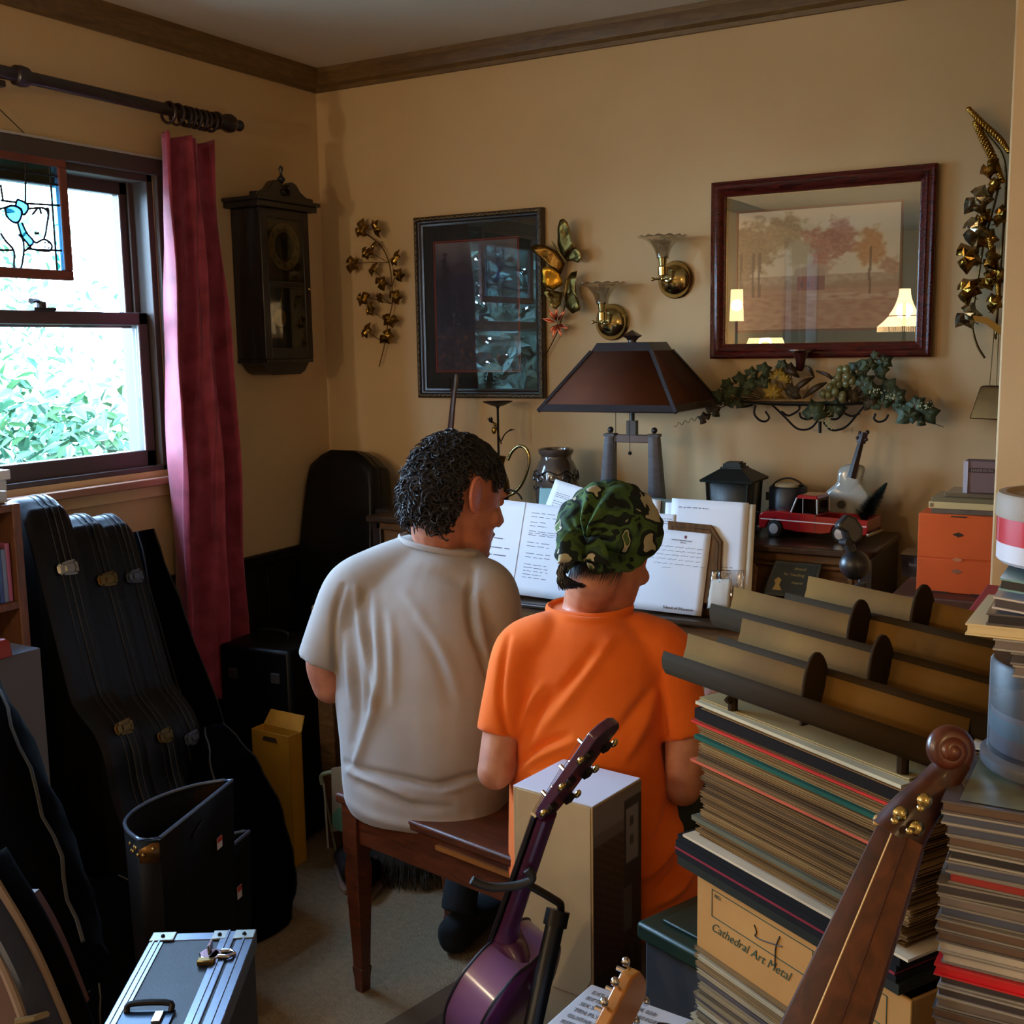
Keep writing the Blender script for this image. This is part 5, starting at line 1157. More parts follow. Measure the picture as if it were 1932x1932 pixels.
# neck and head
MO = atd(864, 937, 2.60); hd_, pt_ = math.radians(28), math.radians(18)
MF = V((math.sin(hd_)*math.cos(pt_), math.cos(hd_)*math.cos(pt_), -math.sin(pt_))); MU = V((math.sin(hd_)*math.sin(pt_), math.cos(hd_)*math.sin(pt_), math.cos(pt_)))+V((-.10, .0, 0))
MP, MR = head_mesh(core, MO, MF, MU, 1.08)
limb(core, [atd(838, 1056, mz+.01), atd(842, 1010, mz+.0), MP(-.030, 0, -.07), MP(-.02, 0, -.02)], [.072, .074, .066, .06])
limb(core, [MP(.03, 0, -.11), MP(-.01, 0, -.13), atd(858, 1050, mz+.03)], [.035, .045, .05])
ls_, le, lw = atd(660, 1118, mz+.0), atd(624, 1294, mz+.03), V((.98, -.70, .775))
rs_, re_, rw = atd(925, 1112, mz-.06), atd(955, 1300, mz-.02), V((1.27, -.70, .775))
limb(core, [ls_, atd(634, 1178, mz+.01), atd(614, 1245, mz+.02), le], [.048, .048, .046, .043]); limb(core, [le, le.lerp(lw, .4), lw], [.043, .043, .028])
limb(core, [rs_, atd(934, 1180, mz-.05), atd(940, 1250, mz-.04), re_], [.048, .048, .046, .043]); limb(core, [re_, re_.lerp(rw, .4), rw], [.043, .043, .028])
hand_mesh(core, lw, (.12, 1, -.12), (0, 0, 1), 1); hand_mesh(core, rw, (-.1, 1, -.12), (0, 0, 1), -1)
hipL, hipR = V((1.08, -1.08, .50)), V((1.26, -1.12, .50)); kL, kR = V((1.06, -.74, .545)), V((1.30, -.76, .545))
aB = V((1.118, -.945, .115)); 
for hp_, kn_, an_ in ((hipL, V((1.10, -.72, .55)), aB), (hipR, kR, V((1.36, -.55, .09)))):
    limb(core, [hp_+V((0, .06, .04)), hp_.lerp(kn_, .5)+V((0, 0, .03)), kn_], [.07, .075, .058]); limb(core, [kn_, kn_.lerp(an_, .35)+V((0, -.02, 0)), an_], [.056, .058, .036])
    core.loft([[an_+V((w_*math.cos(2*PI*k/12), y_, -an_.z*.98+.04+h_*math.sin(2*PI*k/12))) for k in range(12)] for y_, w_, h_ in ((-.045, .024, .026), (-.02, .034, .036), (.04, .038, .03), (.12, .044, .024), (.17, .036, .018))])
fuse(core, 'body', SKM, man, .005, 5)
# ears, eyes, brows
for sd in (-1, 1): mb = MB(); ear_mesh(mb, MP, 1.15, sd); build(mb, 'ear', mat('ear skin', (196, 116, 88), .5, sss=.1), man, ang=80)
for sd in (-1, 1):
    build(MB().ell(MP(.079, sd*.031, .008), .0125, n=14, m=10), 'eye', mat('eye white', (200, 190, 180), .3), man)
    build(MB().ell(MP(.083, sd*.031, .010), (.0125, .0135, .0125), MR, 14, 8), 'eyelid', SKM, man)
    build(MB().tube([MP(.092, sd*.014, .030), MP(.097, sd*.03, .036), MP(.086, sd*.05, .032)], [.003, .004, .002], 6), 'eyebrow', mat('brow hair', (40, 30, 26), .8), man)
# hair: skull cap plus curls
HAIR = mat('dark curly hair', (38, 31, 31), .62, noise=(60, .7), col2=(18, 15, 16), spec=.45)
def in_hair(x, y, z, s=1):
    if z > .055: return x < .078
    if x > .035: return z > .03+(x-.035)*.5 and abs(y) > .0 and x < .062 and z > .02
    if x > -.034: return z > .047
    return z > -.075-.25*(x+.06)
capm = MB(); cr_ = []
r_ = random.Random(21)
hm = MB()
cnt = 0
while cnt < 1700:
    v_ = V((r_.gauss(0, 1), r_.gauss(0, 1), r_.gauss(0, 1))).normalized()
    x, y, z = -.006+v_.x*.104, v_.y*.08, .012+v_.z*.116
    if v_.z < 0: x = -.02+v_.x*.092; y = v_.y*.074
    if not in_hair(x, y, z): continue
    cnt += 1
    o_ = V((x, y, z)); n_ = V((v_.x, v_.y, v_.z*.8)).normalized(); t1 = n_.cross(V((r_.uniform(-1, 1), r_.uniform(-1, 1), r_.uniform(-1, 1)))).normalized(); t2 = n_.cross(t1)
    R0_ = r_.uniform(.0055, .0105); ph = r_.uniform(0, 6.3); L_ = r_.uniform(.006, .02)*(1.25 if x < -.03 else .8); P = []
    for i in range(9):
        a_ = ph+i*.9; q_ = o_+n_*(.002+L_*i/8)+(t1*math.cos(a_)+t2*math.sin(a_))*R0_+V((-.006, 0, -.012))*(i/8)**2
        P.append(MP(q_.x, q_.y, q_.z))
    hm.tube(P, [.0021*1.15]*7+[.0016, .0006], 4)
def capf(px_, k):
    for i in range(1): pass
build(hm, 'hair', HAIR, man, ang=80, fixn=False, kind='stuff', label='dark tightly curled hair, longer at the back')
vs = []; fs = []; N1, N2 = 48, 28; idx = {}
cm = MB()
def skull(u, v):
    a = 2*PI*u; e = -PI/2+PI*v
    d_ = V((math.cos(e)*math.cos(a), math.cos(e)*math.sin(a), math.sin(e))); x, y, z = -.006+d_.x*.106, d_.y*.081, .012+d_.z*.117
    if d_.z < 0: x = -.018+d_.x*.094; y = d_.y*.076
    return x, y, z
for i in range(N1):
    for j in range(N2):
        q4 = [skull(i/N1, j/N2), skull((i+1)/N1, j/N2), skull((i+1)/N1, (j+1)/N2), skull(i/N1, (j+1)/N2)]
        if all(in_hair(*q_) for q_ in q4):
            cm.add([MP(*[c_*(1+.03*noise.noise(V(q_)*60)) for c_ in q_]) for q_ in q4], [(0, 1, 2, 3)])
build(cm, 'hair', HAIR, man, fixn=False, kind='stuff', solid=.006, ang=80)
# stubble patch is part of the skin colour; shorts, sock
mb = MB()
for hp_, kn_ in ((hipL, V((1.10, -.72, .55))), (hipR, kR)):
    limb(mb, [hp_+V((0, .0, .05)), hp_.lerp(kn_, .5)+V((0, 0, .035)), hp_.lerp(kn_, .85)+V((0, 0, .02))], [.098, .096, .088])
fuse(mb, 'shorts', SHORT, man, .009, 4)
for an_, kn_ in ((aB, V((1.10, -.72, .55))), (V((1.36, -.55, .09)), kR)):
    mb = MB(); limb(mb, [an_+(kn_-an_)*.22, an_+(kn_-an_)*.08, an_+V((0, 0, -.015))], [.047, .045, .046])
    mb.loft([[an_+V((w_*math.cos(2*PI*k/14), y_, -an_.z+.048+h_*math.sin(2*PI*k/14))) for k in range(14)] for y_, w_, h_ in ((-.062, .022, .03), (-.04, .04, .045), (.0, .046, .046), (.06, .047, .042), (.13, .05, .034), (.185, .04, .028), (.2, .02, .015))])
    fuse(mb, 'sock', SOCK, man, .006, 5)
# t-shirt
sh = MB(); sh.loft([ring_h(px, py, mz, W_, b_, mth) for px, py, W_, b_ in TR])
lh, rh = atd(608, 1250, mz+.02), atd(938, 1262, mz-.04)
limb(sh, [atd(785, 1056, mz), atd(720, 1082, mz), atd(668, 1112, mz), atd(638, 1170, mz+.01), lh], [.062, .066, .068, .064, .062], 20)
limb(sh, [atd(846, 1078, mz-.01), atd(884, 1096, mz-.03), atd(918, 1116, mz-.05), atd(932, 1180, mz-.05), rh], [.05, .060, .070, .068, .066], 20)
ML = [([(672, 1108), (676, 1160), (690, 1230), (704, 1300), (712, 1350)], .006, 8), ([(706, 1120), (712, 1200), (716, 1280), (702, 1350), (676, 1430), (664, 1450)], .007, 9), ([(652, 1200), (660, 1260), (664, 1330)], .006, 8),
      ([(690, 1120), (694, 1200), (698, 1280), (690, 1340)], -.006, 8), ([(664, 1180), (672, 1260), (676, 1340), (668, 1400)], -.005, 8), ([(735, 1160), (742, 1240), (740, 1330)], .0045, 10), ([(765, 1120), (800, 1180), (840, 1240), (862, 1300)], .004, 14), ([(780, 1160), (820, 1230), (850, 1320)], -.004, 14),
      ([(893, 1075), (884, 1130), (890, 1190), (908, 1235), (922, 1280)], -.016, 7), ([(902, 1120), (906, 1180), (920, 1230)], .006, 10), ([(648, 1105), (634, 1150), (630, 1200), (632, 1262), (636, 1300)], -.012, 7),
      ([(652, 1440), (700, 1456), (760, 1470), (830, 1482), (900, 1476)], -.010, 8), ([(660, 1456), (700, 1470), (745, 1490), (775, 1506)], .009, 8), ([(680, 1478), (720, 1498), (770, 1518), (850, 1524)], -.006, 9), ([(828, 1478), (870, 1468), (915, 1458), (945, 1450)], -.011, 6), ([(840, 1490), (880, 1480), (940, 1466)], .007, 8),
      ([(745, 1008), (800, 1030), (860, 1040), (915, 1050)], .003, 6), ([(640, 1500), (700, 1540), (790, 1560), (880, 1552), (940, 1530)], .004, 10), ([(800, 1080), (850, 1090), (880, 1110)], -.003, 16)]
fuse(sh, 't_shirt', SHG, man, .006, 14, folds([(a, b*(1.7 if abs(b) < .011 else 1.0), c*.85) for a, b, c in ML]), label='plain heather grey t-shirt')
nk = [p for p in ring_h(838, 1018, mz, 84, .090, mth, 40, pw=2)]
build(MB().tube([p+V((0, 0, -.010-.016*math.cos(2*PI*k/40)-.004*math.sin(2*PI*k/40))) for k, p in enumerate(nk) if 19 <= k <= 37], .0045, 8, flat=1.6), 'collar', SHG, man)

# ---------------------------------------------------------------- the child
bz_ = 2.30
bth = -.10
boy = thing('person', 'person in orange t-shirt and camouflage bandana seated right on the bench', 'person', (1.66, -1.25, .48))
TR = [(1140, 1712, 158, .14), (1140, 1690, 176, .155), (1138, 1640, 178, .158), (1128, 1560, 166, .15), (1120, 1500, 157, .14), (1113, 1420, 147, .13), (1110, 1350, 146, .125), (1110, 1280, 152, .12), (1111, 1225, 150, .11), (1112, 1192, 132, .10), (1112, 1172, 110, .09), (1112, 1158, 88, .078), (1113, 1146, 72, .068)]
core = MB(); core.loft([ring_h(px, py, bz_, max(W_-24, 30), max(b_-.03, .04), bth) for px, py, W_, b_ in TR])
BO = atd(1152, 1034, 2.27); hd_, pt_ = math.radians(3), math.radians(34)
BF = V((math.sin(hd_)*math.cos(pt_), math.cos(hd_)*math.cos(pt_), -math.sin(pt_))); BU = V((math.sin(hd_)*math.sin(pt_), math.cos(hd_)*math.sin(pt_), math.cos(pt_)))+V((-.06, 0, 0))
BP, BR = head_mesh(core, BO, BF, BU, .98, .96)
limb(core, [atd(1110, 1170, bz_), atd(1112, 1130, bz_), BP(-.04, 0, -.075), BP(-.02, 0, -.02)], [.058, .052, .05, .05])
ls_, le, lw = atd(985, 1222, bz_), atd(934, 1456, bz_-.04), V((1.45, -.70, .775))
rs_, re_, rw = atd(1256, 1230, bz_-.05), atd(1288, 1486, bz_-.08), V((1.74, -.70, .775))
limb(core, [ls_, atd(962, 1310, bz_-.01), atd(946, 1386, bz_-.02), le], [.040, .040, .039, .036]); limb(core, [le, le.lerp(lw, .35), lw], [.037, .036, .024])
limb(core, [rs_, atd(1276, 1320, bz_-.06), atd(1290, 1392, bz_-.07), re_], [.040, .040, .039, .036]); limb(core, [re_, re_.lerp(rw, .35), rw], [.037, .036, .024])
hand_mesh(core, lw, (.12, 1, -.12), (0, 0, 1), 1, .85); hand_mesh(core, rw, (-.1, 1, -.12), (0, 0, 1), -1, .85)
for hp_, kn_, an_ in ((V((1.58, -1.16, .50)), V((1.58, -.80, .54)), V((1.58, -.70, .085))), (V((1.74, -1.20, .50)), V((1.80, -.84, .54)), V((1.80, -.74, .085)))):
    limb(core, [hp_+V((0, .06, .03)), hp_.lerp(kn_, .5)+V((0, 0, .02)), kn_], [.058, .06, .048]); limb(core, [kn_, kn_.lerp(an_, .35)+V((0, -.015, 0)), an_], [.047, .048, .03])
    core.loft([[an_+V((w_*math.cos(2*PI*k/12), y_, -an_.z*.98+.036+h_*math.sin(2*PI*k/12))) for k in range(12)] for y_, w_, h_ in ((-.04, .02, .024), (-.02, .03, .034), (.04, .034, .028), (.11, .04, .022), (.15, .03, .016))])
fuse(core, 'body', SKB, boy, .005, 5)
for sd in (-1, 1): mb = MB(); ear_mesh(mb, BP, 1.0, sd); build(mb, 'ear', mat('ear skin light', (206, 120, 88), .5, sss=.1), boy, ang=80)
for sd in (-1, 1):
    build(MB().ell(BP(.079, sd*.031, .008), .0118, n=14, m=10), 'eye', mat('eye white', (200, 190, 180), .3), boy)
    build(MB().ell(BP(.083, sd*.031, .010), (.0118, .0125, .0118), BR, 14, 8), 'eyelid', SKB, boy)
mb = MB()
for hp_, kn_ in ((V((1.58, -1.16, .50)), V((1.58, -.80, .54))), (V((1.74, -1.20, .50)), V((1.80, -.84, .54)))):
    limb(mb, [hp_+V((0, .0, .04)), hp_.lerp(kn_, .5)+V((0, 0, .03)), hp_.lerp(kn_, .85)+V((0, 0, .015))], [.082, .08, .072])
fuse(mb, 'shorts', mat('dark green shorts', (24, 34, 28), .9, bump=(400, .2, .001)), boy, .009, 4)
sh = MB(); sh.loft([ring_h(px, py, bz_, W_, b_, bth) for px, py, W_, b_ in TR])
limb(sh, [atd(1030, 1205, bz_-.01), atd(985, 1232, bz_), atd(962, 1310, bz_-.01), atd(944, 1386, bz_-.02)], [.058, .062, .056, .050], 20)
limb(sh, [atd(1205, 1205, bz_-.03), atd(1252, 1236, bz_-.05), atd(1276, 1320, bz_-.06), atd(1292, 1392, bz_-.07)], [.058, .062, .056, .050], 20)
BL = [([(1150, 1215), (1103, 1278), (1050, 1345), (1000, 1400)], .005, 12), ([(1120, 1230), (1070, 1290), (1010, 1350)], -.005, 12), ([(1022, 1291), (1000, 1330), (982, 1378)], .006, 8), ([(1040, 1300), (1015, 1350), (1000, 1400)], -.005, 8), ([(986, 1452), (1021, 1426), (1082, 1400)], .008, 8), ([(984, 1436), (1020, 1408), (1070, 1385)], -.007, 8), ([(1000, 1500), (1050, 1460), (1100, 1430)], .005, 10),
      ([(1248, 1270), (1250, 1330), (1256, 1410), (1262, 1450)], -.014, 7), ([(1240, 1290), (1200, 1340), (1160, 1390)], -.005, 12), ([(1235, 1310), (1215, 1370), (1180, 1430)], .005, 12), ([(958, 1200), (946, 1260), (944, 1330), (964, 1410), (972, 1450)], -.012, 7),
      ([(1290, 1540), (1270, 1590), (1235, 1640), (1190, 1670)], .007, 9), ([(1300, 1580), (1280, 1630), (1240, 1680)], -.007, 8), ([(1312, 1630), (1280, 1680), (1230, 1712)], .006, 8), ([(1266, 1500), (1250, 1560), (1215, 1620)], -.006, 9), ([(1040, 1155), (1080, 1168), (1130, 1170), (1185, 1158)], .003, 5), ([(1060, 1200), (1120, 1215), (1180, 1205)], .002, 18)]
fuse(sh, 't_shirt', SHO, boy, .0055, 12, folds([(a, b*(1.6 if abs(b) < .011 else .9), c*.9) for a, b, c in BL]), label='bright orange t-shirt')
nk = ring_h(1112, 1149, bz_, 78, .066, bth, 40, pw=2)
build(MB().tube([p+V((0, 0, .003+.006*math.sin(2*PI*k/40+.5))) for k, p in enumerate(nk)], .0065, 8, loop=True, flat=1.3), 'collar', SHO, boy)
# bandana
cm_ = bpy.data.materials.new('camouflage cloth'); cm_.use_nodes = True; n = cm_.node_tree.nodes; L = cm_.node_tree.links; b_ = n['Principled BSDF']; b_.inputs['Roughness'].default_value = .85; b_.inputs['Specular IOR Level'].default_value = .2
tcn = n.new('ShaderNodeTexCoord'); nt = n.new('ShaderNodeTexNoise'); nt.inputs['Scale'].default_value = 15; nt.inputs['Detail'].default_value = 2.2; nt.inputs['Distortion'].default_value = .5; mpn = n.new('ShaderNodeMapping'); mpn.inputs['Scale'].default_value = (1, 1, 1.25); mpn.inputs['Location'].default_value = (.31, .12, .4)
rp = n.new('ShaderNodeValToRGB'); rp.color_ramp.interpolation = 'CONSTANT'
cs_ = [(0, (168, 162, 136)), (.36, (24, 32, 30)), (.465, (64, 88, 44)), (.54, (46, 68, 46)), (.585, (22, 28, 27)), (.64, (176, 168, 142)), (.675, (72, 92, 50))]
rp.color_ramp.elements[0].color = (*lin(cs_[0][1]), 1); rp.color_ramp.elements[1].position = cs_[1][0]; rp.color_ramp.elements[1].color = (*lin(cs_[1][1]), 1)
for p_, c_ in cs_[2:]: e = rp.color_ramp.elements.new(p_); e.color = (*lin(c_), 1)
L.new(tcn.outputs['Object'], mpn.inputs[0]); L.new(mpn.outputs[0], nt.inputs['Vector']); L.new(nt.outputs['Fac'], rp.inputs[0]); L.new(rp.outputs[0], b_.inputs[0])
K = V((-.90, -.02, -.44)).normalized(); T_ = (V((0, 0, 1))-K*K.z).normalized(); S_ = K.cross(T_)
lim = [(0, 172), (35, 150), (60, 122), (90, 98), (120, 58), (150, 34), (180, 26)]
def limf(deg):
    for (a, x), (b2, y) in zip(lim, lim[1:]):
        if a <= deg <= b2: return x+(y-x)*(deg-a)/(b2-a)
def ban(u, v):
    ph = 2*PI*u; dg = abs(math.degrees(ph) if ph <= PI else math.degrees(2*PI-ph)); pol = math.radians(limf(min(180, dg)))*v
    d_ = K*math.cos(pol)+(T_*math.cos(ph)+S_*math.sin(ph))*math.sin(pol)
    r0 = 1/math.sqrt((d_.x/.124)**2+(d_.y/.107)**2+((d_.z)/.124)**2)
    fo = .0075*math.sin(8*ph+2*math.sin(3*ph))*math.exp(-((pol-.6)/.6)**2)+.005*math.sin(15*ph+1)*math.exp(-(pol/.6)**2)+.006*noise.noise(V((d_.x*5, d_.y*5, d_.z*5)))
    r0 += fo-.012*math.exp(-(pol/.16)**2)
    if v > .97: r0 -= .006
    q_ = d_*r0; return BP(q_.x-.006, q_.y, q_.z+.012)
bd_ = build(MB().grid(ban, 120, 50, closed=True), 'bandana', cm_, boy, solid=.003, ang=60, label='green and cream camouflage bandana knotted at the back')
kn = BP(*(K*.112+V((-.006, 0, .008))))
kk = MB().ell(kn, (.015, .02, .013), BR, 14, 10).tube([kn+BR @ V((0, -.018, .006)), kn+BR @ V((-.008, 0, .002)), kn+BR @ V((0, .018, -.006))], [.008, .011, .008], 8); build(kk, 'knot', cm_, bd_, ang=60)
def tail(p0, p1, p2, w_):
    P = spline([p0, p1, p2], 8); m_ = len(P); mb = MB(); vs = []; 
    for i, p in enumerate(P):
        t = i/(m_-1); ww = w_*math.sin(PI*min(1, .25+t*.55))*(1-t**3); d_ = (P[min(i+1, m_-1)]-P[max(i-1, 0)]).normalized(); s_ = d_.cross(ray(1110, 1080).normalized()).normalized()
        vs += [p-s_*ww, p+V((0, -.004*math.sin(t*9), .0)), p+s_*ww]
    fs = [f_ for i in range(m_-1) for f_ in ((3*i, 3*i+1, 3*i+4, 3*i+3), (3*i+1, 3*i+2, 3*i+5, 3*i+4))]
    mb.add(vs, fs); build(mb, 'tail', cm_, bd_, solid=.0025, fixn=False)
X_, Y_, kz_ = proj_np(np.array([list(kn)])); kxp, kyp, kzc = float(X_[0]), float(Y_[0]), float(kz_[0])
tail(atd(kxp, kyp, kzc-.02), atd(kxp-24, kyp+8, kzc-.05), atd(kxp-52, kyp+36, kzc-.05), .034)
tail(atd(kxp, kyp, kzc-.02), atd(kxp+20, kyp+14, kzc-.05), atd(kxp+48, kyp+42, kzc-.05), .024)
# dark hair below the bandana, loose pony tail
HB = mat('dark straight hair', (28, 20, 20), .35, noise=(80, .7), col2=(14, 10, 11), spec=.6, stretch=(1, 1, .2))
hb = MB(); r_ = random.Random(31)
for i in range(520):
    y = r_.uniform(-.066, .066); x0_ = -math.sqrt(max(0, 1-(y/.072)**2))*.096
    st = (x0_-.003, y, -.02+r_.uniform(-.01, .01)); en = (x0_*.93-.004+r_.uniform(-.004, .004), y*.8, r_.uniform(-.112, -.07)); md_ = (x0_*.92-.004, y*.95, -.058)
    hb.tube([BP(*st), BP(*md_), BP(*en)], [.0013, .0011, .0002], 4)
for i in range(150):
    j = lambda s_: V((r_.uniform(-s_, s_), r_.uniform(-s_, s_), r_.uniform(-s_, s_)))
    sp_ = r_.random(); P = [atd(kxp+4, kyp+12, kzc+.005)+j(.008), atd(kxp-20-10*sp_, kyp+24+8*sp_, kzc)+j(.006), atd(kxp-42-8*sp_, kyp+40+14*sp_, kzc+.0)+j(.006), atd(kxp-50+24*sp_, kyp+66+8*sp_, kzc)+j(.006), atd(kxp-46+44*sp_, kyp+84-6*sp_, kzc)+j(.005)]
    hb.tube(spline(P, 4), [.0011]*12+[.0009]*4+[.0003], 4)
build(hb, 'hair', HB, boy, ang=80, fixn=False, kind='stuff', label='dark hair gathered in a short loose tail under the bandana')

# ================================================================ PIANO BENCH
bo = V((.992, -1.232, 0)); bt = math.atan2(-.098, .5)
bn = thing('piano_bench', 'cherry wood piano bench with tapered legs carrying both seated people', 'bench', bo, bt)
B = wm(bn); BL_, BW = .80, .36
part(MB(B).bx(-.018, BL_, -.008, BW, .465, .488), 'seat', BENCH, bn, bevel=.006)
part(MB(B).bx(.01, BL_-.03, .008, .026, .375, .465).bx(.01, BL_-.03, BW-.03, BW-.012, .375, .465).bx(.01, .026, .02, BW-.02, .375, .465).bx(BL_-.046, BL_-.03, .02, BW-.02, .375, .465), 'apron', BENCH, bn, bevel=.002)
part(MB(B).bx(.30, BL_-.03, .0, .01, .438, .448), 'bead', mat('bench light edge', (140, 84, 36), .4), bn)
for x in (.022, BL_-.045):
    for y in (.022, BW-.03):
        part(MB(B).loft([[V((x+a*h_, y+b_*h_, z)) for a, b_ in ((-1, -1), (1, -1), (1, 1), (-1, 1))] for z, h_ in ((0, .013), (.03, .014), (.06, .017), (.062, .0145), (.30, .0225), (.34, .019), (.35, .024), (.465, .024))]), 'leg', BENCH, bn, bevel=.003)
# ================================================================ GUITAR CASES BY THE WINDOW
LEDGE = mat('stitched edge', (24, 22, 21), .6); LATB = mat('brass latch', (130, 106, 62), .3, 1); LATS = mat('nickel latch', (190, 190, 185), .25, 1); LATG = mat('dull latch', (96, 98, 104), .45, .8)
def case_outline(H, nw, bw_, k=1.0):
    """half outline (v = half width) from bottom to top of a guitar case, u = height"""
    return [(0, .0), (0, bw_*.72), (.03*H, bw_*.93), (.12*H, bw_), (.22*H, bw_*.96), (.31*H, bw_*.80), (.38*H, bw_*.74), (.45*H, bw_*.78), (.51*H, bw_*.70), (.56*H, nw*1.15), (.62*H, nw), (.93*H, nw), (.975*H, nw*.84), (H, nw*.45), (H, 0)]
def guitar_case(label, base, top, y, th, nw, bw_, lat, latches=(), name='guitar_case'):
    """stands on the floor leaning on the window wall; broad sides face along y, narrow side faces the room"""
    A = V((base, y, .0)); D = V((top[0]-base, 0, top[1])); H = D.length; U = D.normalized(); X = V((U.z, 0, -U.x))  # X: away from the wall
    t = thing(name, label, 'instrument case', A)
    o = case_outline(H, nw, bw_); poly = [(v, u) for u, v in o]+[(-v, u) for u, v in o[-2:0:-1]]
    poly = [(p.x, p.y) for p in spline([V((a, b, 0)) for a, b in poly], 3)]
    cut = th*.62
    def slab_(y0, y1, ins=.0):
        rings = []
        for yy, s_ in ((y0, .955), (y0+.012, .99), (y0+.02, 1), (y1-.003, 1), (y1, .99)) if y0 < y1 else ((y0, .955), (y0-.012, .99), (y0-.02, 1), (y1+.003, 1), (y1, .99)):
            rings.append([A+V((0, yy-th/2, 0))+X*a*s_+U*(max(0, (b_-H/2)*s_+H/2)) for a, b_ in poly])
        return MB().loft(rings)
    part(slab_(0, cut), 'case_body', BLACKV, t, ang=50); part(slab_(th, cut+.002), 'case_lid', BLACKV, t, ang=50)
    part(MB().tube([A+V((0, cut-th/2+.001, 0))+X*a*1.004+U*((b_-H/2)*1.002+H/2) for a, b_ in poly], .0022, 6, loop=True), 'edge_binding', LEDGE, t)
    part(MB().tube([A+V((0, cut-th/2-.018, 0))+X*a*1.003+U*((b_-H/2)*1.001+H/2) for a, b_ in poly], .0012, 5, loop=True).tube([A+V((0, cut-th/2+.018, 0))+X*a*1.003+U*((b_-H/2)*1.001+H/2) for a, b_ in poly], .0012, 5, loop=True), 'stitching', LEDGE, t)
    for (u, m_, s_) in latches:
        v = next((lerp(a[0], b_[0], (u*H-a[1])/(b_[1]-a[1]+1e-9)) for a, b_ in zip(poly, poly[1:]) if a[0] > 0 and a[1] <= u*H <= b_[1]), nw)
        c = A+U*(u*H)+X*(v+.004)+V((0, cut-th/2, 0)); M_ = frame(c, (0, 1, 0), Y=U)
        mb = MB(M_).prism([(-.033*s_, -.008), (-.026*s_, -.014), (.0, -.018), (.02*s_, -.019), (.028*s_, -.010), (.028*s_, .010), (.02*s_, .019), (0, .018), (-.026*s_, .014), (-.033*s_, .008)], (0, 0, 0), (1, 0, 0), (0, 1, 0), (0, 0, .003*(1 if (M_.to_3x3() @ V((0, 0, 1))).x > 0 else -1)))
        sg_ = 1 if (M_.to_3x3() @ V((0, 0, 1))).x > 0 else -1
        l_ = part(mb, 'latch', m_, t, bevel=.001)
        part(MB(M_).tube([(-.022*s_, -.010, .004*sg_), (.014*s_, -.012, .004*sg_), (.022*s_, 0, .004*sg_), (.014*s_, .012, .004*sg_), (-.022*s_, .010, .004*sg_)], .0018, 6).box((-.022*s_, 0, .006*sg_), (.012, .016, .006)).box((.002, 0, .006*sg_), (.022, .012, .005)), 'latch_lever', LATS if m_ is LATS else m_, l_)
        for a_, b_ in ((-.02*s_, .013), (-.02*s_, -.013), (.02*s_, .013), (.02*s_, -.013)): part(MB(M_).ell((a_, b_, .004*sg_), .0022, n=6, m=4), 'rivet', IRON, l_)
    return t
y1 = at(112, 1057, x=.29).y; y2 = at(204, 1096, x=.29).y; y3 = at(268, 1118, x=.29).y
guitar_case('nearest black guitar case under the window, tallest, with a bright nickel latch', .47, (.17, 1.15), y1+.012-.12*.12, .125, .085, .20, LATS, ((.84, LATS, 1), (.50, LATB, .9), (.22, LATB, 1)))
guitar_case('black guitar case with a brass latch, between two other cases under the window', .46, (.155, 1.085), y2-.014, .115, .085, .19, LATB, ((.84, LATB, 1), (.47, LATB, .8), (.2, LATB, 1)))
guitar_case('black guitar case with a dull grey latch, nearest the burgundy curtain', .44, (.14, 1.07), y3-.014, .105, .08, .18, LATG, ((.84, LATG, .9), (.44, LATG, .9)))
def soft_bag(name, label, path, w, d, m, up=(1, 0, 0), cat='gig bag', n=20, pw=2.6, pipe=None):
    """rounded soft bag: super-elliptic sections w x d along a path"""
    P = [V(p) for p in path]; rings = []; t = thing(name, label, cat, P[0])
    Pm = spline(P, 5); m_ = len(Pm)
    for i, p in enumerate(Pm):
        s = i/(m_-1)*(len(w)-1); k = min(int(s), len(w)-2); ww = lerp(w[k], w[k+1], s-k); dd = lerp(d[k], d[k+1], s-k)
        T_ = (Pm[min(i+1, m_-1)]-Pm[max(i-1, 0)]).normalized(); X_ = (V(up)-T_*T_.dot(V(up))).normalized(); Y_ = T_.cross(X_)
        rings.append([p+X_*ww*math.copysign(abs(math.cos(a_))**(2/pw), math.cos(a_))+Y_*dd*math.copysign(abs(math.sin(a_))**(2/pw), math.sin(a_))+X_*.004*math.sin(i*1.7+a_*3) for a_ in [2*PI*j/n for j in range(n)]])
    part(MB().loft(rings), 'bag_body', m, t, ang=70)
    for j in (int(n*.12), int(n*.38), int(n*.62), int(n*.88)):
        part(MB().tube([r_[j] for r_ in rings], .0028, 6), 'piping', pipe or LEDGE, t)
    return t, rings
t, _ = soft_bag('gig_bag', 'soft black gig bag squeezed behind the cases next to the curtain', [(.34, -1.02, .0), (.30, -1.02, .35), (.19, -1.015, .75), (.13, -1.01, 1.01)], [.13, .15, .085, .04], [.05, .06, .055, .03], BLACKC)
# big dark bag on the floor right of the bins
t, _ = soft_bag('gig_bag', 'large soft black bag standing on the carpet beside the yellow carton', [(.535, -1.12, .0), (.53, -1.12, .12), (.51, -1.11, .28), (.47, -1.10, .42), (.44, -1.09, .52)], [.13, .15, .13, .09, .03], [.12, .15, .13, .09, .04], BLACKC)
part(MB().tube(spline([(.55, -1.24, .30), (.60, -1.21, .34), (.60, -1.10, .34), (.56, -1.05, .31)], 6), .008, 8), 'carry_handle', BLACKC, t)
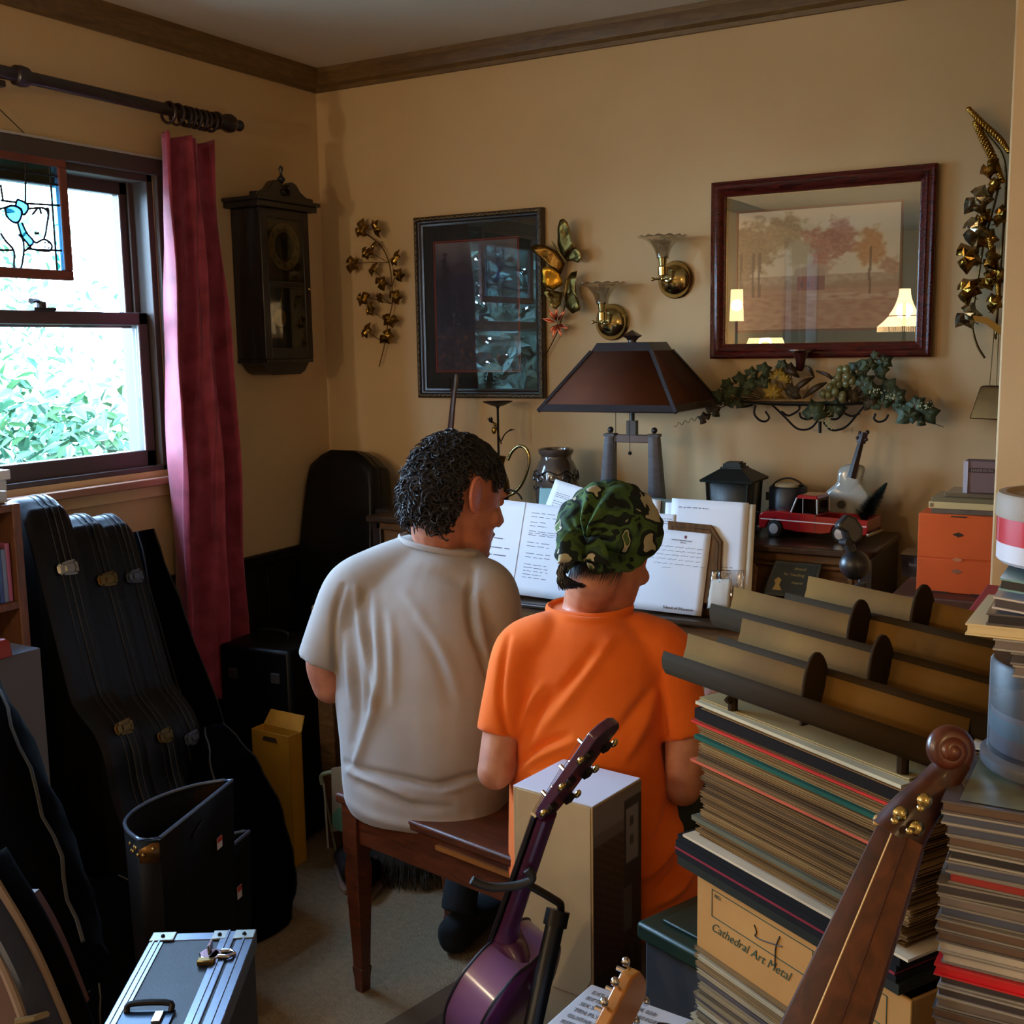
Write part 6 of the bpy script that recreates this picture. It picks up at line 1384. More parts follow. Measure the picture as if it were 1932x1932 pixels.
# case standing in the room corner
def wall_case():
    t = thing('violin_case', 'black instrument case leaning in the room corner behind the man', 'instrument case', (.27, -.26, 0))
    tl, tr2 = at(600, 872, y=-.12), at(704, 900, y=-.12)
    cx = (tl.x+tr2.x)/2+.01
    A = V((cx+.03, -.30, .0)); T_ = V((cx, -.085, at(640, 852, y=-.1).z)); U = (T_-A); H = U.length; U.normalize(); X = V((1, 0, 0)); N = X.cross(U)
    o = [(0, 0), (0, .13), (.02, .16), (.10, .18), (.30, .185), (.48, .175), (.66, .165), (.80, .155), (.91, .145), (.955, .135), (.985, .09), (1.0, .05), (1.0, 0)]
    poly = [(v, u*H) for u, v in o]+[(-v, u*H) for u, v in o[-2:0:-1]]
    def sl(n0, n1):
        rings = []
        for nn, s_ in ((n0, .94), (n0+(n1-n0)*.2, .985), (n0+(n1-n0)*.35, 1), (n1, 1)): rings.append([A+N*nn+X*a*s_+U*((b_-H/2)*s_+H/2) for a, b_ in poly])
        return MB().loft(rings)
    part(sl(.075, .03), 'case_lid', BLACKV, t, ang=40, bevel=.004); part(sl(-.05, .028), 'case_body', BLACKV, t, ang=40, bevel=.004)
    for zf, s_ in ((.82, 1), (.45, 1), (.82, -1), (.3, 1)):
        c = A+U*H*zf+X*s_*.158+N*.03; part(MB().box(c, (.01, .03, .022)).box(c+V((.004*s_, 0, 0)), (.008, .014, .012)), 'latch', LATG, t, bevel=.001)
    c = A+U*H*.62+N*.078; part(MB().tube(spline([c+X*-.05, c+X*-.045+N*.02, c+X*.045+N*.02, c+X*.05], 5), .005, 8), 'handle', BLACKV, t)
wall_case()
# dark cases standing further along (seen only as dark shapes under the chair rail)
for (x, y, w_, h_, rz, lab) in ((.24, -.60, .26, .62, .1, 'dark upright instrument case between curtain and corner case'),):
    M_ = Matrix.Translation((x, y, 0)) @ Matrix.Rotation(rz, 4, 'Z'); t = thing('equipment_case', lab, 'case', None, M=M_)
    part(MB(M_).bx(-w_/2, w_/2, -.11, .11, .012, h_), 'case_body', BLACKV, t, bevel=.012); 
    for a_ in (-1, 1):
        for b_ in (-1, 1): part(MB(M_).cyl((a_*w_*.38, b_*.08, 0), (a_*w_*.38, b_*.08, .014), .014, n=12), 'foot', IRON, t)
        part(MB(M_).box((a_*w_*.3, -.112, h_*.86), (.03, .008, .03)), 'latch', LATG, t, bevel=.001)
    part(MB(M_).tube(spline([(-.05, 0, h_), (-.045, 0, h_+.025), (.045, 0, h_+.025), (.05, 0, h_)], 5), .006, 8), 'handle', BLACKV, t)

# ================================================================ BOOKCASE AT THE LEFT EDGE
SHW = mat('pine shelf wood', (118, 76, 52), .5, wood=(9, (6, 6, 1)), col2=(92, 58, 40))
e0 = at(31, 960, x=.30); e1 = at(52, 1300, x=.30); ys = e0.y; bz1 = e0.z+.012
bk = thing('bookcase', 'narrow pine bookcase at the left edge holding disc spines', 'bookcase', (.16, ys-.4, 0))
part(MB().bx(.02, .30, ys-.011, ys+.011, 0, bz1), 'side_panel', SHW, bk, bevel=.002); part(MB().bx(.02, .30, ys-.82, ys-.80, 0, bz1), 'side_panel', SHW, bk, bevel=.002)
part(MB().bx(.015, .024, ys-.80, ys, 0, bz1), 'back_board', SHW, bk)
sz1 = at(10, 1155, x=.30).z
for z in (.06, .33, .58, sz1, bz1-.018): part(MB().bx(.024, .298, ys-.80, ys-.011, z, z+.018), 'shelf', SHW, bk, bevel=.0015)
cols = [(36, 60, 120), (40, 70, 140), (60, 90, 150), (150, 160, 180), (120, 40, 70), (170, 90, 130), (30, 40, 80), (90, 110, 170), (200, 190, 190), (50, 52, 60)]
yy = ys-.015; k = 0; base_ = None
for k in range(16):
    w_ = .0108
    c_ = cols[(k*7+1) % 10]; yy -= w_+.0006
    lb = {0: 'pink disc case spine nearest the bookcase side panel', 1: 'pale blue disc case spine second from the side panel', 2: 'deep blue disc case spine third from the side panel'}.get(k)
    cc = [(170, 90, 130), (110, 130, 170), (40, 66, 140)][k] if k < 3 else c_
    o = build(MB().bx(.16, .285, yy, yy+w_, sz1+.018, sz1+.018+.125+.012*(k % 3 == 0)), 'disc_case', mat('spine %d' % (k % 10) if k > 2 else 'spine s%d' % k, cc, .4, coat=.3), None, bevel=.001)
    tag(o, lb or 'slim disc case upright on the bookcase shelf, spine outwards', 'disc case', None if lb else 'disc cases on the bookcase shelf')
# white boxes on the bookcase
sx_z = bz1
for k, (py0, py1, pxr, col, lab) in enumerate(((886, 905, 20, (225, 232, 245), 'glossy white box on top of the small stack on the bookcase'), (906, 925, 13, (196, 208, 228), 'pale blue box, middle of the small stack on the bookcase'), (926, 957, 14, (180, 190, 206), 'grey-blue box at the bottom of the small stack on the bookcase'))):
    zt = at(pxr, py0, x=.27).z; zb = at(pxr, py1, x=.27).z; yr = at(pxr, (py0+py1)/2, x=.27).y
    if k == 2: zb = bz1
    o = build(MB().bx(.10, .27, yr-.24, yr, zb+.001, zt), 'small_box', mat('white box %d' % k, col, .35, coat=.3), None, bevel=.0015); tag(o, lab, 'box')
# grey carton with red item on it
g0, g1 = at(30, 1232, x=.50), at(76, 1222, x=.50)
gz_ = g1.z; tag(build(MB().bx(.36, .50, g0.y-.06, g1.y, .0, gz_), 'carton', mat('grey carton', (84, 88, 100), .8), None, bevel=.002), 'tall grey carton between bookcase and the nearest guitar case', 'carton')
r0 = at(16, 1236, x=.52); tag(build(MB().loft([[V((.49+a*.02*k_, r0.y+b_*.018*k_, z)) for a, b_ in ((-1, -1), (1, -1), (1, 1), (-1, 1))] for z, k_ in ((gz_, 1), (gz_+.03, .9), (gz_+.04, .6))]), 'red_pouch', mat('red plastic', (130, 28, 18), .4, coat=.3), None, bevel=.003), 'small red pouch on the grey carton at the left edge', 'pouch')

# ================================================================ FOREGROUND LEFT: BAGS, BINS, FLIGHT CASE
a, b_ = at(-75, 1260, h=1.95), at(10, 1880, h=1.5)
pth = [a, a.lerp(b_, .35)+V((0, 0, .01)), a.lerp(b_, .7), V((b_.x, b_.y, max(b_.z, .2)))]
t, rg = soft_bag('gig_bag', 'long black padded gig bag leaning across the lower left', pth, [.04, .085, .12, .13], [.05, .075, .085, .09], BLACKC, up=_r)
p0 = at(-60, 1640, h=1.15); p1 = at(85, 1990, h=.98)
bb = thing('blue_bag', 'dark blue bag with pale piping in the lower left corner', 'bag', p1)
def pipe(px_list, h0, h1): 
    n_ = len(px_list); return spline([at(px, py, h=lerp(h0, h1, i/(n_-1))) for i, (px, py) in enumerate(px_list)], 5)
PIP = mat('pale grey piping', (104, 90, 86), .8)
e1_ = pipe([(-30, 1625), (0, 1678), (40, 1745), (80, 1825), (128, 1940), (150, 2000)], 1.14, 1.0); e2_ = pipe([(-30, 1760), (0, 1815), (25, 1872), (48, 1935), (70, 2000)], 1.08, .98)
part(MB().tube(e1_, .0045, 8), 'piping', PIP, bb); part(MB().tube(e2_, .0042, 8), 'piping', PIP, bb)
m_ = min(len(e1_), len(e2_)); E1 = [e1_[int(i*(len(e1_)-1)/(m_-1))] for i in range(m_)]; E2 = [e2_[int(i*(len(e2_)-1)/(m_-1))] for i in range(m_)]
back = _f*.12
part(MB().loft([[E1[i], E1[i].lerp(E2[i], .5)-_f*.012, E2[i], E2[i]+back*.3+V((0, 0, -.05)), E1[i]+back*.3] for i in range(m_)]), 'blue_panel', mat('navy nylon', (26, 38, 66), .6, bump=(300, .3, .001)), bb)
part(MB().loft([[E2[i], E2[i]-_r*.12-V((0, 0, .05))-_f*.01, E2[i]-_r*.14+back, E2[i]+back] for i in range(m_)]), 'maroon_panel', mat('dark maroon nylon', (52, 20, 20), .7), bb)
part(MB().loft([[E1[i]+_r*.0, E1[i]+_r*.004+back*.3, E1[i]+back*.4] for i in range(m_)]), 'side_panel', BLACKC, bb)
part(MB().tube([at(28, 1928, h=1.0), at(60, 1922, h=1.0), at(88, 1914, h=1.02)], .003, 6), 'cord', mat('cream cord', (120, 112, 92), .7), bb)
g_ = at(150, 1800, z=.22)
t, _ = soft_bag('filler_bag', 'black bag added to darken the floor between the bins and the flight case', [(g_.x-.02, g_.y+.06, .0), (g_.x-.03, g_.y+.07, .12), (g_.x-.05, g_.y+.08, .26), (g_.x-.07, g_.y+.09, .33)], [.19, .22, .18, .07], [.12, .14, .11, .05], BLACKC, cat='filler_bag')  # made-up bag, added to keep this gap of carpet black
part(MB().tube(spline([(g_.x-.1, g_.y-.04, .30), (g_.x-.08, g_.y-.09, .34), (g_.x-.02, g_.y-.09, .34), (g_.x, g_.y-.04, .29)], 6), .007, 8), 'strap', BLACKC, t)
# two D-shaped leather bins
LTH = mat('black leather', (5, 5, 6), .6, bump=(120, .3, .001), spec=.12); RIM = mat('bin rim', (70, 80, 96), .3, .2, coat=.5); INS = mat('bin lining', (34, 24, 14), .95, spec=.05)
def d_bin(label, A, Bp, depth, ht, stud):
    """A, Bp: ends of the straight rim edge (world, same z); depth: how far the curved back bulges"""
    D_ = (Bp-A); L_ = D_.length; X = D_.normalized(); Y = V((0, 0, 1)).cross(X)
    poly = [(0, 0), (L_, 0), (L_*.99, depth*.15), (L_*.86, depth*.55), (L_*.66, depth*.86), (L_*.44, depth), (L_*.22, depth*.93), (L_*.07, depth*.66), (-.012, depth*.3)]
    poly = [(0, 0), (L_, 0)]+[(p.x, p.y) for p in spline([V((a_, b2, 0)) for a_, b2 in poly[2:]], 4)]
    t = thing('magazine_bin', label, 'bin', (A+Bp)/2-V((0, 0, ht)))
    c = (sum(p[0] for p in poly)/len(poly), sum(p[1] for p in poly)/len(poly))
    def rg_(z, s_): return [A+X*(c[0]+(a_-c[0])*s_)+Y*(c[1]+(b2-c[1])*s_)+V((0, 0, z-A.z)) for a_, b2 in poly]
    z1 = A.z; z0 = A.z-ht
    part(MB().loft([rg_(z0, .80), rg_(z0+.01, .86), rg_(z0+ht*.6, .95), rg_(z1-.003, 1.0)], caps=False), 'shell', LTH, t, solid=.005, ang=50)
    part(MB().loft([rg_(z1-.005, .97), rg_(z1-.16, .90), rg_(z1-.165, .5), rg_(z1-.11, .02)], caps=False), 'lining', INS, t, ang=50)
    part(MB().tube(rg_(z1, 1.0), .004, 8, loop=True), 'rim', RIM, t)
    if stud:
        part(MB().loft([rg_(z1-.008, 1.006)[-4:]+rg_(z1-.008, 1.006)[:1], rg_(z1-.05, 1.0)[-4:]+rg_(z1-.05, 1.0)[:1]], caps=False, closed=False), 'brass_strip', mat('worn brass strip', (120, 84, 36), .4, .8, noise=(40, .7), col2=(70, 48, 22)), t, solid=.002, fixn=False)
        e = rg_(z1-.02, 1.02)[-4:]+rg_(z1-.02, 1.02)[:1]
        for i in range(len(e)-1):
            for f_ in (.2, .7): part(MB().ell(e[i].lerp(e[i+1], f_)-V((0, 0, .012*((i+int(f_*2)) % 2))), .0045, n=8, m=6), 'stud', LATB, t)
    return t, X, Y
A_, B_ = at(300, 1582, z=.55), at(438, 1472, z=.55)
t, X_, Y_ = d_bin('black leather bin with brass studs and bright rim, upper of the two', A_, B_, .125, .55, True)
def sticker(px, py, zz_plane, t, w_=.022, h_=.026):
    c = zz_plane; M_ = frame(c-Y_*.004, X_, Z=-Y_)
    part(MB(M_).box((0, 0, .0015), (w_, h_, .0012)), 'sticker', mat('white sticker', (200, 195, 198), .5), t); part(MB(M_).box((0, h_*.28, .0024), (w_*.98, h_*.4, .001)), 'sticker_band', mat('red sticker band', (170, 50, 40), .5), t)
def onfront(px, py, A, X, Y, off):
    """point on the vertical front plane of the bin"""
    d = ray(px, py); nrm = Y; tt = ((A+Y*off)-CAM).dot(nrm)/d.dot(nrm); return CAM+d*tt
sticker(0, 0, onfront(410, 1589, A_, X_, Y_, -.002), t)
sx2 = onfront(372, 1562, A_, X_, Y_, -.004); part(MB().tube([sx2-X_*.02-V((0, 0, .012)), sx2-V((0, 0, .0)), sx2+X_*.02+V((0, 0, .006))], .003, 6), 'handle_slot', IRON, t)
A2, B2 = at(372, 1650, z=.38), at(470, 1568, z=.38)
A2 = A2; t2, X2, Y2 = d_bin('lower black leather bin half hidden in front of the studded one', A2, B2, .07, .38, False)
Y_ = Y2; X_ = X2
sticker(0, 0, onfront(448, 1682, A2, X2, Y2, -.002), t2, .02, .03)
# ---- flight case
zc_ = .45
p_bl, p_br, p_fr = at(290, 1763, z=zc_), at(483, 1757, z=zc_), at(430, 1932, z=zc_)
X = (p_br-p_bl).normalized(); Wc = (p_br-p_bl).length; Yc = V((0, 0, 1)).cross(X)
if (p_fr-p_br).dot(Yc) < 0: Yc = -Yc
Lc = .52
M_ = frame(p_bl-V((0, 0, zc_)), X, Y=Yc)
fc = thing('flight_case', 'black flight case with aluminium edges and butterfly latch in the foreground', 'case', None, M=M_)
sgn = 1 if (M_.to_3x3() @ V((0, 0, 1))).z > 0 else -1
F_ = lambda x0, x1, y0, y1, z0, z1: MB(M_).bx(x0, x1, y0, y1, z0*sgn, z1*sgn)
PLY = mat('slate laminate', (32, 38, 48), .5, bump=(500, .3, .001))
part(F_(.004, Wc-.004, .004, Lc-.004, .0, zc_-.004), 'panel', mat('black laminate', (20, 21, 24), .5, bump=(500, .3, .001)), fc)
part(F_(.004, Wc-.004, .004, Lc-.004, zc_-.004, zc_-.001), 'top_panel', PLY, fc)
ew = .026
mb = F_(0, ew, 0, Lc, zc_-.003, zc_+.001); mb.bx(-.001, .002, 0, Lc, (zc_-ew)*sgn, zc_*sgn); part(mb, 'edge_rail', STEEL, fc, bevel=.0008)
mb = F_(0, Wc, 0, .024, zc_-.003, zc_+.0005); mb.bx(0, Wc, -.001, .002, (zc_-ew)*sgn, zc_*sgn); part(mb, 'edge_rail', STEEL, fc, bevel=.0008)
mb = F_(Wc-.030, Wc, 0, Lc, zc_-.003, zc_+.001); mb.bx(Wc-.002, Wc+.001, 0, Lc, (zc_-.03)*sgn, zc_*sgn); part(mb, 'edge_rail', STEEL, fc, bevel=.0008)
part(F_(Wc-.060, Wc-.034, 0, Lc, zc_-.003, zc_+.0025), 'tongue_rail', STEEL, fc, bevel=.0015); part(F_(Wc-.034, Wc-.030, 0, Lc, zc_-.002, zc_+.0002), 'seam', IRON, fc)
part(F_(.006, .009, 0, Lc, zc_+.001, zc_+.003), 'ridge', STEEL, fc); part(F_(.016, .019, 0, Lc, zc_+.001, zc_+.003), 'ridge', STEEL, fc); part(F_(Wc-.05, Wc-.046, 0, Lc, zc_+.002, zc_+.0045), 'ridge', STEEL, fc); part(F_(Wc-.018, Wc-.015, 0, Lc, zc_+.001, zc_+.003), 'ridge', STEEL, fc)
for x0, x1 in ((0, .042), (Wc-.036, Wc), (Wc-.075, Wc-.05)):
    c_ = part(F_(x0-.001, x1+.001, -.002, .028, zc_, zc_+.0035), 'corner_plate', mat('corner steel', (150, 148, 140), .4, 1), fc, bevel=.002)
    part(MB(M_).ell(((x0+x1)/2, .015, (zc_+.004)*sgn), .004, n=8, m=6), 'rivet', IRON, c_)
# butterfly latch
def onfc(px, py): p = at(px, py, z=zc_); q_ = M_.inverted() @ p; return q_
q_ = onfc(402, 1805)
lt_ = part(MB(M_).prism([(-.026, -.004), (-.020, .010), (-.006, .018), (.008, .018), (.016, .008), (.016, -.008), (.004, -.018), (-.018, -.018)], (q_.x, q_.y, (zc_+.001)*sgn), (1, 0, 0), (0, 1, 0), (0, 0, .005*sgn)), 'latch', CHROME, fc, bevel=.002)
mb = MB(M_).lathe([(.015, 0), (.015, .007), (.011, .009), (.008, .007), (.001, .007)], (q_.x-.004, q_.y, (zc_+.006)*sgn), 20); mb.box((q_.x-.004, q_.y+.0, (zc_+.018)*sgn), (.005, .022, .018)); mb.tube([(q_.x+.012, q_.y-.008, (zc_+.006)*sgn), (q_.x+.03, q_.y-.008, (zc_+.006)*sgn), (q_.x+.038, q_.y+.002, (zc_+.006)*sgn), (q_.x+.03, q_.y+.012, (zc_+.006)*sgn), (q_.x+.01, q_.y+.01, (zc_+.006)*sgn)], .004, 8)
part(mb, 'latch_knob', CHROME, lt_, bevel=.001)
q2 = onfc(395, 1850); part(MB(M_).box((q_.x-.006, q_.y+.026*1, (zc_+.006)*sgn), (.03, .014, .010)), 'latch_catch', LATB, lt_, bevel=.002)
# recessed handle
q3 = onfc(280, 1925)
hx = .062; hy = abs(q3.y); hb_ = part(MB(M_).tube(spline([(hx-.035, hy-.02, (zc_+.002)*sgn), (hx-.03, hy-.028, (zc_+.012)*sgn), (hx+.03, hy-.028, (zc_+.012)*sgn), (hx+.036, hy-.02, (zc_+.002)*sgn)], 5), .005, 8), 'handle', IRON, fc)
part(MB(M_).box((hx, hy+.01, (zc_+.001)*sgn), (.085, .07, .003)), 'handle_dish', mat('dish steel', (60, 70, 84), .35, .9), fc, bevel=.002); part(MB(M_).box((hx+.02, hy+.0, (zc_+.005)*sgn), (.014, .03, .006)), 'handle_bracket', CHROME, fc, bevel=.001)
# feet
for a_ in (.02, Wc-.02):
    for b2 in (.02, Lc-.02): part(MB(M_).cyl((a_, b2, -.0*sgn), (a_, b2, .012*sgn), .014, n=12), 'foot', IRON, fc)

# ================================================================ YELLOW CARTON, EASEL FRAME, SHOES, RUG
by = at(550, 1645, z=0)
YL = mat('yellow card', (196, 140, 34), .65, noise=(4, .3), col2=(180, 124, 26))
Xy = (at(545, 1390, z=.40)-at(474, 1374, z=.40)); wy = Xy.length; Xy.normalize(); Yy = V((0, 0, 1)).cross(Xy); pA = at(474, 1374, z=.40)-V((0, 0, .40)); M_ = frame(pA, Xy, Y=Yy)
yb = thing('yellow_carton', 'slim yellow carton with hand hole standing on the carpet', 'carton', None, M=M_)
mb = MB(M_).bx(0, wy, 0, .003, 0, .40).bx(0, wy, .05, .053, 0, .40).bx(0, .003, 0, .053, 0, .40).bx(wy-.003, wy, 0, .053, 0, .40).bx(0, wy, 0, .053, 0, .003); part(mb, 'box_walls', YL, yb, bevel=.001)
part(MB(M_).prism([(0, 0), (wy, 0), (wy-.008, .045), (.008, .045)], (0, .052, .40), (1, 0, 0), V((0, .5, .85)).normalized(), (0, .003, 0)), 'flap', YL, yb); part(MB(M_).prism([(wy*.3, 0), (wy*.7, 0), (wy*.66, .014), (wy*.34, .014)], (0, -.0012, .372), (1, 0, 0), (0, 0, 1), (0, -.001, 0)), 'hand_hole', mat('dark hole brown', (60, 42, 16), .9), yb)
GW_ = mat('pale green metal', (150, 166, 140), .4)
g = at(628, 1620, z=0.02); gx, gy = g.x, g.y
ea = thing('folding_stand', 'pale green folding stand behind the bench leg', 'stand', (gx, gy, 0))
P_ = lambda px, py: at(px, py, y=gy)
part(MB().tube(spline([P_(608, 1480), P_(606, 1464), P_(618, 1458), P_(650, 1452)], 4), .006, 8), 'top_rail', GW_, ea); part(MB().tube([P_(611, 1478), P_(619, 1600)], .003, 6), 'leg', mat('thin white rod', (200, 200, 196), .4), ea)
part(MB().tube([P_(609, 1478), V((P_(609, 1478).x, gy+.05, .0))], .003, 6), 'leg', GW_, ea)
wbp = [at(px, py, y=gy-.02) for px, py in ((625, 1450), (668, 1442), (672, 1560), (627, 1570))]
wb_ = thing('painted_board', 'cream board with a green disc behind the bench', 'board', wbp[3]); part(MB().add(wbp+[p+V((0, .006, 0)) for p in wbp], [(0, 1, 2, 3), (7, 6, 5, 4)]+[(i, i+4, (i+1) % 4+4, (i+1) % 4) for i in range(4)]), 'board', mat('cream board', (150, 136, 114), .7), wb_)
part(MB().cyl(at(650, 1545, y=gy-.024), at(650, 1545, y=gy-.0205), .036, n=28), 'green_disc', mat('green disc', (50, 100, 76), .5), wb_)
sh_ = at(640, 1625, z=.07)
def shoe(name, label, c, h_, rz, m, L_=.24):
    M_ = Matrix.Translation(c) @ Matrix.Rotation(rz, 4, 'Z'); t = thing(name, label, 'shoe', None, M=M_)
    rg = [[V((x+0, w_*math.cos(a_), z0+hh*(.5+.5*math.sin(a_)))) for a_ in [2*PI*k/14 for k in range(14)]] for x, w_, z0, hh in ((-.11, .02, .015, .05), (-.10, .032, .012, .075), (-.05, .038, .012, .08), (0, .04, .012, .07), (.06, .046, .012, .05), (.11, .036, .012, .035), (.13, .015, .014, .02))]
    part(MB(M_).loft(rg), 'upper', m, t); part(MB(M_).prism([(-.115, -.025), (-.09, -.036), (.06, -.046), (.12, -.03), (.135, 0), (.12, .03), (.06, .046), (-.09, .036), (-.115, .025)], (0, 0, 0), (1, 0, 0), (0, 1, 0), (0, 0, .014)), 'sole', mat('shoe sole', (150, 120, 100), .8), t, bevel=.003)
    part(MB(M_).ell((-.055, 0, .085), (.04, .026, .01), n=14, m=6), 'opening', mat('shoe lining', (8, 8, 8), .9), t)
f1 = at(650, 1660, z=0); shoe('shoe', 'dark shoe with pale sole left of the bench leg', V((f1.x-.0, f1.y+.03, 0)), 0, 2.3, mat('dark shoe', (34, 30, 32), .5))
f2 = at(655, 1700, z=0); shoe('shoe', 'black shoe nearer the bench leg on the carpet', V((f2.x+.0, f2.y+.10, 0)), 0, 1.9, BLACKC)
# fringed dark basket under the bench
fb = at(730, 1668, z=0); fbk = thing('fringed_cushion', 'dark fringed cushion lying under the bench', 'cushion', (fb.x, fb.y+.08, 0))
part(MB().ell((fb.x, fb.y+.09, .06), (.15, .10, .06), n=24, m=10), 'cushion_body', mat('dark brown cloth', (26, 22, 18), .95, bump=(60, .6, .004)), fbk)
mb = MB(); r_ = random.Random(17)
for i in range(420):
    a_ = r_.uniform(0, 2*PI); rr = r_.uniform(.85, 1.05); p = V((fb.x+.15*rr*math.cos(a_), fb.y+.09+.10*rr*math.sin(a_), r_.uniform(.03, .09))); e = p+V((math.cos(a_)*r_.uniform(.0, .03), math.sin(a_)*r_.uniform(0, .03), 0)); e.z = max(.003, p.z-r_.uniform(.03, .07)); mb.tube([p, (p+e)/2+V((math.cos(a_)*.01, math.sin(a_)*.01, .004)), e], .0012, 4)
part(mb, 'fringe', mat('fringe', (44, 38, 30), .9), fbk, kind='stuff')
# rug with dark border
q0, q1 = at(885, 1838, z=.004), at(730, 1932, z=.004); D_ = (q1-q0).normalized(); N2_ = V((0, 0, 1)).cross(D_)
if N2_.dot(_r) < 0: N2_ = -N2_
st = q0-D_*.5
rg_ = thing('rug', 'dark patterned rug with plain brown border in the foreground', 'rug', st)
part(MB().prism([(0, 0), (2.2, 0), (2.2, 1.3), (0, 1.3)], (st.x, st.y, .0), D_, N2_, (0, 0, .008)), 'border', mat('rug border', (84, 64, 44), .95, bump=(200, .5, .002)), rg_)
part(MB().prism([(.07, .07), (2.13, .07), (2.13, 1.23), (.07, 1.23)], (st.x, st.y, .008), D_, N2_, (0, 0, .001)), 'field', mat('rug field', (46, 32, 26), .95, noise=(24, .9), col2=(84, 60, 44), bump=(200, .5, .002)), rg_)
# ================================================================ TALL WHITE CARTON BEHIND THE GUITAR
zt = .72
qL, qF, qR = at(968, 1481, z=zt), at(1118, 1522, z=zt), at(1197, 1465, z=zt)
X = (qF-qL); wA = X.length; X.normalize(); Yv = V((0, 0, 1)).cross(X); wB = (qR-qF).length
M_ = frame((qL.x, qL.y, 0), X, Y=Yv)
ct = thing('white_carton', 'tall white carton with dark printed side behind the purple guitar', 'carton', None, M=M_)
CW_ = mat('cream carton', (182, 160, 122), .8, noise=(5, .2), col2=(172, 150, 113), spec=.2); CWT = mat('daylit carton top', (200, 198, 208), .6)  # cool white of the top holds the daylight falling on it
part(MB(M_).bx(0, wA, 0, wB, 0, zt-.003), 'carton_body', CW_, ct, bevel=.001)
part(MB(M_).bx(.0, wA, 0, wB, zt-.003, zt), 'top_flap', CWT, ct, bevel=.0008)
part(MB(M_).prism([(.01, .36), (wA-.014, .36), (wA-.014, .38), (wA-.004, .40), (wA-.004, zt-.004), (.01, zt-.004)], (0, -.0005, 0), (1, 0, 0), (0, 0, 1), (0, -.0012, 0)), 'side_flap', CW_, ct, bevel=.0006)
def pr(u, v):
    # u along depth of carton (front->back), v from bottom to top
    c = (96, 88, 92)
    if v > .93: c = (120, 112, 116)
    if .56 < v < .9: c = (52, 38, 40) if (v*46+u*6) % 1 < .5 else (74, 56, 56)
    if u > .62 and .6 < v < .97: c = (36, 34, 40)
    if .66 < u < .93 and .80 < v < .95: c = (122, 120, 128)
    if .74 < u < .84 and .83 < v < .92 and (v*180) % 1 < .5: c = (60, 60, 66)
    if .60 < u < .80 and .62 < v < .74: c = (84, 82, 90)
    if .3 < v < .56: c = mixc((58, 54, 58), (30, 28, 30), .5+nz(u, v*3, 6))
    if v < .3: c = mixc((90, 88, 96), (52, 50, 56), .5+nz(u, v*3, 4))
    if u > .45 and .2 < v < .6 and nz(u*2, v*3, 5) > .1: c = (16, 16, 18)
    return c
M3 = M_.to_3x3(); A0 = M_ @ V((wA+.0012, 0, .0))
paint_grid('printed_side', A0, M3 @ V((0, 1, 0)), (0, 0, 1), wB, zt-.004, pr, 50, 160, ct, .35)

# ================================================================ PURPLE GUITAR ON ITS STAND
tip = at(1150, 1366, h=1.50); nut = at(1030, 1535, h=1.555); heel = at(948, 1775, h=1.66)
PUR = mat('purple lacquer', (92, 34, 78), .28, coat=.6, noise=(3, .3), col2=(76, 26, 60)); PURD = mat('dark purple lacquer', (66, 26, 60), .3, coat=.6)
U = (nut-heel).normalized()
side = _r-U*_r.dot(U); side.normalize()
BKN = (-_f+_r*1.1+V((0, 0, .12))); BKN = (BKN-U*BKN.dot(U)).normalized()   # direction the guitar's back faces (towards camera and right)
Wd_ = U.cross(BKN).normalized()
if Wd_.dot(_r) > 0: Wd_ = -Wd_
gu = thing('purple_guitar', 'small purple acoustic guitar seen from behind on its stand', 'guitar', heel-V((0, 0, heel.z)))
def dsec(c, w_, d_, n=16):
    """neck section: flat front (away from BKN), round back"""
    R = []
    for k in range(n):
        a_ = 2*PI*k/n; x = math.cos(a_); y = math.sin(a_); R.append(c+Wd_*w_*x+BKN*(d_*y if y > 0 else d_*.35*y))
    return R
rs = []
for t_, w_, d_ in ((0, .026, .034), (.05, .0245, .024), (.14, .023, .0165), (.4, .0215, .0155), (.8, .0195, .0145), (1, .019, .0145)): rs.append(dsec(heel.lerp(nut, t_), w_, d_))
part(MB().loft(rs), 'neck', PURD, gu, ang=50)
part(MB().loft([[c+Wd_*s_*w_-BKN*o for s_, o in ((-1, .005), (1, .005), (1, .011), (-1, .011))] for c, w_ in ((heel+U*-.06, .026), (nut, .0195))]), 'fretboard', mat('black fretboard', (20, 16, 18), .4), gu)
part(MB().box(nut-BKN*.013, (.001, .001, .001)).loft([[nut+U*u_+Wd_*s_*.0195-BKN*o for s_, o in ((-1, .004), (1, .004), (1, .0135), (-1, .0135))] for u_ in (0, .005)]), 'nut', mat('bone nut', (214, 196, 160), .4), gu)
H = (tip-nut).normalized(); HB = (BKN-H*BKN.dot(H)).normalized(); HW = H.cross(HB).normalized()
if HW.dot(Wd_) < 0: HW = -HW
hl = (tip-nut).length
out = [(-.020, 0), (-.027, .02), (-.029, hl*.6), (-.032, hl*.93), (-.018, hl), (0, hl*1.03), (.018, hl), (.032, hl*.93), (.029, hl*.6), (.027, .02), (.020, 0)]
part(MB().prism(out, nut-HB*.008, HW, H, HB*.014), 'headstock', PURD, gu, bevel=.002)
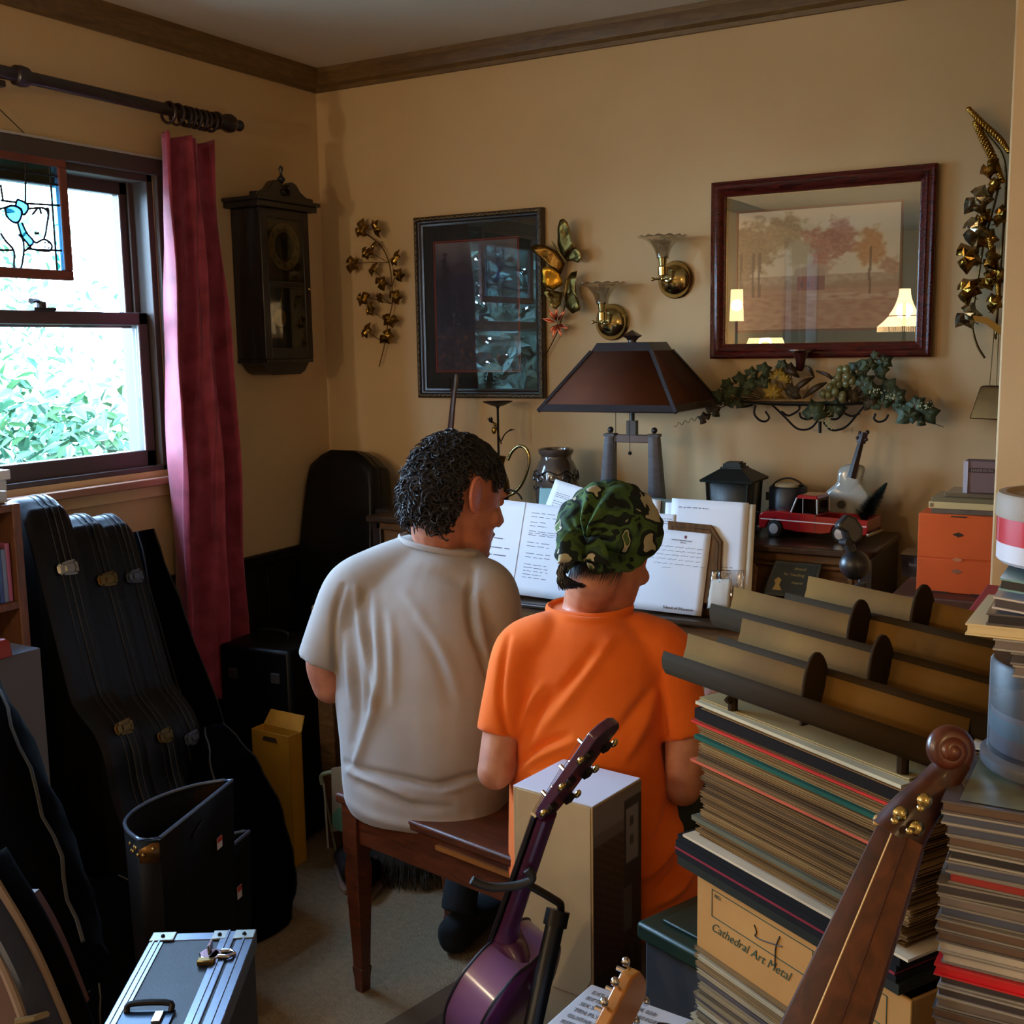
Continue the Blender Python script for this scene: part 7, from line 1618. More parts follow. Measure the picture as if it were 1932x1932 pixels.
for i in range(3):
    u_ = .032+i*hl*.29
    for s_ in (-1, 1):
        c = nut+H*u_+HW*s_*.022+HB*.009
        tu = part(MB().box((0, 0, 0), (0, 0, 0)) if 0 else MB(frame(c, HW, Y=H)).box((0, 0, 0), (.015, .014, .008)), 'tuning_machine', IRON, gu, bevel=.001)
        part(MB().tube([c, c+HW*s_*.016], .002, 6).ell(c+HW*s_*.022, .0062, frame((0, 0, 0), HW, Y=H).to_3x3() @ Matrix.Diagonal((.9, 1.25, .7)), 10, 8), 'tuning_button', GOLD, tu)
        part(MB().cyl(nut+H*u_+HW*s_*.012-HB*.008, nut+H*u_+HW*s_*.012-HB*.020, .0032, n=8), 'string_post', CHROME, gu)
for i in range(6):
    o = (i-2.5)/2.5; s_ = -1 if i < 3 else 1; k = (0, 1, 2, 2, 1, 0)[i]
    part(MB().tube([heel-U*.06+Wd_*o*.02-BKN*.014, nut+Wd_*o*.015-BKN*.014, nut+H*(.032+k*hl*.29)+HW*s_*.012-HB*.017], .0005, 4), 'string', CHROME, gu)
# body: outline in the plane (Wd_, U), back faces BKN
BT = .07
ol = [(0, 0), (.04, .004), (.078, -.02), (.095, -.06), (.097, -.10), (.082, -.16), (.078, -.19), (.09, -.23), (.122, -.29), (.13, -.35), (.115, -.42), (.07, -.465), (0, -.48)]
ol = ol+[(-a_, b2) for a_, b2 in ol[-2:0:-1]]; ol = [(p.x, p.y) for p in spline([V((a_, b2, 0)) for a_, b2 in ol+ol[:1]], 3)][:-1]
bo_ = heel+U*.004
def brg(off, s_): return [bo_+Wd_*a_*s_+U*((b2+.22)*s_-.22)+BKN*off for a_, b2 in ol]
part(MB().loft([brg(BT-.012, 1.0), brg(-.006, 1.0)], caps=False), 'body_side', mat('window-lit purple side', (118, 84, 140), .3, coat=.6), gu, ang=50)  # window light on the side is put into its lighter, bluer colour
part(MB().loft([brg(BT-.012, 1.0), brg(BT-.008, .985), brg(BT-.003, .9), brg(BT, .5)]), 'body_back', PUR, gu, ang=50)
part(MB().loft([brg(-.006, 1.0), brg(-.009, 1.0)]), 'body_top', mat('guitar top', (90, 40, 96), .3, coat=.6), gu)
part(MB().tube(brg(BT-.012, 1.003), .0022, 6, loop=True).tube(brg(-.006, 1.003), .0022, 6, loop=True), 'binding', mat('black binding', (20, 16, 20), .4), gu)
part(MB().loft([dsec(heel+U*.02, .026, .034), dsec(heel-U*.01+BKN*.03, .024, .042), dsec(heel-U*.03+BKN*.05, .018, .032)]), 'heel', PURD, gu, ang=60)
part(MB().ell(heel+BKN*.086+U*-.012, .004, n=8, m=6), 'strap_button', CHROME, gu)
# ---- stand
sy = [(890, 1660), (905, 1668), (930, 1674), (960, 1673), (985, 1668), (1002, 1660), (1003, 1650), (994, 1640)]
st_ = thing('guitar_stand', 'black tubular guitar stand with a padded yoke holding the purple guitar', 'guitar stand', at(1000, 1932, h=1.62))
hY = 1.60; RUB = mat('black rubber', (24, 24, 27), .6)
part(MB().tube(spline([at(px, py, h=hY-.03) for px, py in sy], 5), .0065, 10), 'yoke', RUB, st_)
part(MB().tube(spline([at(px, py, h=hY+(i*.008)) for i, (px, py) in enumerate([(995, 1668), (1020, 1682), (1045, 1697), (1057, 1706), (1058, 1722)])], 6), .0062, 10), 'yoke_arm', mat('dark metal tube', (52, 44, 34), .4, .7), st_)
top = at(1052, 1722, h=hY+.03); bot = at(1000, 1960, h=1.56); 
dd = (bot-top).normalized(); bot2 = top+dd*((top.z-.28)/-dd.z)
part(MB().cyl(top, bot2, .0145, n=16), 'upright_tube', mat('black tube', (18, 18, 20), .4, .4), st_); part(MB().cyl(top-dd*.004, top+dd*.02, .0185, n=16), 'tube_collar', IRON, st_)
for a_ in (0.3, 2.4, 4.5): part(MB().tube([bot2+V((0, 0, .01)), bot2+V((.10*math.cos(a_), .10*math.sin(a_), -.10)), V((bot2.x+.22*math.cos(a_), bot2.y+.22*math.sin(a_), .008))], .008, 8), 'leg', IRON, st_)
# ---- second headstock at the bottom edge, honey maple
h0, h1 = at(1130, 1985, h=1.25), at(1205, 1843, h=1.32)
hs = thing('maple_guitar', 'guitar with honey maple headstock rising at the bottom edge', 'guitar', V((h0.x, h0.y, 0)))
MAP = mat('honey maple', (184, 120, 48), .3, coat=.5, noise=(4, .3), col2=(166, 102, 38))
Hd = (h1-h0).normalized(); Bk = (-_f*.5+_r*.9); Bk = (Bk-Hd*Bk.dot(Hd)).normalized(); Sd = Hd.cross(Bk).normalized()
L_ = (h1-h0).length
part(MB().prism([(-.020, 0), (-.03, .02), (-.033, L_*.85), (-.02, L_), (.006, L_*1.02), (.024, L_*.9), (.028, .03), (.020, 0)], h0-Bk*.008, Sd, Hd, Bk*.018), 'headstock', MAP, hs, bevel=.003)
nb = V((h0.x-.03, h0.y-.30, .52)); part(MB().tube([h0+Hd*.01, nb], [.021, .026], 12, flat=.6), 'neck', MAP, hs)
part(MB().loft([[nb+V((a_*s_, b2*.10*s_, dz_)) for a_, b2 in [(math.cos(t_)*.17, math.sin(t_)) for t_ in [2*PI*k/20 for k in range(20)]]] for dz_, s_ in ((.02, .55), (-.08, .85), (-.18, .68), (-.32, 1.0), (-.44, .8), (-.49, .4))]), 'body', MAP, hs, ang=60)
for i in range(3):
    for s_ in (-1, 1):
        c = h0+Hd*(.04+i*L_*.27)+Sd*s_*.030
        part(MB().tube([c, c+Sd*s_*.014], .0022, 6).ell(c+Sd*s_*.018, .006, n=8, m=6), 'tuning_button', CHROME, hs); part(MB().cyl(c-Sd*s_*.012-Bk*.008, c-Sd*s_*.012-Bk*.022, .003, n=8), 'string_post', CHROME, hs)
# ---- white printed box at the bottom
zt = .62
pts = [at(1116, 1856, z=zt), at(1310, 1925, z=zt), at(1040, 1945, z=zt)]
X = (pts[1]-pts[0]).normalized(); Yv = V((0, 0, 1)).cross(X)
if Yv.dot(pts[2]-pts[0]) < 0: Yv = -Yv
wx, wy = (pts[1]-pts[0]).length+.02, .26
M_ = frame(pts[0]-V((0, 0, zt)), X, Y=Yv); sg2 = 1 if (M_.to_3x3() @ V((0, 0, 1))).z > 0 else -1
wbx = thing('printed_box', 'white box printed with rows of small grey capitals at the bottom edge', 'box', None, M=M_)
part(MB(M_).bx(0, wx, 0, wy, .0, zt*sg2), 'box_body', mat('white print box', (190, 192, 198), .6), wbx, bevel=.002)
GT_ = mat('grey print', (110, 112, 120), .7)
Mtx = M_ @ Matrix.Translation((0, 0, (zt+.0006)*sg2)) 
Xt, Yt = X, -Yv
def tmat(u, v): return frame(pts[0]+X*u+Yv*v+V((0, 0, .0008)), Xt, Y=Yt) if (Xt.cross(Yt)).z > 0 else frame(pts[0]+X*u+Yv*v+V((0, 0, .0008)), Xt, Y=Yt)
for i, s in enumerate(('EXT STRAP PACK 020', 'FITTED TO ALL RANGES', 'SIX STRING SET 10-46', 'TEN PLY WOUND STEEL', 'GUITAR PARTS', 'KEEP DRY INDOORS')):
    text(s, .0115, tmat(.012, .022+i*.016), 'lettering', GT_, wbx, .0002, sx_=.9)
mb = MB()
for (cx, cy, r0_) in ((.142, .040, .018), (.150, .062, .014)):
    mb.tube([pts[0]+X*(cx+r0_*math.cos(a_)*(1+.3*math.sin(2*a_)))+Yv*(cy+r0_*.7*math.sin(a_))+V((0, 0, .001)) for a_ in [k*.35 for k in range(17)]], .0012, 6)
part(mb, 'swirl_logo', BLACKINK, wbx); text('3/4', .020, tmat(.15, .066), 'lettering', BLACKINK, wbx, .0003)

# ================================================================ GREEN BIN
gz1 = .56
g0, g1, g2 = at(1200, 1738, z=gz1), at(1325, 1682, z=gz1), at(1272, 1895, z=gz1)
X = (g1-g0).normalized(); Yv = V((0, 0, 1)).cross(X)
if Yv.dot(g2-g0) < 0: Yv = -Yv
M_ = frame(g0-V((0, 0, gz1)), X, Y=Yv); s3 = 1 if (M_.to_3x3() @ V((0, 0, 1))).z > 0 else -1
gb_ = thing('storage_bin', 'dark green lidded storage bin on the floor beside the stacks', 'bin', None, M=M_)
part(MB(M_).bx(.01, .24, .01, .26, 0, (gz1-.03)*s3), 'bin_body', mat('dark grey plastic', (56, 58, 62), .5), gb_, bevel=.006); part(MB(M_).bx(0, .25, 0, .27, (gz1-.03)*s3, gz1*s3), 'lid', mat('dark green plastic', (28, 48, 34), .45), gb_, bevel=.006)
part(MB(M_).bx(.03, .22, .03, .24, gz1*s3, (gz1+.006)*s3), 'lid_panel', mat('dark green plastic', (28, 48, 34), .45), gb_, bevel=.003)

# ================================================================ RECORD STACK
AD = V((.86, -.5, 0)).normalized(); BD = V((.5, .86, 0)).normalized()   # along the seen side (to the right, nearer) and away from the camera
P0 = at(1318, 1340, h=1.345); P0 = V((P0.x, P0.y, 0)); LPW = .315
rzA = math.atan2(AD.y, AD.x)
low = thing('record_cabinet', 'low dark cabinet carrying the record stack', 'cabinet', P0+AD*.17+BD*.17, rzA); W_ = wm(low)
part(MB(W_).bx(-.19, .19, -.175, .175, .03, .56), 'cabinet_body', DARKWOOD, low, bevel=.004); part(MB(W_).bx(-.2, .2, -.185, .185, .56, .58), 'top_board', DARKWOOD, low, bevel=.004); part(MB(W_).bx(-.17, .17, -.16, .16, 0, .03), 'plinth', IRON, low)
for s_ in (-1, 1):
    d_ = part(MB(W_).bx(-.185 if s_ < 0 else .002, -.002 if s_ < 0 else .185, -.180, -.175, .04, .55), 'door', DARKWOOD, low, bevel=.002); part(MB(W_).ell((s_*.012, -.186, .34), .007, n=10, m=8), 'knob', BRASS, d_)
def sleeve_mesh(th, m, w_=LPW, d_=LPW, gap=True):
    mb = MB()
    if th > .0028 and gap:
        e = min(.0012, th*.25)
        mb.bx(0, w_, 0, d_, 0, e); mb.bx(0, w_, 0, d_, th-e, th); mb.bx(.003, w_-.003, .002, d_-.003, e, th-e)
    else: mb.bx(0, w_, 0, d_, 0, th)
    return mb
TAN = [(136, 102, 56), (124, 92, 50), (110, 80, 42), (146, 114, 68), (96, 70, 36), (130, 98, 58), (84, 60, 32), (116, 86, 50)]
def stack_item(name, col, label, cat, z, th, off, w_=LPW, d_=LPW, group=None, twist=0, rough=.8, gap=True, m=None):
    mm = m or mat('sleeve %d %d %d' % col, col, .92, spec=.15, noise=(7, .3), col2=tuple(int(c_*.84) for c_ in col))
    me = sleeve_mesh(th, mm, w_, d_, gap).mesh(name, Matrix.Identity(4)); me.materials.append(mm)
    o = bpy.data.objects.new(name, me); COL.objects.link(o); p = P0+AD*off[0]+BD*off[1]; o.location = (p.x, p.y, z); o.rotation_euler = (0, 0, rzA+twist)
    return tag(o, label, cat, group)
r_ = random.Random(77)
# section heights (bottom to top): lower sleeves, cardboard box, binders, tall sleeve section
zB0 = .58; zB1 = at(1316, 1783, h=1.345).z; zT = at(1325, 1640, h=1.345).z
z = zB0; k = 0
while z < zB1-.002:
    th = min(r_.uniform(.0032, .0058), zB1-z); 
    if zB1-z-th < .002: th = zB1-z
    c_ = r_.choice([(150, 132, 100), (128, 110, 84), (168, 150, 118), (104, 88, 66), (140, 112, 74), (180, 168, 140), (92, 82, 80)])
    stack_item('record_sleeve', c_, 'worn record sleeve in the lower pile under the numbered cardboard box', 'record', z, th-.0003, (r_.uniform(-.008, .006)-(.012 if z < zB0+.06 else 0), r_.uniform(-.004, .004)), group='record sleeves under the cardboard box', twist=r_.uniform(-.02, .02)); z += th; k += 1
# cardboard box
CB = mat('cardboard', (176, 130, 66), .8, noise=(6, .3), col2=(160, 116, 56)); CBI = mat('cardboard inside', (120, 88, 48), .9)
M_ = Matrix.Translation((P0.x, P0.y, zB1)) @ Matrix.Rotation(rzA, 4, 'Z'); bh = zT-zB1-.004; 
cb = thing('cardboard_box', 'open cardboard box numbered 4 with green printed frame in the record stack', 'box', None, M=M_)
bwid = .33; mb = MB(M_).bx(0, bwid, 0, .004, 0, bh).bx(0, bwid, .30, .304, 0, bh).bx(0, .004, .004, .30, 0, bh).bx(bwid-.004, bwid, .004, .30, 0, bh).bx(.004, bwid-.004, .004, .30, 0, .004)
part(mb, 'box_walls', CB, cb, bevel=.0012); part(MB(M_).bx(.004, bwid-.004, .15, .30, .004, bh-.001), 'packed_contents', CBI, cb)
def bxm(u, v): return M_ @ frame((u, -.0004, v), (1, 0, 0), Z=(0, -1, 0))
GI_ = mat('green print ink', (40, 66, 46), .8); fx0, fx1, fz0, fz1 = .028, .36, .052*bh/.098+.0, .088*bh/.098
fx1 = .30
mb = MB(M_)
for a_, b2, c_, d_ in ((fx0, fx1, fz1-.001, fz1), (fx0, fx1, fz0, fz0+.001), (fx0, fx0+.001, fz0, fz1), (.196, .197, fz0, fz1), (fx1-.001, fx1, fz0, fz1)): mb.bx(a_, b2, -.0006, 0, c_, d_)
part(mb, 'printed_frame', GI_, cb)
text('NO.', .007, bxm(fx0+.005, fz1-.009), 'lettering', GI_, cb, .0002); text('TERM', .009, bxm(.200, fz1-.011), 'lettering', GI_, cb, .0002)
text('Cathedral Art Metal', .0165, bxm(fx0-.001, fz0-.018), 'lettering', GI_, cb, .0002, shear=.45)
mb = MB(); q_ = lambda u, v: M_ @ V((u, -.0008, v)); mb.tube(spline([q_(.104, fz1-.012), q_(.108, fz0+.016), q_(.106, fz0+.010), q_(.120, fz0+.011), q_(.150, fz0+.018)], 5), .0007, 5).tube(spline([q_(.146, fz1-.007), q_(.140, fz0+.012), q_(.139, fz0-.014)], 5), .0007, 5); part(mb, 'handwritten_four', BLACKINK, cb)
part(MB(M_).grid(lambda u, v: (.035+u*.19, .006+v*.09, bh-.012+.03*v+.010*(1-u)+.003*math.sin(u*9)), 12, 6), 'paper', PAPER, tagp := cb, solid=.001, fixn=False)
part(MB(M_).prism([(.17, 0), (.30, -.028), (.30, .004), (.18, .010)], (0, .02, bh), (1, 0, 0), (0, 0, 1), (0, .002, 0)), 'yellow_card', mat('pale yellow card', (214, 186, 96), .7), cb)
# binders
z = zT
for col, th, offx, lab in (((38, 40, 34), .011, -.024, 'dark olive album at the very bottom of the tall record section'), ((24, 22, 24), .007, -.028, 'black album under the crimson-edged one'), ((128, 40, 52), .003, -.030, 'thin crimson-edged album between black ones'), ((22, 22, 24), .008, -.028, 'black album resting on the crimson-edged one'), ((20, 19, 20), .009, -.024, 'thick black album just below the white-edged folder'), ((206, 190, 162), .003, -.014, 'white-edged folder sticking out over the black albums')):
    stack_item('album', col, lab, 'album', z, th, (offx, -.012), LPW+.03, LPW, gap=False, twist=.01); z += th+.0004
# tall section: alike tan sleeves with a few coloured ones
zTop = at(1325, 1306, h=1.36).z
N = 0; total = zTop-z
special = {.52: ((190, 92, 64), .0035, 'salmon red-edged record sleeve in the middle of the tall section'), .69: ((34, 84, 70), .005, 'teal-edged record sleeve above the brown ones'), .80: ((196, 52, 40), .003, 'bright red-edged record sleeve near the top of the tall section'), .93: ((198, 190, 160), .004, 'cream record sleeve near the top under the metal rack'), .84: ((26, 18, 14), .013, 'thick black-brown boxed record set near the top'), .10: ((96, 96, 78), .006, 'loose olive paper-covered sleeve low in the tall section'), .975: ((60, 52, 40), .004, 'dark brown sleeve directly under the metal rack')}
sk = sorted(special)
z0_ = z
while z < zTop-.003:
    f_ = (z-z0_)/total
    if sk and f_ >= sk[0]:
        c_, th, lab = special[sk.pop(0)]
        stack_item('record_sleeve', c_, lab, 'record', z, th-.0003, (r_.uniform(-.012, .0)+(-.006 if c_[0] in (196, 190) else 0), -.004), twist=r_.uniform(-.01, .01), gap=False)
    else:
        th = r_.uniform(.0034, .0056); c_ = r_.choice(TAN if f_ < .7 else TAN+[(176, 156, 110), (170, 142, 90)])
        lower = f_ < .5
        off = (r_.uniform(-.005, .006)+(.008 if .1 < f_ < .5 else 0), r_.uniform(-.003, .003))
        stack_item('record_sleeve', c_, 'plain tan record sleeve in the lower half of the tall section' if lower else 'plain tan record sleeve in the upper half of the tall section', 'record', z, th-.0003, off, group='tan record sleeves, lower half' if lower else 'tan record sleeves, upper half', twist=r_.uniform(-.014, .014))
    z += th; N += 1
ZLP = z

# ================================================================ METAL RACK ON THE RECORDS
TRK = mat('olive enamel steel', (112, 80, 34), .85, 0, noise=(3, .3), col2=(92, 64, 26), bump=(20, .1), stretch=(1, 6, 1), spec=.08); TRD = mat('shaded enamel steel', (46, 34, 18), .85, 0, spec=.06)  # shade of the lips, turned from the window, put into a darker enamel
rk0 = V((P0.x, P0.y, ZLP))
rk = thing('metal_sorter_rack', 'old olive metal sorting rack with curved troughs and oval dividers on top of the records', 'rack', rk0)
RZ = ZLP+.052
TA = at(1736, 1388, z=RZ)-at(1253, 1228, z=RZ); print('rack len', TA.length, 'ZLP', ZLP); TA.normalize(); TB = V((-TA.y, TA.x, 0))
def slat(start, L_):
    """one step of the rack: upright lip towards the camera with its shade put into the colour, concave floor rising to the back edge"""
    def sw_(prof):
        return MB().loft([[start+TA*L_*t_+TB*b2+V((0, 0, z)) for b2, z in prof] for t_ in (0, .5, 1)], caps=False, closed=False)
    o = part(sw_([(.0, 0), (-.003, -.009), (-.002, -.020), (.003, -.028), (.010, -.031)]), 'lip', TRD, rk, solid=.002, fixn=False, ang=60)
    part(sw_([(.010, -.031), (.016, -.031), (.024, -.025), (.031, -.014), (.036, .0), (.039, .016)]), 'trough', TRK, rk, solid=.0018, fixn=False, ang=60)
PITCH_B, STEP_Z = .043, .023
def fin(c, hgt=.066, wB_=.082, lean=.0):
    poly = [(0, 0)]+[(wB_/2-wB_/2*math.cos(PI*k/14), hgt*math.sin(PI*k/14)**.72) for k in range(1, 14)]+[(wB_, 0)]
    return part(MB().prism(poly, c, TB, V((0, 0, 1)), TA*.004), 'divider', TRD, rk, bevel=.001)
sa = at(1253, 1228, z=RZ)
S1 = sa; slat(S1, .40)
sb_ = at(1372, 1199, z=1.092); sc_ = at(1348, 1143, z=1.112); sd_ = at(1490, 1108, z=1.128)
# keep the rows parallel, one trough width apart
def snap(p, row): t_ = (p-S1).dot(TA); return S1+TA*t_+TB*(PITCH_B*row)+V((0, 0, STEP_Z*row))
S2, S3, S4 = [S1+TA*t_+TB*(PITCH_B*k)+V((0, 0, STEP_Z*k)) for k, t_ in ((1, .05), (2, -.01), (3, .075))]
slat(S2, .37); slat(S3, .44); slat(S4, .37)
def atrow(px, py, row):
    z_ = S1.z+STEP_Z*row-.03; p = at(px, py, z=z_); t_ = (p-S1).dot(TA); return S1+TA*t_+TB*(PITCH_B*row+.002)+V((0, 0, STEP_Z*row-.034))
for px, py, row, h_ in ((1612, 1335, 0, .078), (1722, 1308, 1, .078), (1655, 1238, 2, .075), (1738, 1215, 3, .072)): fin(atrow(px, py, row), h_, .044)
mb = MB()
for t_ in (.10, .42):
    mb.tube([S1+TA*t_+TB*.01+V((0, 0, -.040)), S1+TA*t_+TB*.16+V((0, 0, STEP_Z*3.6-.038))], .004, 6)
mb.bx(0, 0, 0, 0, 0, 0) if False else None
part(mb, 'cross_bar', TRD, rk)
for t_, b2 in ((.10, .02), (.34, .02), (.10, .15), (.34, .15)):
    p = S1+TA*t_+TB*b2; zz = S1.z-.034+STEP_Z*(b2/PITCH_B); part(MB().tube([V((p.x, p.y, ZLP)), V((p.x, p.y, zz))], .006, 8), 'foot', TRD, rk)
e = S4+TA*.30+TB*.04
part(MB().tube(spline([e+V((0, 0, -.03)), e+V((0, 0, .02)), e+TA*.02+V((0, 0, .035)), e+TA*.06+V((0, 0, .03)), e+TA*.07+V((0, 0, -.03))], 5), .0045, 8), 'handle', TRD, rk)

# ================================================================ BLACK CLAMP ARM
m0 = thing('microphone_stand', 'black microphone stand with ball joint rising behind the metal rack', 'stand', V((2.182, -1.347, 0))); BM = mat('matt black', (20, 20, 23), .38)
h_ = 1.9; pts_ = [at(px, py, h=h_) for px, py in ((1632, 1145), (1624, 1100), (1613, 1066), (1603, 1030), (1600, 1000))]
part(MB().tube([V((pts_[0].x+.004, pts_[0].y, .012)), pts_[0], pts_[1]], .0105, 12), 'pole', BM, m0); part(MB().lathe([(.13, 0), (.13, .01), (.11, .016), (.02, .022), (.012, .04)], (pts_[0].x+.004, pts_[0].y, 0), 28), 'base', BM, m0)
part(MB().ell(pts_[2], .0245, n=22, m=14), 'ball_joint', BM, m0); part(MB().tube([pts_[2], pts_[3], pts_[4]], [.009, .0085, .012], 12), 'upper_rod', BM, m0)
hx = pts_[4]; part(MB(frame(hx, _r, Y=_u)).prism([(-.018, .012), (-.004, .026), (.010, .020), (.022, .004), (.020, -.014), (.006, -.024), (-.002, -.016), (-.006, -.004), (-.02, .004)], (0, 0, -.012), (1, 0, 0), (0, 1, 0), (0, 0, .024)), 'clamp_head', BM, m0, bevel=.004); part(MB().tube([hx-_r*.004-_u*.02-_f*.02, hx-_r*.004-_u*.02+_f*.02], .006, 10), 'clamp_screw', IRON, m0)

# ================================================================ RED BOX, CRATE
rb = at(1828, 1266, h=1.66); rt = at(1828, 1154, h=1.66)
cz = rb.z
CRT = mat('orange pine crate', (146, 88, 36), .55, wood=(9, (6, 6, 1)), col2=(116, 66, 26))
cr_ = thing('wooden_crate', 'orange-brown slatted wooden crate under the red box', 'crate', (rb.x+.16, rb.y+.15, 0))
X0, Y0 = rb.x+.004, rb.y
part(MB().bx(X0, X0+.32, Y0, Y0+.30, 0, cz-.03), 'crate_body', CRT, cr_); part(MB().bx(X0-.006, X0+.326, Y0-.012, Y0+.306, cz-.03, cz), 'top_board', CRT, cr_, bevel=.003)
for k in range(11): part(MB().bx(X0+.006+k*.029, X0+.026+k*.029, Y0-.010, Y0, .03, cz-.034), 'slat', CRT, cr_, bevel=.002)
rbx = thing('red_box', 'crimson cardboard box on the wooden crate', 'box', (X0+.1, Y0+.1, cz)); CRM = mat('crimson card', (140, 26, 42), .55)
part(MB().bx(X0-.008, X0+.19, Y0, Y0+.20, cz, rt.z-.004), 'box_body', CRM, rbx, bevel=.003); part(MB().bx(X0-.010, X0+.192, Y0-.002, Y0+.202, rt.z-.022, rt.z), 'lid', CRM, rbx, bevel=.003)

# ================================================================ DISC TOWER AT THE RIGHT
D0 = at(1780, 1508, h=.97); TZ = D0.z; Dx, Dy = D0.x, D0.y
d_ = at(1821, 1427, z=TZ)-D0; print('cd depth', d_.length, math.degrees(math.atan2(-d_.x, d_.y))); rzD = math.atan2(-d_.x, d_.y)
DXv = V((math.cos(rzD), math.sin(rzD), 0)); DYv = V((-math.sin(rzD), math.cos(rzD), 0))
CDH = .0104; n_cd = 30
stl = thing('disc_cabinet', 'dark cabinet under the tower of disc cases', 'cabinet', V((Dx, Dy, 0))+DXv*.08+DYv*.07, rzD); W_ = wm(stl); zc0 = TZ-n_cd*CDH
part(MB(W_).bx(-.11, .11, -.09, .09, .03, zc0-.015), 'cabinet_body', DARKWOOD, stl, bevel=.003); part(MB(W_).bx(-.12, .12, -.10, .10, zc0-.015, zc0), 'top_board', DARKWOOD, stl, bevel=.003); part(MB(W_).bx(-.1, .1, -.08, .08, 0, .03), 'plinth', IRON, stl)
def cd(label, z, off, base, insert, twist=0, w_=.142, d_=.125, th=CDH, group=None, cl=True, at_=None):
    o0 = (at_ if at_ is not None else V((Dx, Dy, 0)))+DXv*off[0]+DYv*off[1]; M_ = Matrix.Translation((o0.x, o0.y, z)) @ Matrix.Rotation(rzD+twist, 4, 'Z')
    t = thing('disc_case', label, 'disc case', None, M=M_, group=group)
    e = .0016
    mb = MB(M_).bx(0, w_, 0, d_, 0, e).bx(0, w_, 0, d_, th-.0004-e, th-.0004).bx(.012, w_, d_-.002, d_, e, th-.002)
    part(mb, 'plastic_shell', base, t); part(MB(M_).bx(.0015, w_-.0015, .002, d_-.003, e, th-.0004-e), 'tray_insert', insert, t)
    return t
SHL = [mat('grey clear plastic', (120, 116, 114), .2, coat=.6), mat('smoky plastic', (84, 80, 82), .2, coat=.6), mat('pale plastic', (150, 146, 142), .22, coat=.6)]
INSm = [mat('insert a', (58, 52, 56), .5), mat('insert b', (110, 100, 96), .5), mat('insert c', (32, 30, 34), .5), mat('insert d', (92, 72, 60), .5), mat('insert e', (70, 76, 96), .5)]
r_ = random.Random(41)
for k in range(n_cd):
    z = TZ-(k+1)*CDH; red = abs(TZ-(k+.5)*CDH-at(1775, 1851, h=.95).z) < CDH*.5; dr = k == 6; wh = k in (12, 13)
    ins_ = mat('insert red', (196, 22, 34), .4) if red else mat('insert dull red', (140, 40, 34), .5) if dr else mat('insert white', (176, 168, 156), .5) if wh else r_.choice(INSm)
    lab = 'bright red-edged disc case low in the right tower' if red else 'dull red-edged disc case in the upper part of the right tower' if dr else 'top disc case of the right tower, with pale green cover' if k == 0 else ('whitish disc case edge in the middle of the right tower, upper one' if k == 12 else 'whitish disc case edge in the middle of the right tower, lower one') if wh else ('grey plastic disc case in the part of the tower above the bright red one' if z > at(1775, 1851, h=.95).z else 'grey plastic disc case in the part of the tower below the bright red one')
    shell = mat('red shell', (190, 22, 34), .3, coat=.5) if red else r_.choice(SHL)
    cd(lab, z, (r_.uniform(-.003, .004)+(.004 if 3 < k < 7 else 0), r_.uniform(-.003, .003)), shell, ins_, r_.uniform(-.03, .03), group=None if (red or dr or wh or k == 0) else ('disc cases above the red one' if z > at(1775, 1851, h=.95).z else 'disc cases below the red one'))
# cover art of the top case: flat print
M_ = Matrix.Translation(V((Dx, Dy, TZ))) @ Matrix.Rotation(rzD, 4, 'Z')
def cov(u, v):
    c = (118, 120, 98)
    if math.hypot((u-.5)/.2, (v-.55)/.3) < 1: c = (134, 84, 76)
    return mixc(c, (96, 98, 84), .5+nz(u, v, 8))
top_case = [o for o in bpy.data.objects if o.name.startswith('disc_case') and o.get('label', '').startswith('top disc case of the right')][0]
paint_grid('cover_print', M_ @ V((.012, .004, .0004)), DXv, DYv, .125, .118, cov, 24, 24, top_case, .3)
# a second, lower card and the spindle of blank discs
cz_ = TZ+.001
off = at(1834, 1411, z=cz_+.004)
M_ = Matrix.Translation((off.x, off.y, cz_)) @ Matrix.Rotation(rzD+.05, 4, 'Z')
cc = thing('white_card_sleeve', 'off-white card sleeve between disc tower and spindle tub', 'card sleeve', None, M=M_); part(MB(M_).bx(0, .15, 0, .12, 0, .004), 'card', mat('off white card', (196, 188, 170), .7), cc, bevel=.0008); part(MB(M_).bx(.002, .148, .002, .118, -.0, .0001).bx(0, .15, -.0008, 0, .001, .003), 'dark_edge', IRON, cc)
sb0 = at(2003, 1400, h=1.07); sb0.z = 0; SZ = cz_+.0045
sp_ = thing('disc_spindle', 'clear tub of blank discs with grey base and teal paper band', 'disc spindle', V((sb0.x, sb0.y, SZ)))
part(MB().lathe([(.064, 0), (.066, .003), (.066, .010), (.060, .014), (.001, .014)], (sb0.x, sb0.y, SZ), 40), 'base', mat('grey spindle base', (84, 84, 88), .35, coat=.4), sp_)
czt = at(1905, 1242, h=1.06).z
part(MB().lathe([(.0605, .014), (.0605, czt-SZ-.004), (.058, czt-SZ), (.001, czt-SZ)], (sb0.x, sb0.y, SZ), 40, caps=False), 'tub', glass_mat('tub plastic', (205, 205, 212), .4, 1.3, .02, .6), sp_)
part(MB().lathe([(.0585, .018), (.0585, (czt-SZ)*.55), (.001, (czt-SZ)*.55)], (sb0.x, sb0.y, SZ), 40), 'disc_pile', mat('disc pile', (92, 88, 92), .6), sp_, kind='stuff'); part(MB().lathe([(.0592, (czt-SZ)*.34), (.0592, (czt-SZ)*.5)], (sb0.x, sb0.y, SZ), 40, caps=False), 'paper_band', mat('teal band', (70, 96, 106), .5), sp_)
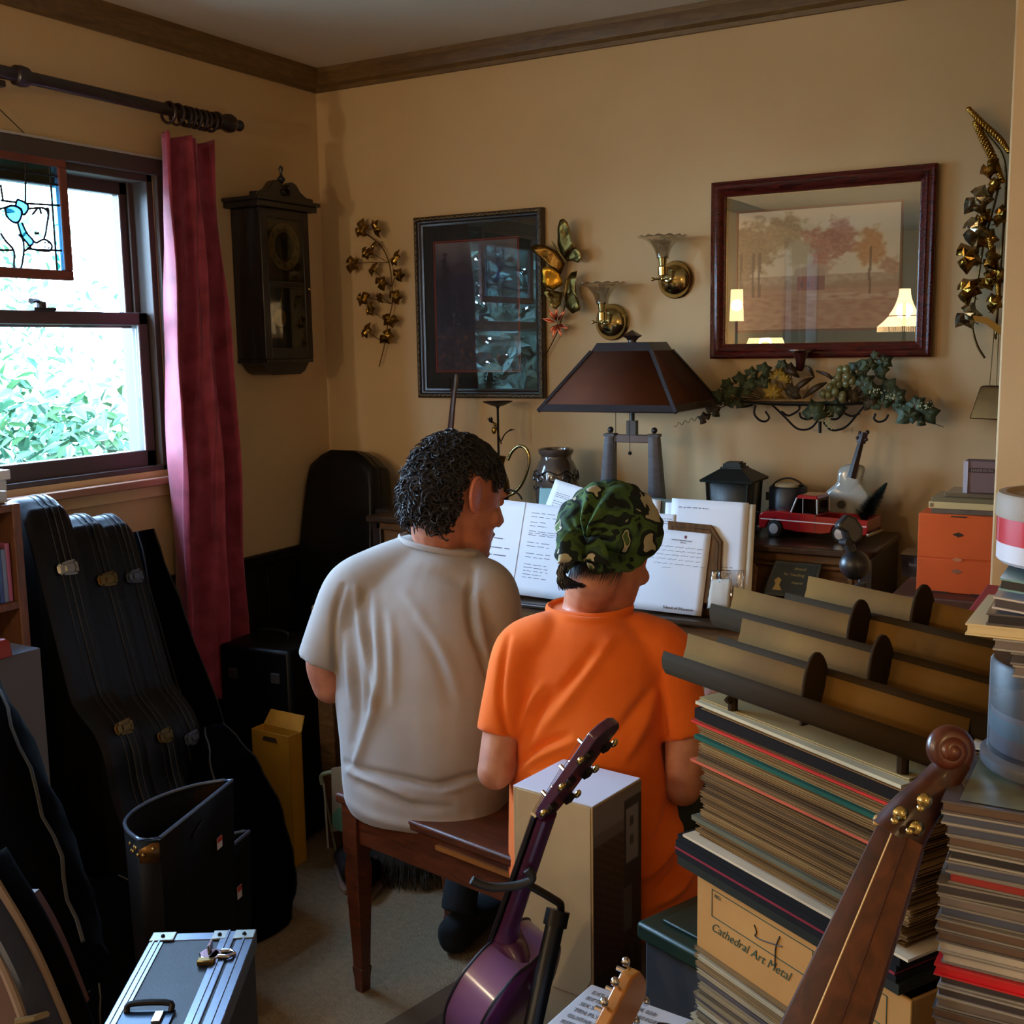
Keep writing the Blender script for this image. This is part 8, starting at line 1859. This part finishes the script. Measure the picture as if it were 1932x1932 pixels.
# cases piled on the tub
z = czt+.0006; base_pt = at(1882, 1236, h=1.0); base_pt.z = 0
seq = [('clear disc case resting directly on the spindle tub', .012, 2, 1, 0), ('grey disc case second above the spindle tub', .010, 0, 0, .03), ('tan-lined disc case third above the spindle tub', -.004, 2, 1, -.02), ('cream slip box jutting left above the spindle tub', -.026, 2, 6, -.01), ('dark disc case above the cream slip box', -.010, 1, 2, .02)]
for lab, ox, si, ii, tw in seq:
    ins_ = mat('cream slip', (206, 190, 150), .6) if ii == 6 else INSm[ii]; sh_ = mat('cream slip', (206, 190, 150), .6) if ii == 6 else SHL[si]
    cd(lab, z, (ox, 0), sh_, ins_, tw, at_=base_pt); z += CDH
zt_ = z
for k, (lab, col, col2, ti, dx) in enumerate((('tilted disc case with white edge under the tin', (196, 196, 204), (70, 66, 74), .16, -.006), ('tilted disc case with pale blue edge just under the tin', (120, 170, 190), (50, 50, 56), .12, -.002))):
    o0 = base_pt+DXv*dx; M_ = Matrix.Translation((o0.x, o0.y, zt_+.004+k*.016)) @ Matrix.Rotation(rzD, 4, 'Z') @ Matrix.Rotation(ti*.0+.10, 4, 'Y')
    t = thing('disc_case', lab, 'disc case', None, M=M_); part(MB(M_).bx(0, .142, 0, .125, 0, .0016).bx(0, .142, 0, .125, .0086, .0102), 'plastic_shell', mat('edge %d' % k, col, .25, coat=.5), t); part(MB(M_).bx(.0015, .1405, .002, .122, .0016, .0086), 'tray_insert', mat('ins %d' % k, col2, .5), t)
tz0 = zt_+.034; tzt = tz0+.062
# drop the tin so that it rests on the tilted cases
tinc = V((sb0.x, sb0.y, 0))+DXv*.002
tn = thing('round_tin', 'round biscuit tin with red and yellow band and grey lid topping the disc pile', 'tin', V((tinc.x, tinc.y, tz0)))
rT = .062
part(MB().lathe([(rT-.003, 0), (rT, .003), (rT, tzt-tz0-.022)], (tinc.x, tinc.y, tz0), 40), 'tin_body', mat('tin white', (190, 186, 192), .4), tn)
part(MB().lathe([(rT+.0005, .018), (rT+.0005, tzt-tz0-.022)], (tinc.x, tinc.y, tz0), 40, caps=False), 'red_band', mat('tin red', (180, 16, 26), .3, coat=.5), tn)
Fd = (V((CAM.x, CAM.y, 0))-tinc).normalized(); Sd_ = V((-Fd.y, Fd.x, 0))
def onTin(a_, z_, e=.0012): return tinc+(Fd*math.cos(a_)+Sd_*math.sin(a_))*(rT+e)+V((0, 0, tz0+z_))
hB = tzt-tz0-.022
part(MB().grid(lambda u, v: onTin(-.5+u*1.3+.0, .012+(hB-.012)*(v*(.5+.5*u))+.0, .001), 12, 6), 'yellow_patch', mat('tin yellow', (232, 190, 40), .3, coat=.5), tn, fixn=False)
part(MB().lathe([(rT+.002, 0), (rT+.002, .016), (rT, .020), (rT-.006, .0205), (rT-.007, .0185), (.001, .0185)], (tinc.x, tinc.y, tzt-.022), 40), 'lid', mat('tin lid', (134, 118, 96), .6), tn)

# ================================================================ SCROLL-HEADED INSTRUMENT NECK
WD = mat('chestnut neck wood', (70, 33, 14), .45, wood=(8, (5, 5, 1)), col2=(46, 20, 9), coat=.12, spec=.3); WDL = mat('fingerboard brown', (84, 44, 18), .5, wood=(9, (5, 5, 1)), col2=(60, 30, 12), coat=.08, spec=.25); CRB = mat('cream binding', (206, 170, 110), .4)
nT = at(1672, 1585, h=.985); nB = at(1480, 1990, h=.885)
sc = thing('scroll_headed_instrument', 'chestnut stringed instrument with carved scroll head and brass pegs in the right foreground', 'instrument', V((nB.x-.03, nB.y-.1, 0)))
U = (nT-nB).normalized()
lf = [at(px, py, h=h_) for px, py, h_ in ((1650, 1560, .985), (1455, 1990, .885))]; rt_ = [at(px, py, h=h_) for px, py, h_ in ((1745, 1600, .985), (1620, 1990, .885))]
ctr = [(a_+b2)/2 for a_, b2 in zip(lf, rt_)]
Xn = (rt_[1]-lf[1]); Xn = (Xn-U*Xn.dot(U)).normalized(); Zn = Xn.cross(U).normalized()
if Zn.dot(_f) > 0: Zn = -Zn
w0, w1 = (rt_[0]-lf[0]).length/2, (rt_[1]-lf[1]).length/2
ext = nB+(nB-nT).normalized()*.14
C3 = [ctr[0], ctr[1], ctr[1]+(ctr[1]-ctr[0]).normalized()*.15]; W3 = [w0*.98, w1, w1*1.15]
def nsec(c, w_, x0, x1, z0, z1): return [c+Xn*w_*x0+Zn*z0, c+Xn*w_*x1+Zn*z0, c+Xn*w_*x1+Zn*z1, c+Xn*w_*x0+Zn*z1]
# main neck (dark left face + rounded), fingerboard on the right two thirds
part(MB().loft([[c+Xn*w_*a_+Zn*b2 for a_, b2 in ((-1, -.004), (-.92, .004), (-.30, .010), (1.0, .008), (1.0, -.012), (.5, -.028), (-.5, -.026))] for c, w_ in zip(C3, W3)]), 'neck', WD, sc, ang=30)
part(MB().loft([[c+Xn*w_*a_+Zn*b2 for a_, b2 in ((-.25, .0105), (-.22, .0145), (.35, .0165), (.95, .0145), (.97, .009))] for c, w_ in zip(C3, W3)]), 'fingerboard', WDL, sc, ang=25)
part(MB().tube([c+Xn*w_*-.255+Zn*.0125 for c, w_ in zip(C3, W3)], .0011, 6), 'binding', CRB, sc, label='thin cream binding line'); part(MB().tube([c+Xn*w_*.35+Zn*.0168 for c, w_ in zip(C3, W3)], .0006, 5), 'centre_line', WD, sc)
part(MB().box(C3[0]+U*.004-Xn*w0*.95+Zn*.006, (.007, .007, .007)), 'nut', CRB, sc, bevel=.001)
# pegbox curving up to the scroll
pp = [((1690, 1580), .985), ((1722, 1535), .995), ((1752, 1500), 1.005), ((1780, 1465), 1.015), ((1808, 1430), 1.02)]
P = spline([at(px, py, h=h_) for (px, py), h_ in pp], 5); m_ = len(P)
rings = []
for i, p in enumerate(P):
    t_ = i/(m_-1); T_ = (P[min(i+1, m_-1)]-P[max(i-1, 0)]).normalized(); X_ = (_r-T_*_r.dot(T_)).normalized(); Y_ = T_.cross(X_); ww = lerp(.0235, .0115, t_**.8); dd_ = lerp(.018, .012, t_)
    rings.append([p+X_*ww*math.copysign(abs(math.cos(a_))**.7, math.cos(a_))+Y_*dd_*math.copysign(abs(math.sin(a_))**.7, math.sin(a_)) for a_ in [2*PI*k/18 for k in range(18)]])
part(MB().loft(rings), 'pegbox', WD, sc, ang=50)
scn = at(1783, 1411, h=1.02)
Rr = (at(1826, 1405, h=1.02)-at(1742, 1405, h=1.02)).length/2
sp2 = []; rad = []
for i in range(60):
    t_ = i/59; a_ = -.9+t_*2*PI*1.75; rr = Rr*(.80-.62*t_); sp2.append(scn+_r*rr*math.cos(a_)+_u*rr*math.sin(a_)-_f*(.004+.012*t_)); rad.append(lerp(.0105, .0062, t_))
part(MB().tube(sp2, rad, 10).ell(scn-_f*.014, .009, n=14, m=8), 'scroll', mat('scroll wood', (88, 38, 20), .35, wood=(10, (5, 5, 1)), col2=(60, 26, 14), coat=.3), sc, ang=70)
for (a_, b2) in (((1696, 1532), (1688, 1549)), ((1741, 1508), (1737, 1525)), ((1726, 1560), (1716, 1568))):
    c = at(*a_, h=.975); d_ = at(*b2, h=.962); pg = part(MB().lathe([(.004, 0), (.0062, .002), (.0065, .005), (.004, .008), (.001, .009)], c-_f*.0, 18, frame((0, 0, 0), _r, Y=_u).to_3x3()), 'peg', GOLD, sc); part(MB().ell(d_, (.0036, .0036, .0036), n=10, m=8).tube([c-_f*.004, d_], .0022, 6), 'peg_post', GOLD, pg)
bodyc = C3[2]-U*.0
part(MB().loft([[V((C3[2].x-.03+a_*.16*s_, C3[2].y-.06+b2*.055, z)) for a_, b2 in [(math.cos(t_), math.sin(t_)) for t_ in [2*PI*k/24 for k in range(24)]]] for z, s_ in ((.02, .5), (.04, .8), (.2, 1.0), (.36, .72), (.5, .8), (.62, .62), (.68, .25), (C3[2].z, .14))]), 'body', WD, sc, ang=60)
# ================================================================ LIT LAMPS BEHIND THE CAMERA (seen reflected in the large picture)
def point(name, loc, power, color, r=.05, parent=None):
    l = bpy.data.lights.new(name, 'POINT'); l.energy = power; l.color = color; l.shadow_soft_size = r; o = bpy.data.objects.new(name, l); COL.objects.link(o); o.location = loc; return o
WARM = (1.0, .83, .56)
def mirrored(px, py, y):
    """point at depth y behind the camera that the big picture's glass shows at this pixel"""
    p = at(px, py, y=-.013); d = ray(px, py); t_ = (y-(-.013))/(-d.y); return V((p.x+d.x*t_, y, p.z+d.z*t_))
# fringed bell-shade floor lamp
b_ = mirrored(1706, 592, -4.6)
t = thing('floor_lamp', 'lit floor lamp with fringed cream bell shade behind the camera', 'lamp', (b_.x, b_.y, 0))
part(MB().lathe([(.15, 0), (.15, .02), (.03, .04), (.012, .06), (.012, b_.z+.06), (.02, b_.z+.07), (.001, b_.z+.08)], (b_.x, b_.y, 0), 24), 'stand', BRASS, t)
def bell2(u, v): a_ = 2*PI*u; r = .035+.115*v**1.9+(.012 if v > .8 else 0)*(v-.8)*5; return (b_.x+r*math.cos(a_)*(1+.03*math.cos(6*a_)*v), b_.y+r*math.sin(a_)*(1+.03*math.cos(6*a_)*v), b_.z+.16-.24*v)
sh_ = part(MB().grid(bell2, 60, 16, closed=True), 'shade', glow('lit cream shade', (255, 214, 150), 26.0), t, fixn=False); part(MB().tube([V(bell2(k/60, .72))*1 for k in range(60)], .004, 6, loop=True), 'shade_trim', mat('shade trim', (120, 80, 50), .7), t)
mb = MB()
for k in range(90): p = V(bell2(k/90, 1)); mb.tube([p, p-V((0, 0, .035))], .0015, 4)
part(mb, 'fringe', glow('lit fringe', (255, 206, 140), 12.0), t, kind='stuff')
# stained table lamp
c_ = mirrored(1444, 646, -4.4)
t = thing('table_lamp', 'lit panelled glass table lamp behind the camera', 'lamp', (c_.x, c_.y, 0))
part(MB().lathe([(.09, c_.z-.42), (.09, c_.z-.4), (.02, c_.z-.36), (.015, c_.z-.02), (.03, c_.z), (.001, c_.z+.01)], (c_.x, c_.y, 0), 20), 'stand', IRON, t)
for k in range(8):
    a0, a1 = 2*PI*k/8+.02, 2*PI*(k+1)/8-.02; q_ = lambda a_, r, z: V((c_.x+r*math.cos(a_), c_.y+r*math.sin(a_), z))
    part(MB().add([q_(a0, .14, c_.z-.03), q_(a1, .14, c_.z-.03), q_(a1, .115, c_.z+.03), q_(a0, .115, c_.z+.03)], [(0, 1, 2, 3)]), 'glass_panel', glow('lit amber glass', (255, 214, 140), 22.0), t, fixn=False)
part(MB().lathe([(.118, .03), (.05, .055), (.01, .06), (.008, .09), (.001, .1)], (c_.x, c_.y, c_.z), 8), 'cap', mat('cap glass', (120, 100, 60), .5), t)
tb = thing('side_table', 'round wooden side table behind the camera', 'table', (c_.x, c_.y, 0)); part(MB().lathe([(.10, c_.z-.45), (.10, c_.z-.42)], (c_.x, c_.y, 0), 32), 'table_top', DARKWOOD, tb)
for k in range(4): part(MB().cyl((c_.x+.08*math.cos(k*PI/2), c_.y+.08*math.sin(k*PI/2), 0), (c_.x+.07*math.cos(k*PI/2), c_.y+.07*math.sin(k*PI/2), c_.z-.45), .015, n=10), 'leg', DARKWOOD, tb)
# slim lit lantern lamp
a_c = mirrored(1390, 576, -4.0)
t = thing('floor_lamp', 'lit slim paper column lamp behind the camera', 'lamp', (a_c.x, a_c.y, 0)); part(MB().lathe([(.12, 0), (.12, .015), (.01, .03), (.01, a_c.z-.1)], (a_c.x, a_c.y, 0), 20), 'stand', IRON, t)
part(MB().lathe([(.045, -.10), (.038, .10)], a_c, 20, caps=False), 'shade', glow('lit column', (255, 210, 140), 22.0), t, fixn=False)
point('lamp_bulb', (b_.x, b_.y, b_.z+.02), 120, WARM, .05); point('lamp_bulb', (a_c.x, a_c.y, a_c.z), 75, WARM, .035); point('lamp_bulb', (c_.x, c_.y, c_.z-.0), 18, WARM, .04)
# lamp in the next room lighting the partition
point('lamp_bulb', (3.6, -3.6, 1.75), 34, (1, .68, .34), .12)
l0 = thing('floor_lamp', 'floor lamp with open drum shade right of the camera', 'lamp', (3.6, -3.6, 0)); part(MB().lathe([(.14, 0), (.14, .02), (.012, .04), (.012, 1.7)], (3.6, -3.6, 0), 20), 'stand', IRON, l0); part(MB().lathe([(.19, 1.6), (.16, 1.88)], (3.6, -3.6, 0), 28, caps=False), 'shade', glow('drum shade', (255, 200, 130), 4), l0, fixn=False)
